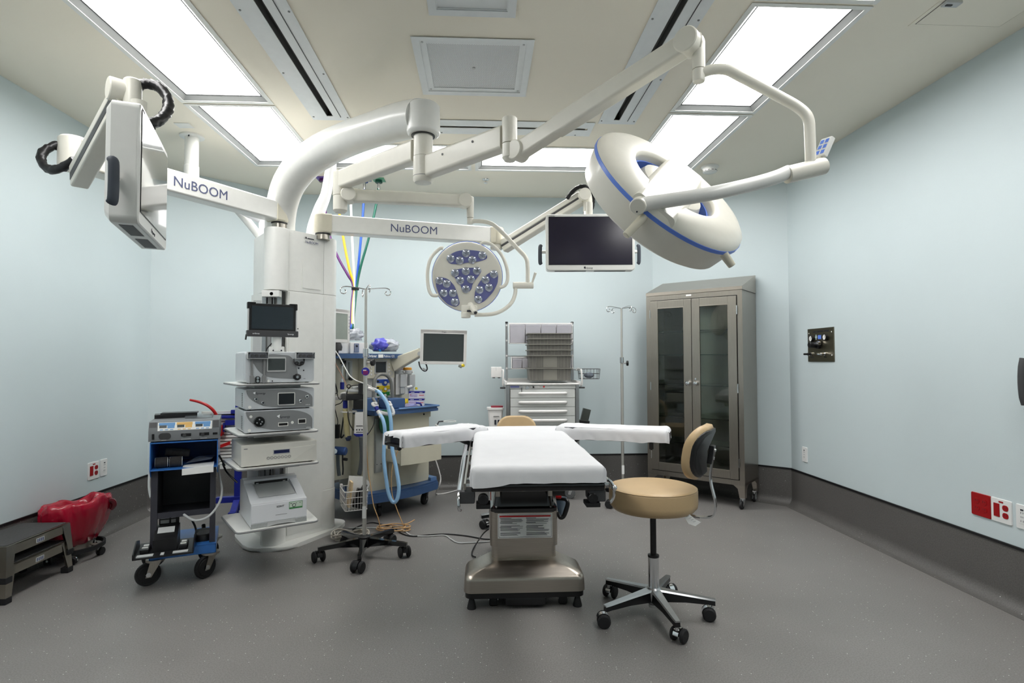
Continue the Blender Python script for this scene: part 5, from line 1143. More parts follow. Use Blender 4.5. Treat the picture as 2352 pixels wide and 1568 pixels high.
b = B(); b.raw([(.225, 3.055, .2045), (.345, 3.055, .2045), (.345, 3.085, .224), (.225, 3.085, .224), (.225, 3.053, .206), (.345, 3.053, .206), (.345, 3.083, .2255), (.225, 3.083, .2255)], [(4, 5, 6, 7), (0, 1, 5, 4), (1, 2, 6, 5), (2, 3, 7, 6), (3, 0, 4, 7)]); obj('rating_plate', b, PAPER, tb, True)
b = B(); b.span((.043, 3.2, .51), (.0455, 3.3, .6)); 
b = B(); b.span((.046, 3.20, .515), (.052, 3.32, .61)); obj('side_label', b, mat('mixed_label', (160, 96, 84), .6, var=.4, scale=60), tb, True)
# table top frame
b = B(); b.span((TX - TW2 + .005, TF + .01, .755), (TX + TW2 - .005, TB, .785), .006); obj('frame', b, BLACKGL, tb, True)
for sx in (-1, 1):
    x = TX + sx * (TW2 + .022)
    b = B(); b.span((x - .005, TF + .02, .763), (x + .005, TB - .1, .790), .002); obj('side_rail', b, STEEL, tb, True)
    for y in (TF + .04, TF + .16, 2.9, 3.4, TB - .15):
        q = B(); q.cyl((TX + sx * (TW2 - .01), y, .776), (x, y, .776), .008, n=10); obj('rail_post', q, CHROME, tb, True)
    q = B(); q.span((TX + sx * TW2 - .045 - (sx > 0) * 0, TF + .02, .705), (TX + sx * TW2 + .02, TF + .12, .756), .006) if sx < 0 else q.span((TX + TW2 - .07, TF + .02, .705), (TX + TW2 + .0, TF + .12, .756), .006); so = obj('socket_block', q, DKGREY, tb, True)
    xx = TX + sx * (TW2 - .055); k = B(); k.cyl((xx, TF + .01, .722), (xx, TF + .05, .722), .022, n=18, bev=.003); k.span((xx - .03, TF + .012, .685), (xx + .03, TF + .09, .703), .003); obj('socket', k, BLACK, so, True)
# long chrome rod down the left side with hook
b = B(); b.tube([(TX - TW2 - .045, 3.35, .80), (TX - TW2 - .045, 2.9, .79), (TX - TW2 - .045, 2.38, .755)], .007, 10, flat=1.6); b.tube([(TX - TW2 - .045, 2.4, .755), (TX - TW2 - .047, 2.36, .735), (TX - TW2 - .045, 2.35, .69), (TX - TW2 - .04, 2.37, .68)], .006, 8, sm=3); obj('chrome_rod', b, CHROME, tb, True)
b = B(); b.tube([(TX + TW2 + .01, TF + .03, .80), (TX + TW2 + .03, TF + .02, .775), (TX + TW2 + .033, TF + .02, .73), (TX + TW2 + .02, TF + .03, .70)], .006, 8, sm=3); b.sphere((TX + TW2 + .034, TF + .015, .765), .012, 12, 8); obj('lever', b, CHROME, tb, True)
# mattress
b = B(); b.loft([rring(TX - TW2 + .012, TX + TW2 - .012, TF + .012, TB - .01, z, .03) for z in (.787, .79, .845, .85)]); obj('mattress', b, BLACK, tb, True)
# coiled hand control
b = B(); cpts = [PY(1281, 1140 + i * .0, 3.15) for i in range(1)]
hx = PY(1279, 1130, 3.2); coil = [(hx.x + .010 * cos(i * .9), 3.2 + .010 * sin(i * .9), .64 - i * .0016) for i in range(46)]
b.tube(coil, .0028, 6); obj('coil_cord', b, BLACK, tb, True)
b = B(); b.tube([PY(*p) for p in ((1279, 1146, 3.2), (1290, 1146, 3.18), (1300, 1148, 3.16), (1304, 1156, 3.15), (1300, 1172, 3.15), (1294, 1186, 3.15), (1286, 1188, 3.15), (1281, 1176, 3.17))], [.008, .008, .009, .012, .013, .012, .010, .008], 10, sm=4); obj('hand_control', b, BLACK, tb, True)
b = B(); b.cyl(PY(1277, 1141, 3.19), PY(1289, 1142, 3.18), .009, n=12); obj('red_plug', b, RED, tb, True)
q = PY(1289, 1165, 3.25); b = B(); b.lathe([(.018, 0), (.03, .09), (.034, .1), (.031, .1), (.016, .004), (0, .004)], 20, (q.x, q.y, q.z - .045)); solo('plastic_cup', b, mat('bluish_plastic', (170, 190, 208), .12, var=.03, trans=.6), 'small clear bluish cup hooked beside the table pedestal', 'cup')

# sheets -------------------------------------------------------------
from mathutils import noise as mnoise
def sheet_mesh(x0, x1, y0, y1, ztop, zbot, seed, wr=.004, step=.014, r=.03):
    """cloth pulled over a slab: crown, rounded edge, short skirt with soft folds, gathered corners"""
    cx, cy, hx, hy = (x0 + x1) / 2, (y0 + y1) / 2, (x1 - x0) / 2, (y1 - y0) / 2
    sk = ztop - zbot; ex = r * pi / 2 - r + max(sk - r, 0)
    nx = int(2 * (hx + ex) / step); ny = int(2 * (hy + ex) / step)
    def fold(s_, h_):
        a_ = abs(s_); q = a_ - (h_ - r)
        if q <= 0: return s_, 0.0
        if q < r * pi / 2: return math.copysign(h_ - r + r * sin(q / r), s_), r * (1 - cos(q / r))
        return math.copysign(h_, s_), r + q - r * pi / 2
    vs = []; fs = []; o3 = Vector((seed * 5.3, seed * 2.1, 0))
    for j in range(ny + 1):
        for i in range(nx + 1):
            sx = -(hx + ex) + 2 * (hx + ex) * i / nx; sy = -(hy + ex) + 2 * (hy + ex) * j / ny
            x, dx = fold(sx, hx); y, dy = fold(sy, hy); d_ = max(dx, dy); k = min(d_ / sk, 1)
            if dx > .012 and dy > .012:            # round the corner off a little
                m_ = min(dx, dy, .02); x -= math.copysign(m_ * .5, x); y -= math.copysign(m_ * .5, y)
            n1 = mnoise.noise(Vector((sx * 7, sy * 7, 0)) + o3); n2 = mnoise.noise(Vector((sx * 22, sy * 9, 3)) + o3)
            z = ztop - d_ + wr * (.5 * n1 + .2 * n2) * (1 - .5 * k)
            w_ = wr * k * (1.2 * n1 + 1.0 * n2 + .5 * sin(40 * sx + 37 * sy))
            if dx >= dy: x += math.copysign(w_, x)
            else: y += math.copysign(w_, y)
            if k > .8: z += wr * (.5 * n2 + .5 * n1) * (k - .8) * 5
            if abs(sy - hy * .06) < .05 and k < .1: z += .0045 * math.exp(-((sy - hy * .06 - .006 * sin(9 * sx)) / .010) ** 2) * max(0, .6 + mnoise.noise(Vector((sx * 6, 0, seed))))
            vs.append((cx + x, cy + y, z))
    for j in range(ny):
        for i in range(nx):
            a_ = j * (nx + 1) + i; fs.append((a_, a_ + 1, a_ + nx + 2, a_ + nx + 1))
    b = B(); b.raw(vs, fs); return b
b = sheet_mesh(TX - TW2, TX + TW2, TF, TB, .862, .790, 4, .0045)
b.v = [Vector((v.x, v.y, v.z + (-.016 * max(0, 1 - ((v.x - (TX - TW2 + .05)) / .12) ** 2) if v.y < TF + .05 and v.z < .80 and v.x < TX - .1 else 0))) for v in b.v]
solo('table_sheet', b, SHEET, 'white cotton sheet stretched over the operating table mattress', 'sheet', ang=180)
# arm boards: parts of the table; their sheets are things of their own
def arm_board(A, Bq, w_, zt, seed, label, side):
    A = Vector(A); Bq = Vector(Bq); d = (Bq - A); L = d.length; a = atan2(d.y, d.x)
    M = Matrix.Translation((A.x, A.y, 0)) @ Matrix.Rotation(a, 4, 'Z')
    b = B(M); b.span((-.02, -w_ / 2 + .015, zt - .083), (L + .012, w_ / 2 - .015, zt - .068), .004); bo = obj('arm_board', b, BLACK, tb, True)
    b = B(M); b.loft([[(x, y, z) for x, y in [(p[0] + L / 2, p[1]) for p in rrect(L - .03, w_ - .02, .03, 4)]] for z in (zt - .066, zt - .008)]); obj('pad', b, mat('navy_pad', (38, 38, 48), .5, var=.05), bo, True)
    b = B(M); b.cyl((L * .86, -w_ / 2 + .02, zt - .085), (L * .86, -w_ / 2 + .02, zt - .125), .008, n=10, bev=.002); b.span((L * .84, -w_ / 2 + .01, zt - .12), (L * .88, -w_ / 2 + .03, zt - .085), .003); obj('lock_lever', b, BLACK, bo, True)
    b = B(M); b.tube([(.10, -w_ / 2 * side * .3, zt - .085), (.06, 0, zt - .11), (.02, 0, zt - .13), (-.02, 0, zt - .12)], .016, 10, sm=3); b.sphere((.05, 0, zt - .145), .018, 12, 8); obj('clamp', b, DKGREY, bo, True)
    s_ = sheet_mesh(-.03, L + .012, -w_ / 2, w_ / 2, zt, zt - .078, seed, .006, .011, r=.03)
    # the sheet stops short of the outer end: its hem flares and hangs in points
    out = []
    for v in s_.v:
        x, y, z = v
        gath = max(0, 1 - abs(x - .06) / .09)
        y *= 1 - .05 * gath * (1 + sin(90 * x)); z += .004 * gath * sin(120 * y + 60 * x)
        if z < zt - .06: z += -.004 * max(0, sin(17 * x + seed)) + .0015 * sin(50 * x + 2 * seed)
        if x > L - .06: y *= 1 + .05 * (x - L + .06) / .06; z += .006 * (x - L + .06) / .06 * sin(30 * y)
        out.append(M @ Vector((x, y, z)))
    # open the outer end of the cover
    MI = M.inverted(); loc_ = [MI @ v for v in out]
    keep = [f for f in s_.f if not all(loc_[i].x > L - .02 and out[i].z < zt - .018 and abs(loc_[i].y) < w_ * .42 for i in f)]
    s_.v = out; s_.f = keep
    solo('arm_board_sheet', s_, mat('white_cotton', (0, 0, 0)), label, 'sheet', ang=180)
arm_board((-.045, 3.62), (-.50, 3.27), .21, .893, 9, 'white sheet on the left arm board, open at its end', 1)
arm_board((.515, 3.60), (1.115, 3.36), .20, .893, 12, 'white sheet on the right arm board near the steel cabinet', -1)

# wire ring holder behind the left arm board
t = thing('ring_holder', 'thin white wire ring on a clamp behind left arm board', 'holder', PY(1015, 985, 3.85))
b = B(); c_ = PY(1033, 967, 3.85); b.tube([(c_.x + .042 * cos(a), c_.y + .05 * sin(a), c_.z) for a in [2 * pi * k / 28 for k in range(28)]], .002, 6, closed=True); obj('ring', b, WHITE, t, True)
b = B(); b.tube([(c_.x - .042, c_.y, c_.z), PY(1008, 968, 3.85), PY(1005, 974, 3.85), PY(1002, 978, 3.84), PY(1012, 985, 3.8)], .005, 8); obj('clamp', b, DKGREY, t, True)
b = B(); b.tube([PY(1000, 975, 3.84), PY(1012, 982, 3.82), PY(1020, 986, 3.8), PY(1022, 990, 3.78)], .006, 8, flat=.5); obj('strap', b, WHITE, t, True)

# ================================================================== stools
def stool(label, x, y, rot, seat_z, seat_r, back_ang, back_tilt, detail=True):
    t = thing('rolling_stool', label, 'stool', (x, y, 0), 0)
    star_base(t, 5, .285, rot, .125, .105, .033, BLACK, CHROME, topm=ALU)
    b = B(); b.lathe([(0, .06), (.028, .06), (.045, .085), (.045, .13), (.03, .145), (0, .145)], 20); obj('hub', b, ALU, t)
    b = B(); b.cyl((0, 0, .045), (0, 0, .30), .027, n=24); obj('gas_cylinder', b, CHROME, t)
    b = B(); b.lathe([(0, .295), (.0285, .295), (.0285, .306), (.02, .31), (0, .31)], 20); obj('cylinder_cap', b, BLACK, t)
    b = B(); b.cyl((0, 0, .3), (0, 0, seat_z - .12), .0155, n=18); b.lathe([(.0155, seat_z - .155), (.028, seat_z - .135), (.03, seat_z - .125), (0, seat_z - .125)], 18); obj('stem', b, BLACK, t)
    b = B(); b.lathe([(0, seat_z - .128), (seat_r - .055, seat_z - .128), (seat_r - .02, seat_z - .12), (seat_r - .003, seat_z - .10), (seat_r, seat_z - .08), (seat_r, seat_z - .022), (seat_r - .006, seat_z - .012), (seat_r - .018, seat_z - .006), (seat_r - .05, seat_z - .001), (seat_r * .4, seat_z + .003), (0, seat_z + .004)], 56); obj('seat', b, TAN, t, ang=60)
    b = B(); b.tube([((seat_r - .004) * cos(a), (seat_r - .004) * sin(a), seat_z - .013) for a in [2 * pi * k / 64 for k in range(64)]], .0025, 6, closed=True); obj('piping', b, TAN, t)
    b = B(); b.span((.07, -.10, seat_z - .142), (.13, -.06, seat_z - .128), .003); obj('lever_block', b, BLACK, t)
    M = Matrix.Rotation(back_ang, 4, 'Z')          # +x runs towards the backrest
    d = seat_r + .055
    b = B(M)
    path = [(seat_r * .45, 0, seat_z - .133), (seat_r * .9, 0, seat_z - .135), (d + .005, 0, seat_z - .128), (d + .028, 0, seat_z - .10), (d + .03, 0, seat_z - .05), (d + .012, 0, seat_z + .03), (d + .010, 0, seat_z + .09), (d + .03, 0, seat_z + .20)]
    P_ = smooth([Vector(p) for p in path], 4); rings = []
    for i, p in enumerate(P_):
        tg = (P_[min(i + 1, len(P_) - 1)] - P_[max(i - 1, 0)]).normalized(); nn = Vector((-tg.z, 0, tg.x))
        rings.append([p + Vector((0, yy, 0)) + nn * k for yy, k in ((-.017, -.0035), (.017, -.0035), (.017, .0035), (-.017, .0035))])
    b.loft(rings); obj('back_bar', b, CHROME, t)
    Mb = M @ Matrix.Translation((d - .005, 0, seat_z + .185)) @ Matrix.Rotation(back_tilt, 4, 'Y')
    def pad(xo0, xo1, w_, h_, curve, sh=0):
        out = []
        for xo, k in ((xo0, .88), (xo0 + (xo1 - xo0) * .25, 1.0), (xo0 + (xo1 - xo0) * .75, 1.0), (xo1, .88)):
            ring = []
            for p in rrect(w_ * k, h_ * k, h_ * k * .42, 7): ring.append((xo + curve * (p[0] / (w_ / 2)) ** 2 * -1 + .012 * (p[1] / (h_ / 2)) ** 2 * (1 if p[1] > 0 else -.3), p[0], p[1]))
            out.append(ring)
        return out
    b = B(Mb); b.loft(pad(-.052, .0, .33, .265, .045)); obj('back_cushion', b, TAN, t, ang=70)
    b = B(Mb); b.loft(pad(-.012, .012, .31, .235, .045)); so = obj('back_shell', b, BLACK, t, ang=70)
    b = B(Mb); b.span((.008, -.025, -.05), (.032, .025, .04), .004); obj('back_clamp', b, BLACK, t)
    b = B(Mb); b.cyl((.03, -.008, .02), (.04, -.008, .02), .007, n=10); b.cyl((.03, -.008, -.02), (.04, -.008, -.02), .007, n=10); obj('bolt', b, CHROME, t)
    return t
st = stool('tan vinyl rolling stool with backrest, front right of the operating table', .875, 2.885, radians(-86), .662, .222, radians(-33), radians(9))
b = B(); tg = [(1568, 1182), (1583, 1180), (1597, 1192), (1610, 1199), (1597, 1208), (1582, 1203)]
p = [PY(a_, c_, 2.72) for a_, c_ in tg]; b.raw(p + [v + Vector((0, .0015, 0)) for v in p], [(0, 1, 2, 3, 4, 5), (11, 10, 9, 8, 7, 6)] + [(i, 6 + i, 6 + (i + 1) % 6, (i + 1) % 6) for i in range(6)]); so = obj('care_tag', b, PAPER, st, True)
q = B(); 
for i in range(4):
    a_ = PY(1577 + i * 5, 1186 + i * 4.2, 2.718); c_ = PY(1583 + i * 5, 1183.5 + i * 4.2, 2.718); q.tube([a_, c_], .0007, 4)
obj('tag_print', q, MIDGREY, so, True, kind='stuff')
p = PY(1192, 975, 4.55)
s2 = stool('second tan stool standing behind the head of the operating table', .285, 4.50, radians(192), .515, .22, radians(90), radians(8))

# ================================================================== steel cabinet
CABST = mat('cabinet_steel', (166, 160, 151), .3, 1.0, var=.06, scale=6, stretch=(60, 60, 1.5), bump=.03, bscale=60)
CA = atan2(-.667, .745); KM = Matrix.Translation((1.60, 5.427, 0)) @ Matrix.Rotation(CA, 4, 'Z')
cab = thing('steel_cabinet', 'tall brushed steel cabinet with two glass doors and sloping top', 'cabinet', (1.60, 5.427, 0), CA)
CW, CDp, Z0, Z1 = .905, .405, .205, 1.915
b = B(); b.span((0, .0, Z0), (.0035, CDp, Z1)); b.span((CW - .0035, 0, Z0), (CW, CDp, Z1)); b.span((0, CDp - .003, Z0), (CW, CDp, Z1)); b.span((0, 0, Z0), (CW, CDp, Z0 + .02)); b.span((0, 0, Z1 - .01), (CW, CDp, Z1)); obj('body', b, CABST, cab)
b = B(); b.frame(0, CW, Z0, Z1, .043, -.001, .003); obj('face_frame', b, CABST, cab)
b = B(); b.loft([[(x, y, z) for y, z in ((-.004, Z1 + .003), (CDp, Z1 + .003), (CDp, 2.085), (CDp - .012, 2.085), (-.004, Z1 + .033))] for x in (-.002, CW + .002)]); obj('sloping_top', b, STEELH, cab)
b = B(); b.span((.40, -.003, Z1 - .022), (.45, 0, Z1 - .008)); obj('maker_plate', b, PAPER, cab)
DZ0, DZ1 = .256, 1.864
b = B(); b.frame(.036, .869, DZ0 - .014, DZ1 + .014, .022, .003, .006); b.span((.449, .003, DZ0), (.456, .006, DZ1)); obj('gap_shade', b, BLACK, cab)  # black strips behind the doors paint in the shade of the gaps
for x0, x1, hs in ((.0485, .4505, 0), (.4545, .8565, 1)):
    q = B(); q.frame(x0, x1, DZ0, DZ1, .072, -.014, .006, .002); do = obj('door', q, CABST, cab)
    q = B(); q.frame(x0 + .069, x1 - .069, DZ0 + .069, DZ1 - .069, .006, -.016, .0, .001); obj('glazing_bead', q, STEELH, do)
    q = B(); q.span((x0 + .066, -.007, DZ0 + .066), (x1 - .066, -.003, DZ1 - .066)); obj('pane', q, mat('dark_pane', (214, 224, 219), .015, var=0, trans=1.0), do)
    kx_ = x1 - .034 if not hs else x0 + .034
    q = B(); q.lathe([(0, 0), (.014, 0), (.010, .006), (.009, .014), (.018, .022), (.020, .030), (.014, .037), (0, .039)], 20, (kx_, -.014, 1.085), (0, -1, 0)); obj('knob', q, CHROME, do)
    if hs:
        q = B(); q.cyl((kx_ - .002, -.014, 1.125), (kx_ - .002, -.022, 1.125), .010, n=16, bev=.002); obj('lock', q, CHROME, do)
    hx = x0 - .004 if not hs else x1 + .004
    for z in (.40, 1.05, 1.74):
        q = B(); q.cyl((hx, -.012, z - .04), (hx, -.012, z + .04), .0055, n=10); obj('hinge', q, CHROME, do)
for z in (.52, .76, 1.06, 1.345, 1.57):
    q = B(); q.span((.006, .03, z), (CW - .006, CDp - .006, z + .006)); obj('glass_shelf', q, mat('shelf_glass', (150, 190, 172), .03, var=0, trans=1.0), cab)
for sx in (0, 1):
    for y in (0, CDp):
        q = B(); sg = 1 if sx == 0 else -1; x = sx * CW; sy = 1 if y == 0 else -1
        out_ = [(x, Z0), (x + sg * .10, Z0), (x + sg * .062, Z0 - .03), (x + sg * .048, .098), (x, .098)]
        q.loft([[(p[0], y + sy * k, p[1]) for p in out_] for k in (0, .004)]); q.loft([[(x + sg * k, y + sy * (p[0] - x) * sg, p[1]) for p in out_] for k in (0, .004)]); lo_ = obj('leg', q, STEELH, cab)
        M_ = None
        caster(cab, x + sg * .03, y + sy * .03, .034, .022, radians(200 + 60 * sx + 20 * (y > 0)), .10, False, CHROME, RUBBER)

# ================================================================== supply cart at the back wall
sup = thing('supply_cart', 'grey drawer cart with tilt-bin rack against the back wall', 'cart', (.564, 5.25, 0))
SX0, SX1, SY0, SY1 = .222, .906, 5.25, 5.70
LG = mat('cart_light_grey', (196, 198, 196), .4, var=.02); OFFW = mat('off_white_plastic', (226, 224, 222), .4, var=.02)
b = B(); b.span((SX0 + .005, SY0 + .02, .14), (SX1 - .005, SY1, 1.07), .006); obj('body', b, LG, sup, True)
for x0 in (SX0, SX1 - .035):
    b = B(); b.span((x0, SY0, .14), (x0 + .035, SY0 + .05, 1.07), .008); b.span((x0 + .012, SY0 - .0015, .15), (x0 + .016, SY0, 1.06)); b.span((x0 + .021, SY0 - .0015, .15), (x0 + .025, SY0, 1.06)); obj('corner_post', b, ALU, sup, True)
b = B(); b.span((SX0 + .035, SY0 + .006, 1.035), (SX1 - .035, SY0 + .03, 1.072)); hd = obj('header_panel', b, LG, sup, True)
b = B(); b.span((.262, SY0 + .003, 1.045), (.345, SY0 + .007, 1.062)); obj('name_plate', b, mat('lilac_plate', (112, 116, 170), .4, var=.05), hd, True)
b = B(); b.cyl((.367, SY0 + .008, 1.05), (.367, SY0 - .004, 1.05), .007, n=14); b.cyl((.418, SY0 + .008, 1.05), (.418, SY0 - .004, 1.05), .010, n=14); b.span((.40, SY0 + .002, 1.034), (.435, SY0 + .007, 1.046)); b.span((.42, SY0 + .002, 1.049), (.47, SY0 + .006, 1.053)); obj('lock', b, CHROME, hd, True)
b = B(); b.span((.46, SY0 + .002, 1.044), (.532, SY0 + .007, 1.058), .002); ko = obj('keypad', b, OFFW, hd, True)
for i in range(6):
    q = B(); q.span((.488 + i * .0065, SY0 + .001, 1.049), (.4915 + i * .0065, SY0 + .003, 1.053)); obj('key', q, BLACK, ko, True)
b = B(); b.cyl((.476, SY0 + .006, 1.051), (.476, SY0 - .012, 1.051), .009, n=14, bev=.002); obj('dial', b, BLACK, hd, True)
b = B(); b.cyl((.575, SY0 + .008, 1.053), (.575, SY0 + .002, 1.053), .0085, n=16); obj('round_badge', b, RED, hd, True)
b = B(); b.tube([(.366, SY0 - .002, 1.045), (.367, SY0 - .004, 1.03), (.367, SY0 - .003, 1.0)], .0025, 6); b.span((.364, SY0 - .006, 1.02), (.370, SY0 - .002, 1.033)); obj('hanging_key', b, BLACK, hd, True)
zt_ = 1.03; hts = [.083, .083, .083, .083, .10, .10, .12, .17]
for hgt in hts:
    q = B(); q.span((SX0 + .04, SY0 + .002, zt_ - hgt + .003), (SX1 - .04, SY0 + .022, zt_), .002); do = obj('drawer', q, LG, sup, True)
    q = B(); q.span((SX0 + .04, SY0 + .012, zt_ - hgt - .001), (SX1 - .04, SY0 + .022, zt_ - hgt + .004)); obj('shadow_gap', q, BLACK, do, True)
    zc = zt_ - hgt * .45; q = B(); q.tube([(.345, SY0, zc), (.36, SY0 - .018, zc), (.40, SY0 - .026, zc), (.564, SY0 - .028, zc), (.73, SY0 - .026, zc), (.77, SY0 - .018, zc), (.785, SY0, zc)], [.010, .013, .013, .013, .013, .013, .010], 10, sm=3); obj('handle', q, OFFW, do, True)
    zt_ -= hgt
b = B(); b.span((SX0 - .012, SY0 - .012, 1.07), (SX1 + .012, SY1 + .01, 1.084), .006)
b.span((SX0 - .012, SY0 - .012, 1.07), (SX0 + .008, SY1, 1.105), .004); b.span((SX1 - .008, SY0 - .012, 1.07), (SX1 + .012, SY1, 1.105), .004); b.span((SX0 - .01, SY1 - .015, 1.07), (SX1 + .01, SY1 + .01, 1.12), .004); obj('top_tray', b, OFFW, sup, True)
for x in (SX0 - .03, SX1 + .03):
    sg = -1 if x < .5 else 1
    q = B(); q.tube([(x - sg * .015, SY0 + .03, 1.06), (x, SY0 + .02, 1.08), (x - sg * .006, SY0 + .02, 1.20), (x - sg * .004, SY0 + .1, 1.205), (x - sg * .004, SY1 - .05, 1.205)], .008, 8, sm=3); obj('push_handle', q, OFFW, sup, True)
    q = B(); q.span((x - .025, SY0 + .01, 1.035), (x + .025, SY0 + .05, 1.05), .003); obj('handle_foot', q, DKGREY, sup, True)
for x in (.243, .90):
    q = B(); q.span((x - .012, 5.60, 1.10), (x + .012, 5.63, 1.67), .002); ro = obj('rack_post', q, ALU, sup, True)
    k = B(); k.span((x - .013, 5.597, 1.665), (x + .013, 5.633, 1.683), .003); obj('end_cap', k, BLACK, ro, True)
    for z in (1.645, 1.495, 1.345, 1.22):
        k = B(); k.cyl((x, 5.60, z), (x, 5.594, z), .009, n=12); obj('knob', k, OFFW, ro, True)
CLEARB = mat('tilt_bin_clear', (214, 212, 220), .15, var=.03, trans=.35)
def tilt_row(x0, x1, z0, z1, n):
    q = B(); q.span((x0, 5.59, z0), (x1, 5.597, z1)); q.span((x0, 5.50, z0), (x1, 5.597, z0 + .006)); q.span((x0, 5.56, z1 - .012), (x1, 5.597, z1)); q.span((x0, 5.50, z0), (x0 + .006, 5.597, z1)); q.span((x1 - .006, 5.50, z0), (x1, 5.597, z1)); fr = obj('bin_frame', q, OFFW, sup, True)
    w_ = (x1 - x0 - .012) / n
    for i in range(n):
        a = x0 + .006 + i * w_
        k = B(); k.loft([[(xx, y, z) for y, z in ((5.585, z0 + .008), (5.51, z0 + .01), (5.495, z1 - .025), (5.50, z1 - .02), (5.585, z1 - .06))] for xx in (a + .004, a + w_ - .004)]); so = obj('tilt_bin', k, CLEARB, fr, True)
tilt_row(.262, .885, 1.462, 1.668, 4)
tilt_row(.285, .885, 1.215, 1.335, 6)
b = B(); b.span((.25, 5.60, 1.335), (.90, 5.612, 1.345)); b.span((.25, 5.60, 1.21), (.90, 5.612, 1.218)); obj('rack_rail', b, ALU, sup, True)
for x, y in ((.29, 5.32), (.85, 5.32), (.29, 5.63), (.85, 5.63)): caster(sup, x, y, .05, .026, radians(150), .14, False, LTGREY, mat('grey_wheel', (120, 122, 124), .5, var=.05))
for o_ in [o for o in bpy.data.objects if o.parent == sup and o.name.startswith('caster')]: o_.location = Vector((-.564, -5.25, 0))
# side boxes and basket on the cart
b = B(); b.span((.085, 5.45, 1.135), (.19, 5.55, 1.235), .006); t = solo('glove_box', b, OFFW, 'small white box fixed at the left end of the drawer cart', 'box')
q = B(); q.span((.10, 5.446, 1.128), (.125, 5.45, 1.136)); q.span((.15, 5.446, 1.128), (.175, 5.45, 1.136)); obj('tab', q, DKGREY, t, True)
q = B(); q.span((.134, 5.448, 1.20), (.137, 5.4505, 1.232)); obj('slit', q, LTGREY, t, True)
t = thing('sharps_container', 'translucent white sharps container with red lid beside the drawer cart', 'container', (.125, 5.35, .60))
b = B(); b.loft([[(.125 + p[0], 5.35 + p[1], z) for p in rrect(w_, .10, .02, 4)] for w_, z in ((.10, .58), (.145, .84))]); obj('body', b, OFFW, t, True)
b = B(); b.loft([[(.125 + p[0], 5.35 + p[1], z) for p in rrect(.16, .115, .025, 4)] for z in (.838, .858)]); obj('rim', b, OFFW, t, True)
b = B(); b.loft([[(.14 + p[0], 5.35 + p[1], z) for p in rrect(.115, .09, .03, 4)] for z in (.858, .872)]); obj('lid', b, mat('dark_red_lid', (140, 40, 56), .4, var=.05), t, True)
for x in (.115, .145):
    q = B(); q.span((x, 5.294, .70), (x + .018, 5.301, .745)); q.span((x + .001, 5.294, .66), (x + .02, 5.301, .685)); obj('pictogram', q, INK, t, True)
q = B(); q.span((.105, 5.294, .775), (.16, 5.300, .780)); obj('caption', q, MIDGREY, t, True)
b = B(); b.span((.06, 5.30, .575), (.19, 5.42, .585)); b.span((.185, 5.30, .575), (.226, 5.42, .70)); obj('bracket', b, STEEL, t, True)
t = thing('wire_basket', 'small dark wire basket on an arm at the right of drawer cart', 'basket', (1.02, 5.42, 1.12))
b = B()
for z, w_, d_ in ((1.215, .20, .12), (1.17, .19, .11), (1.12, .18, .10)): b.tube([(1.03 + p[0], 5.42 + p[1], z) for p in rrect(w_, d_, .015, 2)], .0022, 6, closed=True)
obj('rims', b, DKGREY, t, True)
b = B()
for i in range(7):
    x = -.09 + i * .03; b.tube([(1.03 + x * 1.08, 5.36, 1.215), (1.03 + x, 5.37, 1.12), (1.03 + x, 5.47, 1.12), (1.03 + x * 1.08, 5.48, 1.215)], .0016, 5)
for i in range(3):
    y = 5.39 + i * .03; b.tube([(1.13, y, 1.215), (1.12, y, 1.12), (.94, y, 1.12), (.93, y, 1.215)], .0016, 5)
obj('wires', b, DKGREY, t, True, kind='stuff')
b = B(); b.tube([(.94, 5.42, 1.215), (.92, 5.42, 1.22), (.905, 5.42, 1.20)], .008, 8); obj('bracket', b, LTGREY, t, True)
b = B(); b.sphere((1.03, 5.42, 1.155), (.05, .035, .03), 12, 8); so = solo('pouch', b, mat('pouch', (0, 0, 0)), 'clear pouch lying in the dark wire basket', 'pouch')
t = thing('scope_holder', 'black and clear angled holder right of the drawer cart', 'holder', (.975, 5.4, .68))
b = B(); b.box((.975, 5.40, .70), (.10, .06, .05), (0, .12, 0), .006); obj('clip', b, BLACK, t, True)
b = B(); b.box((.99, 5.40, .775), (.075, .05, .12), (0, .25, 0), .004); obj('sleeve', b, mat('smoky_sleeve', (74, 78, 74), .12, var=.05, coat=.4), t, True)
b = B(); b.span((.91, 5.40, .66), (.94, 5.43, .70)); obj('arm', b, STEEL, t, True)
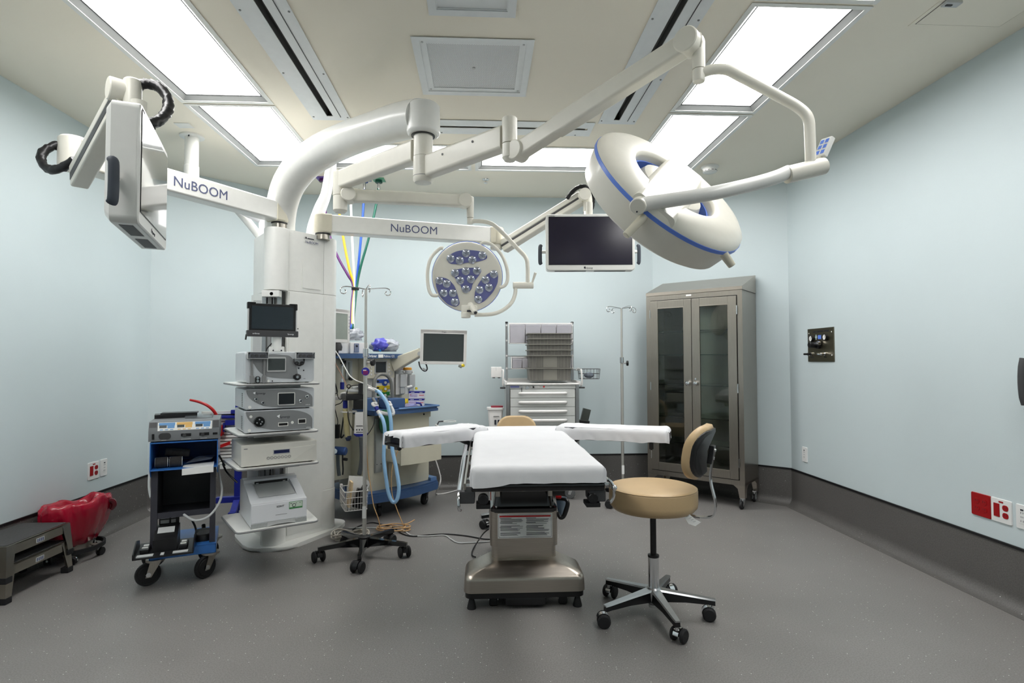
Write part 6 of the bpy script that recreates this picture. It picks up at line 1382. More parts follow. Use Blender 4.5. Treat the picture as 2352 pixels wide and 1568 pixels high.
# stacked grey bins
BINM = mat('bin_grey', (104, 102, 97), .6, var=.03); BINR = mat('bin_rim_grey', (128, 126, 118), .55, var=.03)
bz = [(1.226, 'bottom'), (1.345, 'second from bottom'), (1.398, 'third from bottom'), (1.451, 'third from top'), (1.503, 'second from top'), (1.554, 'topmost')]
BXc, BY0, BY1 = .639, 5.285, 5.575
def bin_(name_z, lb, full):
    z1 = name_z; z0 = z1 - .118; w1, w0 = .40, .386; d1, d0 = (BY1 - BY0), (BY1 - BY0) - .014; cy = (BY0 + BY1) / 2
    t = thing('storage_bin', 'ribbed grey plastic storage bin, %s of its stack on the drawer cart' % lb, 'bin', (BXc, cy, z0), 0, 'grey bins on the drawer cart')
    def rg(w_, d_, z): return [(p[0], p[1], z - z0) for p in rrect(w_, d_, .012, 3)]
    b = B(); b.loft([rg(w0 - .006, d0 - .006, z0 + .004), rg(w0, d0, z0), rg(w1, d1, z1), rg(w1 - .006, d1 - .006, z1), rg(w0 - .006, d0 - .006, z0 + .004)], False)
    b.raw([p for p in rg(w0 - .006, d0 - .006, z0 + .003)], [tuple(range(16))]); b.raw([p for p in rg(w0, d0, z0)], [tuple(reversed(range(16)))]); obj('shell', b, BINM, t)
    q = B(); q.loft([rg(w1, d1, z1 - .008), rg(w1 + .026, d1 + .022, z1 - .007), rg(w1 + .026, d1 + .022, z1), rg(w1, d1, z1)], False); obj('rim', q, BINR, t)
    xs_ = [-.19 + .033 * i for i in range(12)] if not full else [-.165, -.135, -.125, -.108, -.095, -.08, .08, .095, .108, .125, .135, .165]
    zl = max(z0, z1 - .05) if not full else z0 + .004
    for x in xs_:
        k = (zl - z0) / .118; y0_ = -(d0 + (d1 - d0) * k) / 2; y1_ = -d1 / 2
        q = B(); q.raw([(x - .0018, y0_ - .0028, zl - z0), (x + .0018, y0_ - .0028, zl - z0), (x + .0018, y1_ - .0028, .11), (x - .0018, y1_ - .0028, .11), (x - .0018, y0_ + .002, zl - z0), (x + .0018, y0_ + .002, zl - z0), (x + .0018, y1_ + .002, .11), (x - .0018, y1_ + .002, .11)], [(0, 1, 2, 3), (0, 3, 7, 4), (1, 5, 6, 2), (3, 2, 6, 7), (0, 4, 5, 1)]); obj('rib', q, BINR, t)
    if full:
        q = B(); q.raw([(-.065, -d0 / 2 - .0012, .006), (.065, -d0 / 2 - .0012, .006), (.065, -d1 / 2 - .0012, .108), (-.065, -d1 / 2 - .0012, .108)], [(0, 1, 2, 3)]); q.raw([(-.065, -d0 / 2 + .002, .006), (.065, -d0 / 2 + .002, .006), (.065, -d1 / 2 + .002, .108), (-.065, -d1 / 2 + .002, .108)], [(3, 2, 1, 0)]); obj('label_field', q, BINR, t)
for i, (z, lb) in enumerate(bz): bin_(z, lb, i < 2)

# ================================================================== fittings on the walls
REDP = mat('outlet_red', (152, 8, 16), .35, var=.02); PLATE = mat('outlet_white', (224, 225, 224), .35, var=.01)
def wall_frame(side, y, z):
    """local x along the wall to the viewer's right, y out of the room, z up"""
    if side == 'R': return Matrix(((0, 1, 0, XR), (-1, 0, 0, y), (0, 0, 1, z), (0, 0, 0, 1)))
    return Matrix(((0, -1, 0, XL), (1, 0, 0, y), (0, 0, 1, z), (0, 0, 0, 1)))
def fixture(name, label, cat, side, y, z, group=None):
    t = bpy.data.objects.new(name, None); COL.objects.link(t); t.matrix_world = wall_frame(side, y, z); t.empty_display_size = .03
    return tag(t, label, cat, group)
def plate(t, w_, h_, m):
    b = B(); o = rrect(w_, h_, .006, 3); b.loft([[(p[0], 0, p[1]) for p in o], [(p[0], -.003, p[1]) for p in o], [(p[0] * .96, -.006, p[1] * .975) for p in o]]); return obj('plate', b, m, t)
def duplex(t, x, z, m, r=.017):
    for dz in (-.02, .02):
        q = B(); q.loft([[(x + p[0], yy, z + dz + p[1]) for p in rrect(.034, .03, .013, 5)] for yy in (-.005, -.008)]); so = obj('receptacle', q, m, t)
        for dx, h_ in ((-.006, .009), (.006, .007)):
            k = B(); k.span((x + dx - .001, -.0086, z + dz + .002 - h_ / 2), (x + dx + .001, -.0078, z + dz + .002 + h_ / 2)); obj('slot', k, INK, so)
def decora(t, x, z, m):
    q = B(); q.span((x - .017, -.0085, z - .034), (x + .017, -.005, z + .034), .001); so = obj('insert', q, m, t)
    for dz in (-.021, .021):
        for dx in (-.006, .006):
            k = B(); k.span((x + dx - .001, -.0092, z + dz - .005), (x + dx + .001, -.0083, z + dz + .005)); obj('slot', k, INK, so)
    k = B(); k.span((x - .008, -.0092, z + .034 - .002), (x + .008, -.0083, z + .04)); obj('caption', k, INK, so)
    k = B(); k.span((x - .009, -.0092, z - .004), (x + .009, -.0083, z + .004)); obj('test_button', k, LTGREY, so)
t = fixture('wall_outlet', 'white double wall plate with red switch and sockets, left wall', 'outlet', 'L', 4.352, .494); plate(t, .117, .125, PLATE); duplex(t, .026, .0, REDP)
q = B(); q.span((-.042, -.009, -.034), (-.008, -.005, .036), .001); obj('red_switch', q, REDP, t)
q = B(); q.span((-.012, -.0075, .043), (.014, -.0058, .051)); obj('caption', q, REDP, t)
t = fixture('wall_outlet', 'narrow white wall outlet on left wall beside red socket plate', 'outlet', 'L', 4.466, .496); plate(t, .073, .125, PLATE); decora(t, 0, 0, PLATE)
t = fixture('wall_outlet', 'narrow white wall outlet on right wall near the cabinet corner', 'outlet', 'R', 4.75, .486); plate(t, .076, .128, PLATE); decora(t, 0, 0, PLATE)
t = fixture('wall_outlet', 'red four-socket wall plate low on right wall', 'outlet', 'R', 3.03, .491); plate(t, .122, .126, REDP); duplex(t, -.024, 0, REDP); duplex(t, .024, 0, REDP)
t = fixture('wall_outlet', 'white wall plate with red switch and two red sockets, right wall', 'outlet', 'R', 2.905, .491); plate(t, .122, .126, PLATE); duplex(t, .026, 0, REDP)
q = B(); q.span((-.042, -.009, -.034), (-.008, -.005, .036), .001); obj('red_switch', q, REDP, t)
q = B(); q.span((-.012, -.0075, .043), (.014, -.0058, .051)); obj('caption', q, REDP, t)
t = fixture('wall_outlet', 'white wall outlet cut by right edge of the view', 'outlet', 'R', 2.785, .491); plate(t, .073, .124, PLATE); decora(t, 0, 0, PLATE)
# gas control panel
t = fixture('gas_control_panel', 'square dark steel gas control panel with two gauges on right wall', 'control panel', 'R', 4.488, 1.421)
PSTEEL = mat('panel_steel', (122, 116, 100), .35, 1.0, var=.05, scale=8, stretch=(1, 1, 40))
b = B(); b.box((0, -.004, 0), (.355, .008, .275), None, .002); obj('plate', b, PSTEEL, t)
for x, z in ((-.105, .055), (.085, .06)):
    q = B(); q.lathe([(.0, 0), (.028, 0), (.028, .022), (.024, .024), (.022, .018), (0, .018)], 24, (x, -.007, z), (0, -1, 0)); so = obj('gauge', q, BLACK, t)
    k = B(); k.cyl((x, -.025, z), (x, -.026, z), .022, n=24); obj('gauge_face', k, PAPER, so)
    k = B(); k.box((x + .004, -.0268, z + .002), (.0025, .0008, .026), (0, .5, 0)); obj('needle', k, INK, so)
q = B(); q.cyl((-.03, -.006, .0), (-.03, -.085, -.0), .024, n=22, bev=.003); obj('regulator_knob', q, BLACK, t)
q = B(); q.cyl((-.015, -.006, .0), (-.015, -.03, .0), .032, n=22, bev=.003); obj('regulator_collar', q, BLACK, t)
q = B(); q.lathe([(0, 0), (.018, 0), (.018, .02), (.0, .02)], 18, (.01, -.02, .012), (0, -1, 0)); obj('regulator_ring', q, CHROME, t)
for x, m_ in ((-.115, BLACK), (.07, CHROME)):
    q = B(); q.cyl((x, -.006, -.075), (x, -.05, -.075), .011, n=14, bev=.002); q.cyl((x, -.045, -.075), (x, -.08, -.075), .008, n=12); obj('coupling', q, m_, t)
    q = B(); q.cyl((x, -.006, -.075), (x, -.02, -.075), .016, n=16); obj('coupling_nut', q, CHROME, t)
for x in (-.155, .155):
    for z in (-.085, .10):
        q = B(); q.cyl((x, -.008, z), (x, -.011, z), .005, n=8); obj('screw', q, PAPER, t)
q = B(); q.span((-.03, -.0092, .048), (.015, -.0075, .080)); obj('blue_badge', q, BLUEBAND, t)
q = B(); q.span((-.058, -.0095, .045), (-.050, -.008, .085)); q.span((-.066, -.0095, .06), (-.042, -.008, .071)); obj('cross_mark', q, mat('pale_mark', (206, 232, 232), .5, var=0), t)
text('GAS CONTROL PANEL', .022, (-.10, -.009, .103), (1, 0, 0), (0, 0, 1), INK, t, world=False)
text('REGULATED', .008, (-.135, -.009, -.105), (1, 0, 0), (0, 0, 1), INK, t, world=False); text('OUTLET', .010, (.05, -.009, -.105), (1, 0, 0), (0, 0, 1), INK, t, world=False)
# wall telephone
t = fixture('wall_telephone', 'dark wall telephone with coiled cord at right edge of the view', 'telephone', 'R', 2.615, 1.18)
b = B(); b.box((0, -.03, 0), (.16, .06, .24), None, .012); obj('body', b, DKGREY, t)
b = B(); b.tube([(-.055, -.075, -.10), (-.06, -.09, -.05), (-.06, -.09, .06), (-.055, -.075, .12)], [.03, .022, .022, .03], 12, sm=4, flat=.8); obj('handset', b, DKGREY, t)
coil = [(-.06 + .012 * cos(i * .8), -.07 + .012 * sin(i * .8), -.12 - .0016 * i) for i in range(140)]
b = B(); b.tube(coil, .003, 5); obj('coiled_cord', b, BLACK, t)
for i in range(3):
    for j in range(4):
        q = B(); q.box((.02 + i * .022, -.062, .03 - j * .024), (.014, .006, .014), None, .002); obj('key', q, LTGREY, t)
# ================================================================== anaesthesia machine
AO, AT = (-.82, 4.80, 0), radians(44)
AM = Matrix.Translation(Vector(AO)) @ Matrix.Rotation(AT, 4, 'Z')
def ap_(x, y, z): return AM @ Vector((x, y, z))
def AL(px, py, off):         # the sight line cut by the machine's own front plane, in the machine's directions
    n = Vector((-sin(AT), cos(AT), 0)); r = ray(px, py); k = (Vector(AO) + n * off - CP).dot(n) / r.dot(n); return AM.inverted() @ (CP + r * k)
MC = mat('machine_cream', (204, 200, 182), .42, var=.02); MG = mat('machine_grey', (150, 154, 152), .4, var=.03)
am = thing('anaesthesia_machine', 'cream and blue anaesthesia machine with open drawer behind the drip pole', 'medical machine', AO, AT)
def bowed(x0, x1, ya, bow, yb, n=12): return [(x0 + (x1 - x0) * i / n, ya - bow * sin(pi * i / n)) for i in range(n + 1)] + [(x1, yb), (x0, yb)]
b = B(); b.loft([[(p[0], p[1], z) for p in bowed(-.25, .57, -.02, .075, .55)] for z in (.142, .205)]); b.loft([[(p[0], p[1], z) for p in bowed(-.24, .565, -.015, .07, .55)] for z in (.2, .222)]); obj('base', b, MBLUE, am)
b = B(); b.span((.50, .0, .205), (.57, .54, .25), .006); obj('base_lip', b, mat('machine_blue_light', (92, 126, 172), .4, var=.02), am)
b = B(); b.loft([[(p[0], p[1], z) for p in fillet([(-.125, .06), (-.10, .03), (.06, .02), (.06, .5), (-.125, .5)], .02, 3)] for z in (.22, .84)]); obj('left_pillar', b, MC, am)
b = B(); b.span((-.075, .012, .372), (-.004, .03, .815)); b.span((-.07, .008, .38), (-.05, .014, .81)); so = obj('grey_panel', b, MG, am)
for x in (-.06, -.02):
    q = B(); q.cyl((x, .009, .44), (x, .006, .44), .004, n=8); obj('screw', q, INK, so)
b = B(); b.span((.06, .06, .44), (.51, .5, .84)); b.span((.06, .05, .222), (.51, .5, .44)); obj('drawer_case', b, MC, am)
b = B(); b.span((.062, .052, .43), (.508, .06, .66)); obj('drawer_recess', b, DKGREY, am)
bowp = lambda x0, x1, ya, bow, th: [(x0 + (x1 - x0) * i / 10, ya - bow * sin(pi * i / 10)) for i in range(11)] + [(x1, ya + th), (x0, ya + th)]
def front(name, x0, x1, z0, z1, ya, bow, par, th=.02):
    q = B(); q.loft([[(p[0], p[1], z) for p in bowp(x0, x1, ya, bow, th)] for z in (z0, z1)]); return obj(name, q, MC, par)
do = front('drawer', .07, .51, .665, .79, .04, .015, am); front('drawer', .066, .525, .79, .84, .035, .016, am)
q = B(); q.lathe([(0, 0), (.009, 0), (.007, .006), (.0, .006)], 14, (.44, .025, .818), (0, -1, 0)); obj('drawer_lock', q, INK, am)
dr = front('open_drawer', .005, .425, .45, .625, -.235, .015, am)
q = B(); q.span((.03, -.22, .455), (.035, .2, .56)); q.span((.40, -.22, .455), (.405, .2, .56)); q.span((.03, -.22, .455), (.405, .2, .46)); obj('drawer_box', q, BEIGE, dr)
front('lower_door', .07, .505, .225, .43, .035, .02, am)
b = B(); b.span((.062, .045, .425), (.12, .2, .455), .004); obj('drawer_runner', b, BEIGE, am)
# worktop
wt = [(-.12, -.04), (.02, -.06), (.20, -.075), (.40, -.07), (.56, -.04), (.56, .42), (-.12, .42)]
b = B(); b.loft([[(p[0], p[1], z) for p in fillet(wt, .02, 3)] for z in (.848, .872)]); b.loft([[(p[0] * .985, p[1] + .004, z) for p in fillet(wt, .02, 3)] for z in (.87, .888)]); obj('worktop', b, MBLUE, am)
b = B(); b.tube([(.10, -.07, .893), (.2, -.078, .893), (.40, -.073, .893), (.555, -.045, .893), (.56, .1, .893), (.56, .4, .893)], .008, 8); obj('worktop_rim', b, mat('machine_blue_light', (0, 0, 0)), am)
# upper housing and left service column
b = B(); b.span((-.06, .21, .885), (.25, .52, 1.32), .004); b.span((-.34, .30, .30), (-.05, .55, 1.32), .004); obj('upper_housing', b, MC, am)
b = B(); b.span((.25, .26, .885), (.56, .5, .995), .004); b.span((.25, .34, .99), (.46, .5, 1.32), .004); obj('side_housing', b, BEIGE, am)
b = B(); b.span((-.365, .285, .25), (-.335, .33, 1.34), .003); b.span((-.30, .285, .60), (-.285, .3, 1.31)); obj('side_rail', b, ALU, am)
b = B(); b.loft([[(p[0], p[1], z) for p in fillet([(-.37, .14), (.30, .125), (.444, .14), (.444, .50), (-.37, .50)], .012, 3)] for z in (1.318, 1.358)]); so = obj('top_shelf', b, MBLUE, am)
text('Dräger', .031, (-.078, .128, 1.328), (1, -.02, 0), (0, 0, 1), WINK, am, world=False, bold=.0006)
q = B(); q.span((.026, .1245, 1.324), (.075, .1275, 1.352)); obj('paper_sticker', q, PAPER, so)
text('Fabius GS', .028, (.080, .124, 1.328), (1, 0, 0), (0, 0, 1), WINK, am, world=False)
# control panel
b = B(); b.span((-.045, .19, 1.145), (.24, .22, 1.318), .004); cp_ = obj('control_panel', b, BEIGE, am)
b = B(); b.frame(.03, .156, 1.185, 1.300, .008, .184, .192); obj('screen_bezel', b, LTGREY, cp_)
b = B(); b.span((.04, .186, 1.196), (.144, .1895, 1.288)); obj('screen', b, SCREEN, cp_)
for x in (-.005, .178):
    for z in (1.18, 1.21, 1.24, 1.27):
        q = B(); q.cyl((x, .19, z), (x, .184, z), .008, n=12); obj('key', q, OFFW, cp_)
q = B(); q.lathe([(.018, 0), (.024, 0), (.024, .004), (.018, .004)], 18, (.19, .188, 1.185), (0, -1, 0)); obj('rotary_ring', q, LTGREY, cp_)
# gas manifold
b = B(); b.span((-.05, .21, .90), (.25, .24, 1.145), .003); b.span((.045, .185, .975), (.225, .23, 1.148), .004); gm = obj('gas_block', b, OFFW, am)
for z, c in ((1.118, (40, 76, 170)), (1.063, (224, 196, 36)), (1.008, (40, 140, 66))):
    m_ = mat('gas_%d' % c[0] + '_%d' % c[1], c, .4, var=.03)
    q = B(); q.span((.052, .178, z - .015), (.205, .19, z + .017), .003); q.lathe([(0, 0), (.026, 0), (.026, .012), (0, .012)], 18, (.13, .19, z - .018), (0, -1, 0)); so = obj('gas_panel', q, m_, gm)
    q = B(); q.cyl((.13, .178, z - .012), (.13, .165, z - .012), .012, n=14, bev=.002); obj('gas_knob', q, OFFW, so)
    q = B(); q.lathe([(.008, 0), (.013, 0), (.013, .004), (.008, .004)], 16, (.192, .178, z + .002), (0, -1, 0)); obj('gas_gauge', q, PAPER, so)
    q = B(); q.span((.048, .174, z - .006), (.068, .182, z + .008)); obj('gas_clip', q, BLACK, so)
b = B(); pts = [AL(858, 930, .13), AL(858, 900, .13), AL(859, 878, .13), AL(866, 864, .13), AL(876, 859, .13), AL(888, 862, .13), AL(897, 874, .13), AL(900, 895, .13), AL(901, 915, .13)]
b.tube(pts, .0145, 12, sm=4); obj('guard_handle', b, mat('handle_grey', (120, 120, 116), .35, var=.03), am)
# vaporizers
for x, y, c, z0 in ((.325, .24, (128, 48, 132), .99), (.455, .28, (230, 160, 50), .985)):
    q = B(); q.span((x - .05, y - .02, z0), (x + .05, y + .07, z0 + .19), .008); vo_ = obj('vaporizer', q, OFFW, am)
    q = B(); q.span((x - .02, y - .05, z0 + .07), (x + .045, y - .018, z0 + .185), .004); q.span((x - .01, y - .04, z0 + .01), (x + .035, y - .018, z0 + .07), .003); obj('fill_block', q, LTGREY, vo_)
    q = B(); q.lathe([(0, 0), (.048, 0), (.05, .03), (.044, .038), (0, .038)], 24, (x, y + .02, z0 + .19)); obj('dial_base', q, LTGREY, vo_)
    q = B(); q.lathe([(0, 0), (.046, 0), (.046, .018), (.04, .024), (0, .024)], 24, (x, y + .02, z0 + .226)); obj('dial_ring', q, mat('vap_%d' % c[0], c, .4, var=.03), vo_)
    q = B(); q.cyl((x + .03, y - .025, z0 + .208), (x + .03, y - .036, z0 + .208), .008, n=12); obj('dial_button', q, OFFW, vo_)
q = B(); q.cyl((.37, .18, 1.055), (.405, .15, 1.065), .014, n=14, bev=.003); obj('fill_cap', q, OFFW, am)
q = B(); q.cyl((.50, .22, 1.04), (.50, .21, 1.04), .012, n=12); obj('yellow_tag', q, mat('tag_yellow', (226, 202, 52), .5), am)
# flow sensors low on the machine, blue pod
for x, m_ in ((.24, OFFW), (.31, mat('tag_yellow', (0, 0, 0)))):
    q = B(); q.lathe([(.014, 0), (.03, 0), (.03, .05), (.014, .05)], 18, (x, .13, .93), (.3, -1, 0)); obj('flow_sensor', q, m_, am)
b = B(); b.span((.05, .0, .89), (.22, .16, .975), .01); b.span((-.15, .06, .86), (-.02, .2, .985), .008); obj('absorber_head', b, MBLUE, am)
b = B(); b.lathe([(0, 0), (.04, .01), (.055, .06), (.055, .17), (.04, .2), (0, .2)], 20, (-.01, -.04, .69)); obj('absorber_canister', b, mat('green_canister', (36, 96, 66), .2, var=.1, coat=.4), am)
b = B(); b.span((-.145, .06, .83), (-.075, .14, .865), .003); obj('vent_key', b, BLACK, am)
# flow tube and connectors on the service column
b = B(); b.span((-.19, .28, 1.14), (-.13, .30, 1.30), .002); so = obj('flowmeter', b, LTGREY, am)
b = B(); b.cyl((-.16, .275, 1.16), (-.16, .275, 1.285), .011, n=12); obj('flow_tube', b, mat('flow_glass', (150, 156, 154), .1, var=.1, coat=.5), so)
b = B(); b.cyl((-.16, .27, 1.145), (-.16, .24, 1.145), .015, n=14, bev=.002); obj('flow_knob', b, BLACK, so)
b = B(); b.tube([(-.235, .28, 1.30), (-.235, .25, 1.28), (-.25, .24, 1.25), (-.25, .24, 1.15)], .009, 8, sm=3); b.cyl((-.25, .24, 1.15), (-.25, .24, 1.12), .014, n=10); obj('gas_outlet', b, CHROME, am)
b = B(); b.cyl((-.25, .24, 1.12), (-.25, .24, 1.06), .017, n=12, bev=.003); obj('blue_connector', b, DBLUE, am)
b = B(); b.span((-.24, .285, 1.27), (-.225, .25, 1.315)); b.cyl((-.235, .26, 1.285), (-.21, .255, 1.29), .012, n=10); obj('hose_clip', b, BLACK, am)
# arm and monitor at right
ar0, ar1 = ap_(.42, .36, 1.29), PY(972, 808, 4.98)
b = B(); beam(b, ap_(.40, .38, 1.30), PY(915, 832, 5.1), .09, .11, .12, .01); beam(b, PY(905, 838, 5.1), PY(968, 808, 5.0), .07, .12, .07, .01); obj('monitor_arm', b, BEIGE, am, True)
b = B(); b.cyl(PY(964, 812, 5.0), PY(964, 812, 4.95), .02, n=14); obj('arm_pivot', b, LTGREY, am, True)

def desk_monitor(name, label, c, rz, W_, H_, tilt, roll, scr, extra=None):
    t = thing(name, label, 'monitor', c, rz); t.matrix_world = t.matrix_world @ Matrix.Rotation(roll, 4, 'Y') @ Matrix.Rotation(tilt, 4, 'X')
    q = B(); o = rrect(W_, H_, .012, 3); q.loft([[(p[0], 0, p[1]) for p in o], [(p[0], .045, p[1]) for p in o], [(p[0] * .8, .07, p[1] * .8) for p in o]]); obj('housing', q, OFFW, t)
    q = B(); q.frame(-W_ / 2, W_ / 2, -H_ / 2, H_ / 2, .026, -.006, .002, .002); q.span((-W_ / 2, -.006, H_ / 2 - .034), (W_ / 2, .002, H_ / 2)); obj('bezel', q, OFFW, t)
    q = B(); q.span((-W_ / 2 + .025, -.003, -H_ / 2 + .025), (W_ / 2 - .025, .002, H_ / 2 - .034)); obj('screen', q, scr, t)
    return t
mR = desk_monitor('machine_monitor', 'white framed grey monitor on the anaesthesia machine arm', PY(1019, 797, 4.93), radians(8), .40, .30, radians(4), radians(1), SCREENG)
text('Dräger', .014, (-.02, -.0065, .128), (1, 0, 0), (0, 0, 1), INK, mR, world=False)
q = B(); q.cyl((.14, .02, -.15), (.17, .015, -.165), .022, n=16, bev=.004); obj('control_knob', q, LTGREY, mR)
q = B(); q.cyl((.165, .0, -.158), (.18, -.01, -.155), .014, n=14); obj('yellow_button', q, mat('tag_yellow', (0, 0, 0)), mR)
q = B(); q.cyl((-.15, -.005, -.137), (-.15, -.0075, -.137), .003, n=8); obj('led', q, INK, mR)
b = B(); b.tube([PY(p[0], p[1], 5.0) for p in ((962, 830), (964, 840), (969, 848), (976, 852), (981, 848), (980, 840), (978, 836))], .006, 8, sm=4); obj('cable', b, DKGREY, mR, True)
b = B(); b.box(PY(974, 848, 4.99), (.035, .02, .018), (0, .5, 0), .004); obj('cable_block', b, LTGREY, mR, True)
mL = desk_monitor('patient_monitor', 'narrow cream patient monitor seen obliquely beside the tower', PY(779, 748, 4.62), radians(62), .24, .27, 0, 0, mat('pale_screen', (150, 158, 150), .3, var=.03))
for i in range(6):
    q = B(); q.span((.104, -.0075, -.06 + i * .026), (.116, -.005, -.045 + i * .026)); obj('key', q, LTGREY, mL)
b = B(); b.lathe([(0, 0), (.045, 0), (.05, .03), (.04, .06), (.0, .065)], 18, (.0, .03, -.20)); b.span((-.03, .01, -.15), (.03, .05, -.13)); obj('stand', b, DKGREY, mL)
b = B(); b.tube([(0, .03, -.19), (0, .03, -.24)], .02, 12); obj('stand_foot', b, BLACK, mL)
# boxes and bags on the top shelf
b = B(AM); b.span((-.34, .22, 1.359), (-.20, .46, 1.46), .003); solo('module_box', b, OFFW, 'plain white module box on the left of the blue shelf', 'box')
t = thing('monitor_module', 'white module with grey-blue socket front on the blue shelf', 'module', ap_(-.12, .3, 1.359), AT)
b = B(AM); b.span((-.20, .20, 1.359), (-.03, .44, 1.452), .004); obj('case', b, OFFW, t, True)
b = B(AM); b.span((-.165, .192, 1.37), (-.12, .202, 1.445), .003); so = obj('socket_front', b, mat('slate_front', (126, 134, 156), .4, var=.05), t, True)
b = B(AM); b.cyl((-.145, .195, 1.425), (-.145, .186, 1.42), .009, n=10); obj('socket', b, INK, so, True)
from mathutils import noise as mnoise
def crumple(c, r, seed, amp=.25, n=28, m=18, fr=3.0):
    b = B(); c = Vector(c); t = B(); t.sphere((0, 0, 0), (1, 1, 1), n, m); off = Vector((seed * 3.1, seed * 1.7, seed))
    vs = []
    for v in t.v:
        k = 1 + amp * (mnoise.noise(v * fr + off) + .5 * mnoise.noise(v * fr * 2.3 + off))
        p = Vector((v.x * k * r[0], v.y * k * r[1], v.z * k * r[2])); p.z = max(p.z, -r[2] * .72); vs.append(c + p)
    b.raw(vs, t.f); return b
CLEARBAG = mat('clear_bag', (214, 218, 228), .12, var=.12, scale=40, coat=.6, trans=.45)
b = crumple(PY(812, 771, 4.95), (.085, .07, .055), 2, .45, fr=3.5); solo('plastic_bag', b, CLEARBAG, 'crumpled clear plastic bag where the coloured hoses end', 'bag', ang=180)
t = thing('mask_bag', 'violet and clear packaged bag slumped on blue machine shelf', 'bag', PY(885, 806, 5.05), AT)
cc = PY(884, 795, 5.05); b = crumple(cc, (.13, .09, .066), 5, .22); obj('clear_wrap', b, CLEARBAG, t, True, 180)
b = crumple(PY(875, 793, 5.0), (.075, .07, .062), 8, .3); obj('violet_content', b, mat('violet_plastic', (84, 84, 190), .25, var=.2, scale=20, coat=.5), t, True, 180)
b = B(); s0, s1 = PY(871, 806, 4.94), PY(893, 786, 4.98); d_ = (s1 - s0).normalized(); n_ = Vector((d_.z, 0, -d_.x)) * .012
b.loft([[p + n_, p - n_, p - n_ + Vector((0, .02, 0)), p + n_ + Vector((0, .02, 0))] for p in (s0, (s0 + s1) / 2 + Vector((.0, -.008, .0)), s1)]); obj('blue_stripe', b, mat('cyan_stripe', (30, 120, 190), .4), t, True)
b = B(); s0, s1 = PY(867, 802, 4.95), PY(888, 783, 4.98); b.loft([[p + n_ * .8, p - n_ * .8, p - n_ * .8 + Vector((0, .02, 0)), p + n_ * .8 + Vector((0, .02, 0))] for p in (s0, (s0 + s1) / 2 + Vector((0, -.008, 0)), s1)]); obj('white_stripe', b, PAPER, t, True)
# glove boxes on the worktop
for i, (lb, dx) in enumerate((('lower white and blue carton on the machine worktop', 0), ('upper white and blue carton on the machine worktop', .004))):
    M = Matrix.Translation(ap_(.385, .06, .898 + i * .064)) @ Matrix.Rotation(AT - .75 + dx * 6, 4, 'Z'); t = thing('carton', lb, 'box', M.translation, AT - .75 + dx * 6, 'cartons on the machine worktop')
    b = B(); b.span((-.068 + dx, -.045, 0), (.068 + dx, .045, .062), .001); obj('body', b, mat('carton_white', (224, 222, 230), .6, var=.02), t)
    b = B(); b.span((-.069 + dx, -.046, .048), (.069 + dx, .046, .063)); obj('blue_lid', b, mat('carton_blue', (34, 38, 140), .5), t)
    b = B(); b.span((.02 + dx, -.0458, .026), (.064 + dx, -.044, .031)); b.span((-.06 + dx, -.0458, .03), (-.045 + dx, -.044, .036)); obj('red_print', b, RED, t)
    b = B(); b.span((-.062 + dx, -.0458, .012), (.005 + dx, -.044, .040)); obj('pale_print', b, mat('pale_lilac', (186, 176, 206), .6, var=.1, scale=120), t)
    b = B(); b.span((-.05 + dx, -.0468, .053), (-.02 + dx, -.0455, .057)); b.span((.025 + dx, -.0468, .053), (.05 + dx, -.0455, .057)); obj('caption', b, WINK, t)
b = B(AM); b.raw([(.20, .0, .900), (.34, -.03, .900), (.36, .12, .902), (.21, .13, .902), (.27, .05, .925), (.31, -.02, .918)], [(0, 1, 5), (1, 2, 5), (2, 4, 5), (2, 3, 4), (3, 0, 4), (0, 5, 4), (0, 3, 2, 1)]); solo('clear_pouch', b, mat('lilac_pouch', (150, 154, 206), .15, var=.1, coat=.5), 'lilac clear pouch lying flat on the machine worktop', 'pouch')
b = B(AM); b.tube([(.30, -.04, .93), (.33, -.06, .925), (.345, -.06, .905), (.345, -.06, .899)], .008, 8, sm=3); solo('blue_strap', b, DBLUE, 'short dark blue strap on the worktop before the cartons', 'strap')
# breathing circuit
CBLUE = mat('circuit_blue', (150, 194, 232), .3, var=.06, scale=12, coat=.3)
def corrugate(b_, pts, r, n=12, pitch=.0075, sm=8):
    P = smooth([Vector(p) for p in pts], sm); L = [0]
    for a, c in zip(P, P[1:]): L.append(L[-1] + (c - a).length)
    N = int(L[-1] / (pitch / 2)); Q = []; j = 0
    for i in range(N + 1):
        s_ = L[-1] * i / N
        while j < len(L) - 2 and L[j + 1] < s_: j += 1
        f = (s_ - L[j]) / max(L[j + 1] - L[j], 1e-9); Q.append(P[j].lerp(P[j + 1], f))
    b_.tube(Q, [r * (1.0 if k % 2 else .90) for k in range(len(Q))], n); return b_
bc = thing('breathing_circuit', 'pair of pale blue corrugated breathing hoses hanging in a loop', 'hose', PY(895, 1160, 4.5))
loop = [(872, 950, 4.52), (880, 965, 4.5), (884, 990, 4.49), (882, 1030, 4.48), (882, 1060, 4.47), (887, 1100, 4.46), (892, 1130, 4.45), (900, 1150, 4.44), (908, 1152, 4.44), (914, 1140, 4.44), (916, 1115, 4.45), (910, 1075, 4.47), (901, 1030, 4.49), (899, 990, 4.5), (897, 960, 4.51), (890, 930, 4.53), (880, 912, 4.54), (870, 900, 4.55), (862, 896, 4.56)]
b = B(); corrugate(b, [PY(*p) for p in loop], .0155); obj('corrugated_hose', b, CBLUE, bc, True, 180)
b = B(); b.tube([PY(846, 891, 4.57), PY(856, 894, 4.565), PY(864, 897, 4.56)], [.015, .017, .0165], 12, sm=3); obj('white_cuff', b, OFFW, bc, True)
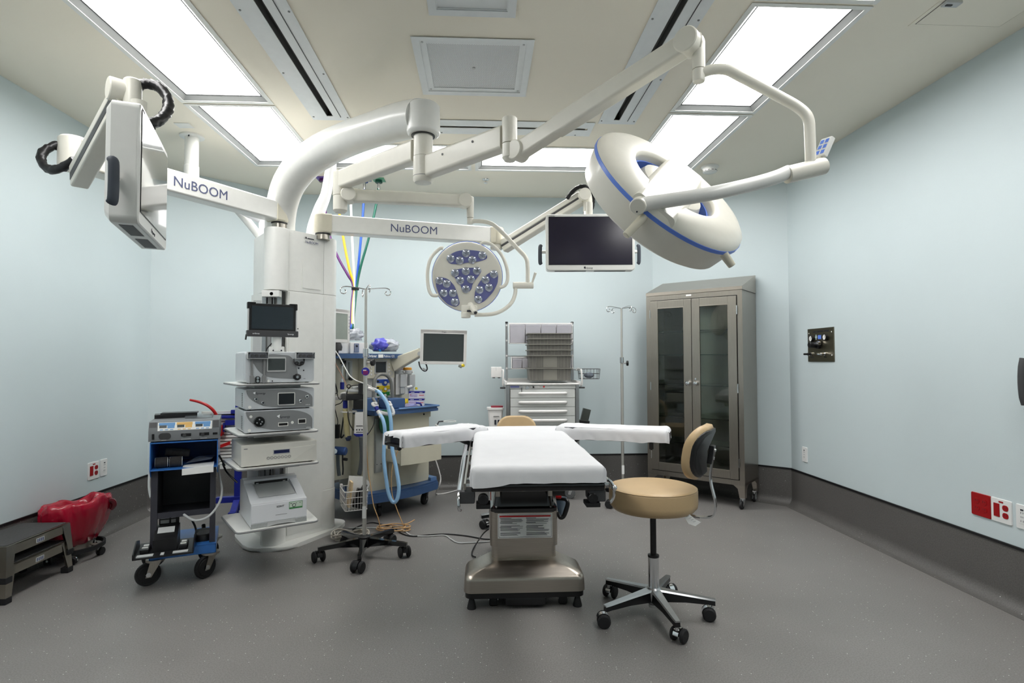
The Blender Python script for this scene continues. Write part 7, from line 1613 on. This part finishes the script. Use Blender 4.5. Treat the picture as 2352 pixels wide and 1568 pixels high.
b = B(); b.tube([PY(868, 943, 4.53), PY(873, 951, 4.52), PY(876, 958, 4.51)], [.016, .016, .0165], 12, sm=3); obj('white_cuff', b, OFFW, bc, True)
b = B(); b.tube([PY(864, 934, 4.54), PY(867, 942, 4.53)], .0165, 12); obj('blue_cuff', b, DBLUE, bc, True)
for px, py, ax in ((861, 929, (.45, -.4, .8)), (893, 927, (.5, -.2, .85))):
    b = B(); b.lathe([(0, -.006), (.028, -.006), (.032, 0), (.028, .006), (.012, .008), (.012, .02), (0, .02)], 24, PY(px, py, 4.56), ax); obj('filter_disc', b, OFFW, bc, True)
b = B(); b.tube([PY(897, 933, 4.56), PY(902, 942, 4.56), PY(903, 950, 4.555), PY(895, 951, 4.55), PY(882, 949, 4.55), PY(872, 946, 4.545)], .0145, 12, sm=3); obj('white_elbow', b, OFFW, bc, True)
b = B(); b.cyl(PY(866, 930, 4.57), PY(856, 914, 4.6), .012, n=12); b.cyl(PY(890, 924, 4.6), PY(884, 912, 4.65), .012, n=12); obj('clear_port', b, MIDGREY, bc, True)
# cluttered side: tray, bellows, tubes, bottle, regulator
t = thing('instrument_tray', 'black tray of small instruments on the machine side rail', 'tray', PY(812, 915, 4.5))
b = B(); b.box(PY(812, 911, 4.52), (.155, .14, .045), (0, 0, .5), .005); obj('tray', b, BLACK, t, True)
b = B(); b.box(PY(815, 897, 4.52), (.12, .10, .022), (0, .1, .5), .006); b.box(PY(822, 889, 4.53), (.09, .07, .016), (0, -.1, .4), .004); obj('white_items', b, LTGREY, t, True)
b = B(); b.box(PY(828, 893, 4.48), (.03, .05, .09), (0, 0, .4), .004); obj('black_block', b, BLACK, t, True)
b = B(); b.tube([PY(p[0], p[1], 4.48) for p in ((796, 906), (800, 893), (808, 886), (820, 884), (830, 886))], .004, 8, sm=4); b.tube([PY(p[0], p[1], 4.47) for p in ((800, 893), (806, 886), (800, 883), (797, 888), (806, 896))], .004, 8, sm=4); obj('black_lead', b, BLACK, t, True)
b = B(); b.span(ap_(-.34, .10, .955), ap_(-.33, .12, .965)) if False else b.box(PY(776, 914, 4.6), (.10, .03, .03), (0, 0, .5), .004); b.tube([PY(782, 912, 4.58), PY(784, 904, 4.56), PY(795, 902, 4.55)], .009, 8, sm=2); obj('white_bracket', b, OFFW, t, True)
t = thing('ventilator_bellows', 'yellowish corrugated ventilator tube hanging beside the tower', 'hose', PY(796, 1000, 4.55))
b = B(); corrugate(b, [PY(793, 938, 4.56), PY(795, 960, 4.56), PY(796, 985, 4.56), PY(799, 1003, 4.56)], .022, 14, .012); obj('corrugated_tube', b, mat('aged_plastic', (196, 186, 142), .4, var=.06), t, True, 180)
b = B(); b.cyl(PY(793, 919, 4.56), PY(793, 937, 4.56), .019, n=16, bev=.003); obj('blue_cap', b, DBLUE, t, True)
b = B(); b.lathe([(.0, .0), (.014, 0), (.024, .02), (.02, .04), (0, .04)], 14, PY(800, 1012, 4.56)); obj('blue_tip', b, mat('slate_blue', (44, 54, 88), .4), t, True)
b = B(); b.tube([(PY(800, 943, 4.56)).x + .055 * cos(a) + 0, 0, 0] if False else Vector((PY(800, 943, 4.56).x + .06 * cos(a), 4.54 + .035 * sin(a), PY(800, 946, 4.56).z + .006 * sin(a))) for a in [2 * pi * k / 24 for k in range(24)]) if False else None
cR = PY(801, 945, 4.56); b = B(); b.tube([Vector((cR.x + .06 * cos(a), cR.y + .05 * sin(a), cR.z)) for a in [2 * pi * k / 24 for k in range(24)]], .005, 8, closed=True); obj('support_ring', b, OFFW, t, True)
b = B(); b.tube([PY(805, 918, 4.58), PY(806, 950, 4.58), PY(804, 1000, 4.58)], .012, 10); obj('cream_tube', b, MC, t, True)
t = thing('suction_bottle', 'white labelled bottle with blue foot hung behind the drip pole', 'bottle', PY(829, 1000, 4.48))
bc_ = PY(829, 975, 4.48); z1_, z0_ = PY(829, 946, 4.48).z, PY(829, 996, 4.48).z
b = B(); b.loft([[(bc_.x + p[0], bc_.y + p[1], z) for p in rrect(w_, .06, .018, 4)] for w_, z in ((.085, z0_), (.10, z0_ + .01), (.088, z1_ - .01), (.08, z1_))]); obj('body', b, OFFW, t, True)
b = B(); b.loft([[(bc_.x + p[0], bc_.y + p[1], z) for p in rrect(w_, .066, .02, 4)] for w_, z in ((.07, z0_ - .018), (.106, z0_ - .004), (.106, z0_ + .004))]); obj('blue_foot', b, DBLUE, t, True)
b = B()
for i in range(3): b.span((bc_.x - .03 + i * .02, bc_.y - .0315, z0_ + .03), (bc_.x - .02 + i * .02, bc_.y - .030, z0_ + .04))
b.span((bc_.x - .03, bc_.y - .0315, z0_ + .062), (bc_.x + .02, bc_.y - .030, z0_ + .067)); b.span((bc_.x - .03, bc_.y - .0315, z0_ + .014), (bc_.x + .03, bc_.y - .030, z0_ + .019)); obj('label_print', b, INK, t, True)
b = B(); b.box(PY(826, 928, 4.5), (.085, .07, .075), None, .005); obj('black_head', b, BLACK, t, True)
b = B(); b.tube([PY(p[0], p[1], 4.46) for p in ((842, 1000), (850, 990), (858, 975), (861, 955))], .003, 6, sm=4); b.tube([PY(p[0], p[1], 4.47) for p in ((799, 945), (800, 960), (804, 975), (812, 988))], .004, 6, sm=4); obj('lead', b, BLACK, t, True)
t = thing('suction_regulator', 'blue regulator with hoses low on the machine side', 'regulator', PY(780, 1035, 4.58))
b = B(); b.cyl(PY(768, 1034, 4.58), PY(795, 1036, 4.56), .033, n=18, bev=.006); obj('body', b, mat('regulator_blue', (56, 88, 150), .35, var=.05), t, True)
b = B(); b.cyl(PY(769, 1036, 4.53), PY(769, 1036, 4.52), .02, n=16, bev=.002); obj('gauge', b, CHROME, t, True)
b = B(); b.tube([PY(p[0], p[1], 4.56) for p in ((776, 1044), (776, 1056), (777, 1075), (779, 1092))], .014, 10, sm=3); obj('grey_hose', b, mat('slate_hose', (82, 92, 98), .5, var=.05), t, True)
b = B(); b.tube([PY(p[0], p[1], 4.55) for p in ((787, 1044), (787, 1060), (788, 1078), (787, 1090))], .006, 8, sm=3); b.cyl(PY(790, 1054, 4.54), PY(797, 1055, 4.53), .012, n=10); obj('black_valve', b, BLACK, t, True)
b = B(); b.box(PY(773, 990, 4.6), (.05, .05, .11), None, .006); q_ = solo('black_adapter', b, BLACK, 'black power adapter hanging beside the tower flank', 'adapter')
b = B(); b.tube([PY(p[0], p[1], 4.45) for p in ((829, 1002), (830, 1020), (831, 1045), (829, 1070), (825, 1090))], .017, 12, sm=5); solo('grey_hose', b, mat('scavenge_hose', (76, 80, 82), .5, var=.08, scale=60), 'dark grey corrugated hose running down behind the drip pole', 'hose', ang=180)
b = B(); b.tube([PY(p[0], p[1], Y) for p, Y in (((768, 802), 4.6), ((780, 820), 4.55), ((793, 845), 4.5), ((803, 862), 4.48), ((815, 872), 4.47), ((832, 879), 4.46), ((850, 887), 4.5), ((866, 896), 4.54))], .0042, 8, sm=5); solo('white_tube', b, OFFW, 'white sampling tube slanting across the machine side', 'tube')
b = B(); b.tube([PY(p[0], p[1], Y) for p, Y in (((768, 830), 4.6), ((780, 852), 4.56), ((790, 872), 4.52), ((800, 892), 4.5))], .004, 6, sm=4); solo('brown_tube', b, mat('brown_tube', (150, 116, 98), .4), 'thin brown tube slanting down to the black tray', 'tube')
for lb, pts, r_ in (('black lead tangled on the left of the machine', ((768, 905), (775, 900), (770, 880), (778, 915), (790, 912), (783, 925), (769, 932), (772, 950), (776, 970), (770, 985)), .0035),
                    ('curved black cable behind the yellowish tube', ((789, 958), (786, 980), (783, 1003), (786, 1004), (790, 998)), .006)):
    b = B(); b.tube([PY(p[0], p[1], 4.58) for p in pts], r_, 6, sm=4); solo('black_lead', b, BLACK, lb, 'cable')
# casters of the machine
for x, y, r_, sw in ((.515, .09, .05, radians(205)), (-.02, .03, .05, radians(60)), (.5, .48, .05, radians(200)), (-.2, .48, .05, radians(200))): caster(am, x, y, r_, .036, sw, .145, False, DKGREY, RUBBER)

# ------------------------------------------------------------------ hanging gas hoses
outs = {'purple': (-1.494, 5.31, (96, 40, 110), [(741, 425, 5.31), (745, 470, 5.3), (757, 540, 5.28), (776, 590, 5.27), (798, 630, 5.25), (811, 655, 5.24), (808, 700, 5.15), (806, 756, 4.98)]),
        'yellow': (-1.365, 5.32, (238, 190, 48), [(771, 430, 5.32), (778, 480, 5.3), (791, 560, 5.27), (803, 620, 5.25), (813, 655, 5.24), (809, 700, 5.15), (808, 756, 4.98)]),
        'white': (-1.245, 5.33, (232, 232, 230), [(805, 430, 5.33), (807, 500, 5.31), (811, 590, 5.27), (815, 655, 5.24), (812, 700, 5.15), (811, 756, 4.98)]),
        'blue': (-1.105, 5.31, (44, 92, 190), [(837, 430, 5.31), (833, 500, 5.29), (826, 580, 5.26), (818, 655, 5.24), (812, 710, 5.14), (806, 756, 4.97)]),
        'green': (-.938, 5.32, (24, 98, 80), [(870, 430, 5.32), (862, 480, 5.3), (846, 550, 5.27), (829, 610, 5.25), (820, 655, 5.235), (814, 710, 5.14), (810, 756, 4.97)])}
for k, (x, y, c, pts) in outs.items():
    p0 = PY(*pts[0]); x, y = p0.x, p0.y
    t = thing('gas_hose', '%s gas hose dropping from its ceiling outlet to the machine' % k, 'hose', (x, y, H))
    m_ = mat('hose_' + k, c, .4, var=.03)
    b = B(); b.span((x - .055, y - .06, H - .008), (x + .055, y + .06, H), .002); obj('outlet_plate', b, {'blue': mat('plate_blue', (132, 156, 178), .4), 'green': mat('plate_green', (96, 158, 126), .4), 'purple': mat('plate_purple', (110, 84, 160), .4)}.get(k, OFFW), t, True)
    b = B(); b.lathe([(0, 0), (.03, 0), (.034, -.022), (.03, -.028), (0, -.028)], 20, (x, y, H - .008)); obj('coupling', b, {'white': OFFW, 'yellow': m_}.get(k, mat('coupling_' + k, tuple(max(int(v * .75), 0) for v in c), .4)), t, True)
    b = B(); b.cyl((x, y, H - .1), (x, y, H - .03), .013, n=12, bev=.002); obj('ferrule', b, CHROME, t, True)
    b = B(); b.tube([(x, y, H - .09)] + [PY(*p) for p in pts], .0115, 10, sm=5); obj('hose', b, m_, t, True, 180)
q = PY(816, 663, 5.235); b = B(); b.lathe([(.026, -.012), (.034, -.012), (.034, .012), (.026, .012)], 20, q, closed=True); solo('hose_tie', b, BLACK, 'black tie gathering the coloured gas hoses', 'tie')

# ------------------------------------------------------------------ wire basket with papers beside the tower
WC = Vector((-1.012, 4.27, 0)); WT = radians(22); WM = Matrix.Translation(WC) @ Matrix.Rotation(WT, 4, 'Z') @ Matrix.Translation((0, 0, 0))
wb_ = thing('wire_basket', 'white wire basket of papers hung on the tower flank', 'basket', WC + Vector((0, 0, .18)), WT)
BW, BD, Bz0, Bz1 = .17, .24, .185, .325
b = B(WM)
def wrect(z, s_): return [(BW / 2 + p[0] * s_, BD / 2 + p[1] * s_, z) for p in rrect(BW, BD, .012, 2)]
for z, s_, r_ in ((Bz1, 1, .0035), (Bz1 - .045, .985, .002), (Bz1 - .09, .97, .002), (Bz0, .95, .0025)): b.tube(wrect(z, s_), r_, 6, closed=True)
obj('hoops', b, OFFW, wb_, True)
b = B(WM)
for i in range(8):
    x = .008 + i * (BW - .016) / 7; b.tube([(x, 0, Bz1), (x * .95 + .004, .006, Bz0), (x * .95 + .004, BD - .006, Bz0), (x, BD, Bz1)], .0016, 5)
for i in range(9):
    y = .008 + i * (BD - .016) / 8; b.tube([(0, y, Bz1), (.006, y * .95 + .006, Bz0), (BW - .006, y * .95 + .006, Bz0), (BW, y, Bz1)], .0016, 5)
obj('wires', b, OFFW, wb_, True, kind='stuff')
b = B(WM); b.span((.0, BD - .01, .20), (.02, BD + .02, .34), .003); obj('hanger', b, OFFW, wb_, True)
rp_ = random.Random(11)
for i in range(7):
    lean = .32 + i * .10; lb = ['front sheet', 'second sheet', 'third sheet', 'fourth sheet', 'fifth sheet', 'sixth sheet', 'rearmost sheet'][i]
    M = WM @ Matrix.Translation((.022 + i * .011, .075 + i * .019, Bz0 + .012)) @ Matrix.Rotation(.14 + i * .055, 4, 'Y') @ Matrix.Rotation(-.05 - i * .012, 4, 'X')
    b = B(M); b.span((-.012, 0, 0), (.098 - i * .006, .0012, .235 - .008 * i + .006 * rp_.uniform(-1, 1)))
    t = solo('paper_sheet', b, PAPER, 'leaning white paper, %s in the wire basket' % lb, 'paper', 'papers in the wire basket')
b = B(WM); b.box((.045, .055, .30), (.015, .09, .19), (0, .12, 0), .004); t = solo('foam_piece', b, mat('foam_tan', (214, 190, 152), .9, var=.08, bump=.3), 'tan egg-crate foam piece leaning in the wire basket', 'foam')
for i in range(4):
    q = B(WM); q.lathe([(0, 0), (.014, 0), (.010, .012), (0, .014)], 12, (.04 + .012 * (i % 2), .025 + .04 * (i // 2) + .01 * (i % 2), .27 + .07 * (i % 2)), (-.5, -.8, .1)); obj('foam_knob', q, mat('foam_tan', (0, 0, 0)), t, True)
b = B(WM); b.box((.115, .035, .265), (.08, .05, .14), (0, .3, 0), .006); b.box((.145, .035, .345), (.03, .035, .05), (.0, .5, 0), .004); solo('black_case', b, BLACK, 'black folded case in the wire basket', 'case')

# ------------------------------------------------------------------ cables on the floor
def floor_cable(name, label, pts, r, m, sm=6):
    P_ = []
    for p in pts:
        v = PZ(p[0], p[1], r + (p[2] if len(p) > 2 else 0)); P_.append(v)
    b = B(); b.tube(P_, r, 8, sm=sm); return solo(name, b, m, label, 'cable', ang=180)
floor_cable('black_cable', 'black cable running across the floor to the table pedestal', [(800, 1238), (812, 1215), (850, 1200), (880, 1205), (905, 1212), (925, 1226), (950, 1231), (985, 1228), (1025, 1226), (1070, 1230), (1110, 1237), (1140, 1238)], .005, BLACK)
floor_cable('grey_cable', 'pale grey cable lying along the floor toward the table', [(800, 1212), (840, 1212), (880, 1212), (910, 1210), (928, 1218), (945, 1229), (980, 1231), (1020, 1229), (1036, 1238), (1052, 1246), (1080, 1246), (1125, 1243)], .005, LTGREY)
b = B(); b.tube([PZ(1122, 1215, .10), PZ(1110, 1225, .06), PZ(1096, 1245, .02), PZ(1086, 1262, .008), PZ(1084, 1274, .008), PZ(1092, 1279, .012)], .0048, 8, sm=5); solo('black_cable', b, BLACK, 'short black cable curling down beside the pedestal column', 'cable', ang=180)
coilp = []
for i in range(90):
    a = i * .42; rr_ = .10 + .02 * sin(i * .7); coilp.append(Vector((-.96 + rr_ * 1.15 * cos(a), 4.23 + rr_ * .8 * sin(a), .008 + .045 * (i / 90) + .012 * sin(3 * a))))
b = B(); b.tube(coilp, .005, 7, sm=2); solo('cable_coil', b, mat('pale_cable', (176, 170, 160), .5, var=.03), 'pale cable coil heaped on floor under the wire basket', 'cable', ang=180)
coilp = []
for i in range(44):
    a = i * .45; rr_ = .085 + .02 * sin(i * 1.1); coilp.append(Vector((-.68 + rr_ * 1.3 * cos(a + .3), 4.42 + rr_ * .9 * sin(a), .006 + .03 * (i / 44))))
ORNG = mat('tan_cord', (196, 158, 112), .45, var=.04)
b = B(); b.tube(coilp + [Vector((-.57, 4.46, .04)), Vector((-.53, 4.52, .05))], .0045, 7, sm=2); solo('cord_coil', b, ORNG, 'tan cord coil on the floor before the machine', 'cord', ang=180)
b = B(); b.tube([PY(840, 985, 4.5), PY(845, 1075, 4.5), PY(852, 1120, 4.46), PY(858, 1160, 4.42), PY(868, 1188, 4.40), (-.77, 4.40, .012)], .004, 7, sm=5); solo('tan_cord', b, ORNG, 'thin tan cord hanging from machine side to the floor', 'cord', ang=180)
b = B(); b.tube([PY(922, 1018, 4.6), PY(910, 1045, 4.58), PY(900, 1080, 4.56), PY(900, 1130, 4.52), PY(910, 1165, 4.47), (-.60, 4.45, .012)], .004, 7, sm=5); solo('tan_cord', b, ORNG, 'thin tan cord dropping from the open drawer to the floor', 'cord', ang=180)
b = B(); b.tube([PY(1000, 1055, 5.0), PY(1008, 1080, 5.0), PY(1012, 1100, 5.0), PY(1008, 1118, 5.02), PZ(1002, 1134, .012), PZ(1030, 1131, .008), PZ(1058, 1122, .008), PZ(1072, 1112, .02)], .006, 8, sm=5); solo('white_cable', b, OFFW, 'white cable hanging from the drawer front to the floor', 'cable', ang=180)
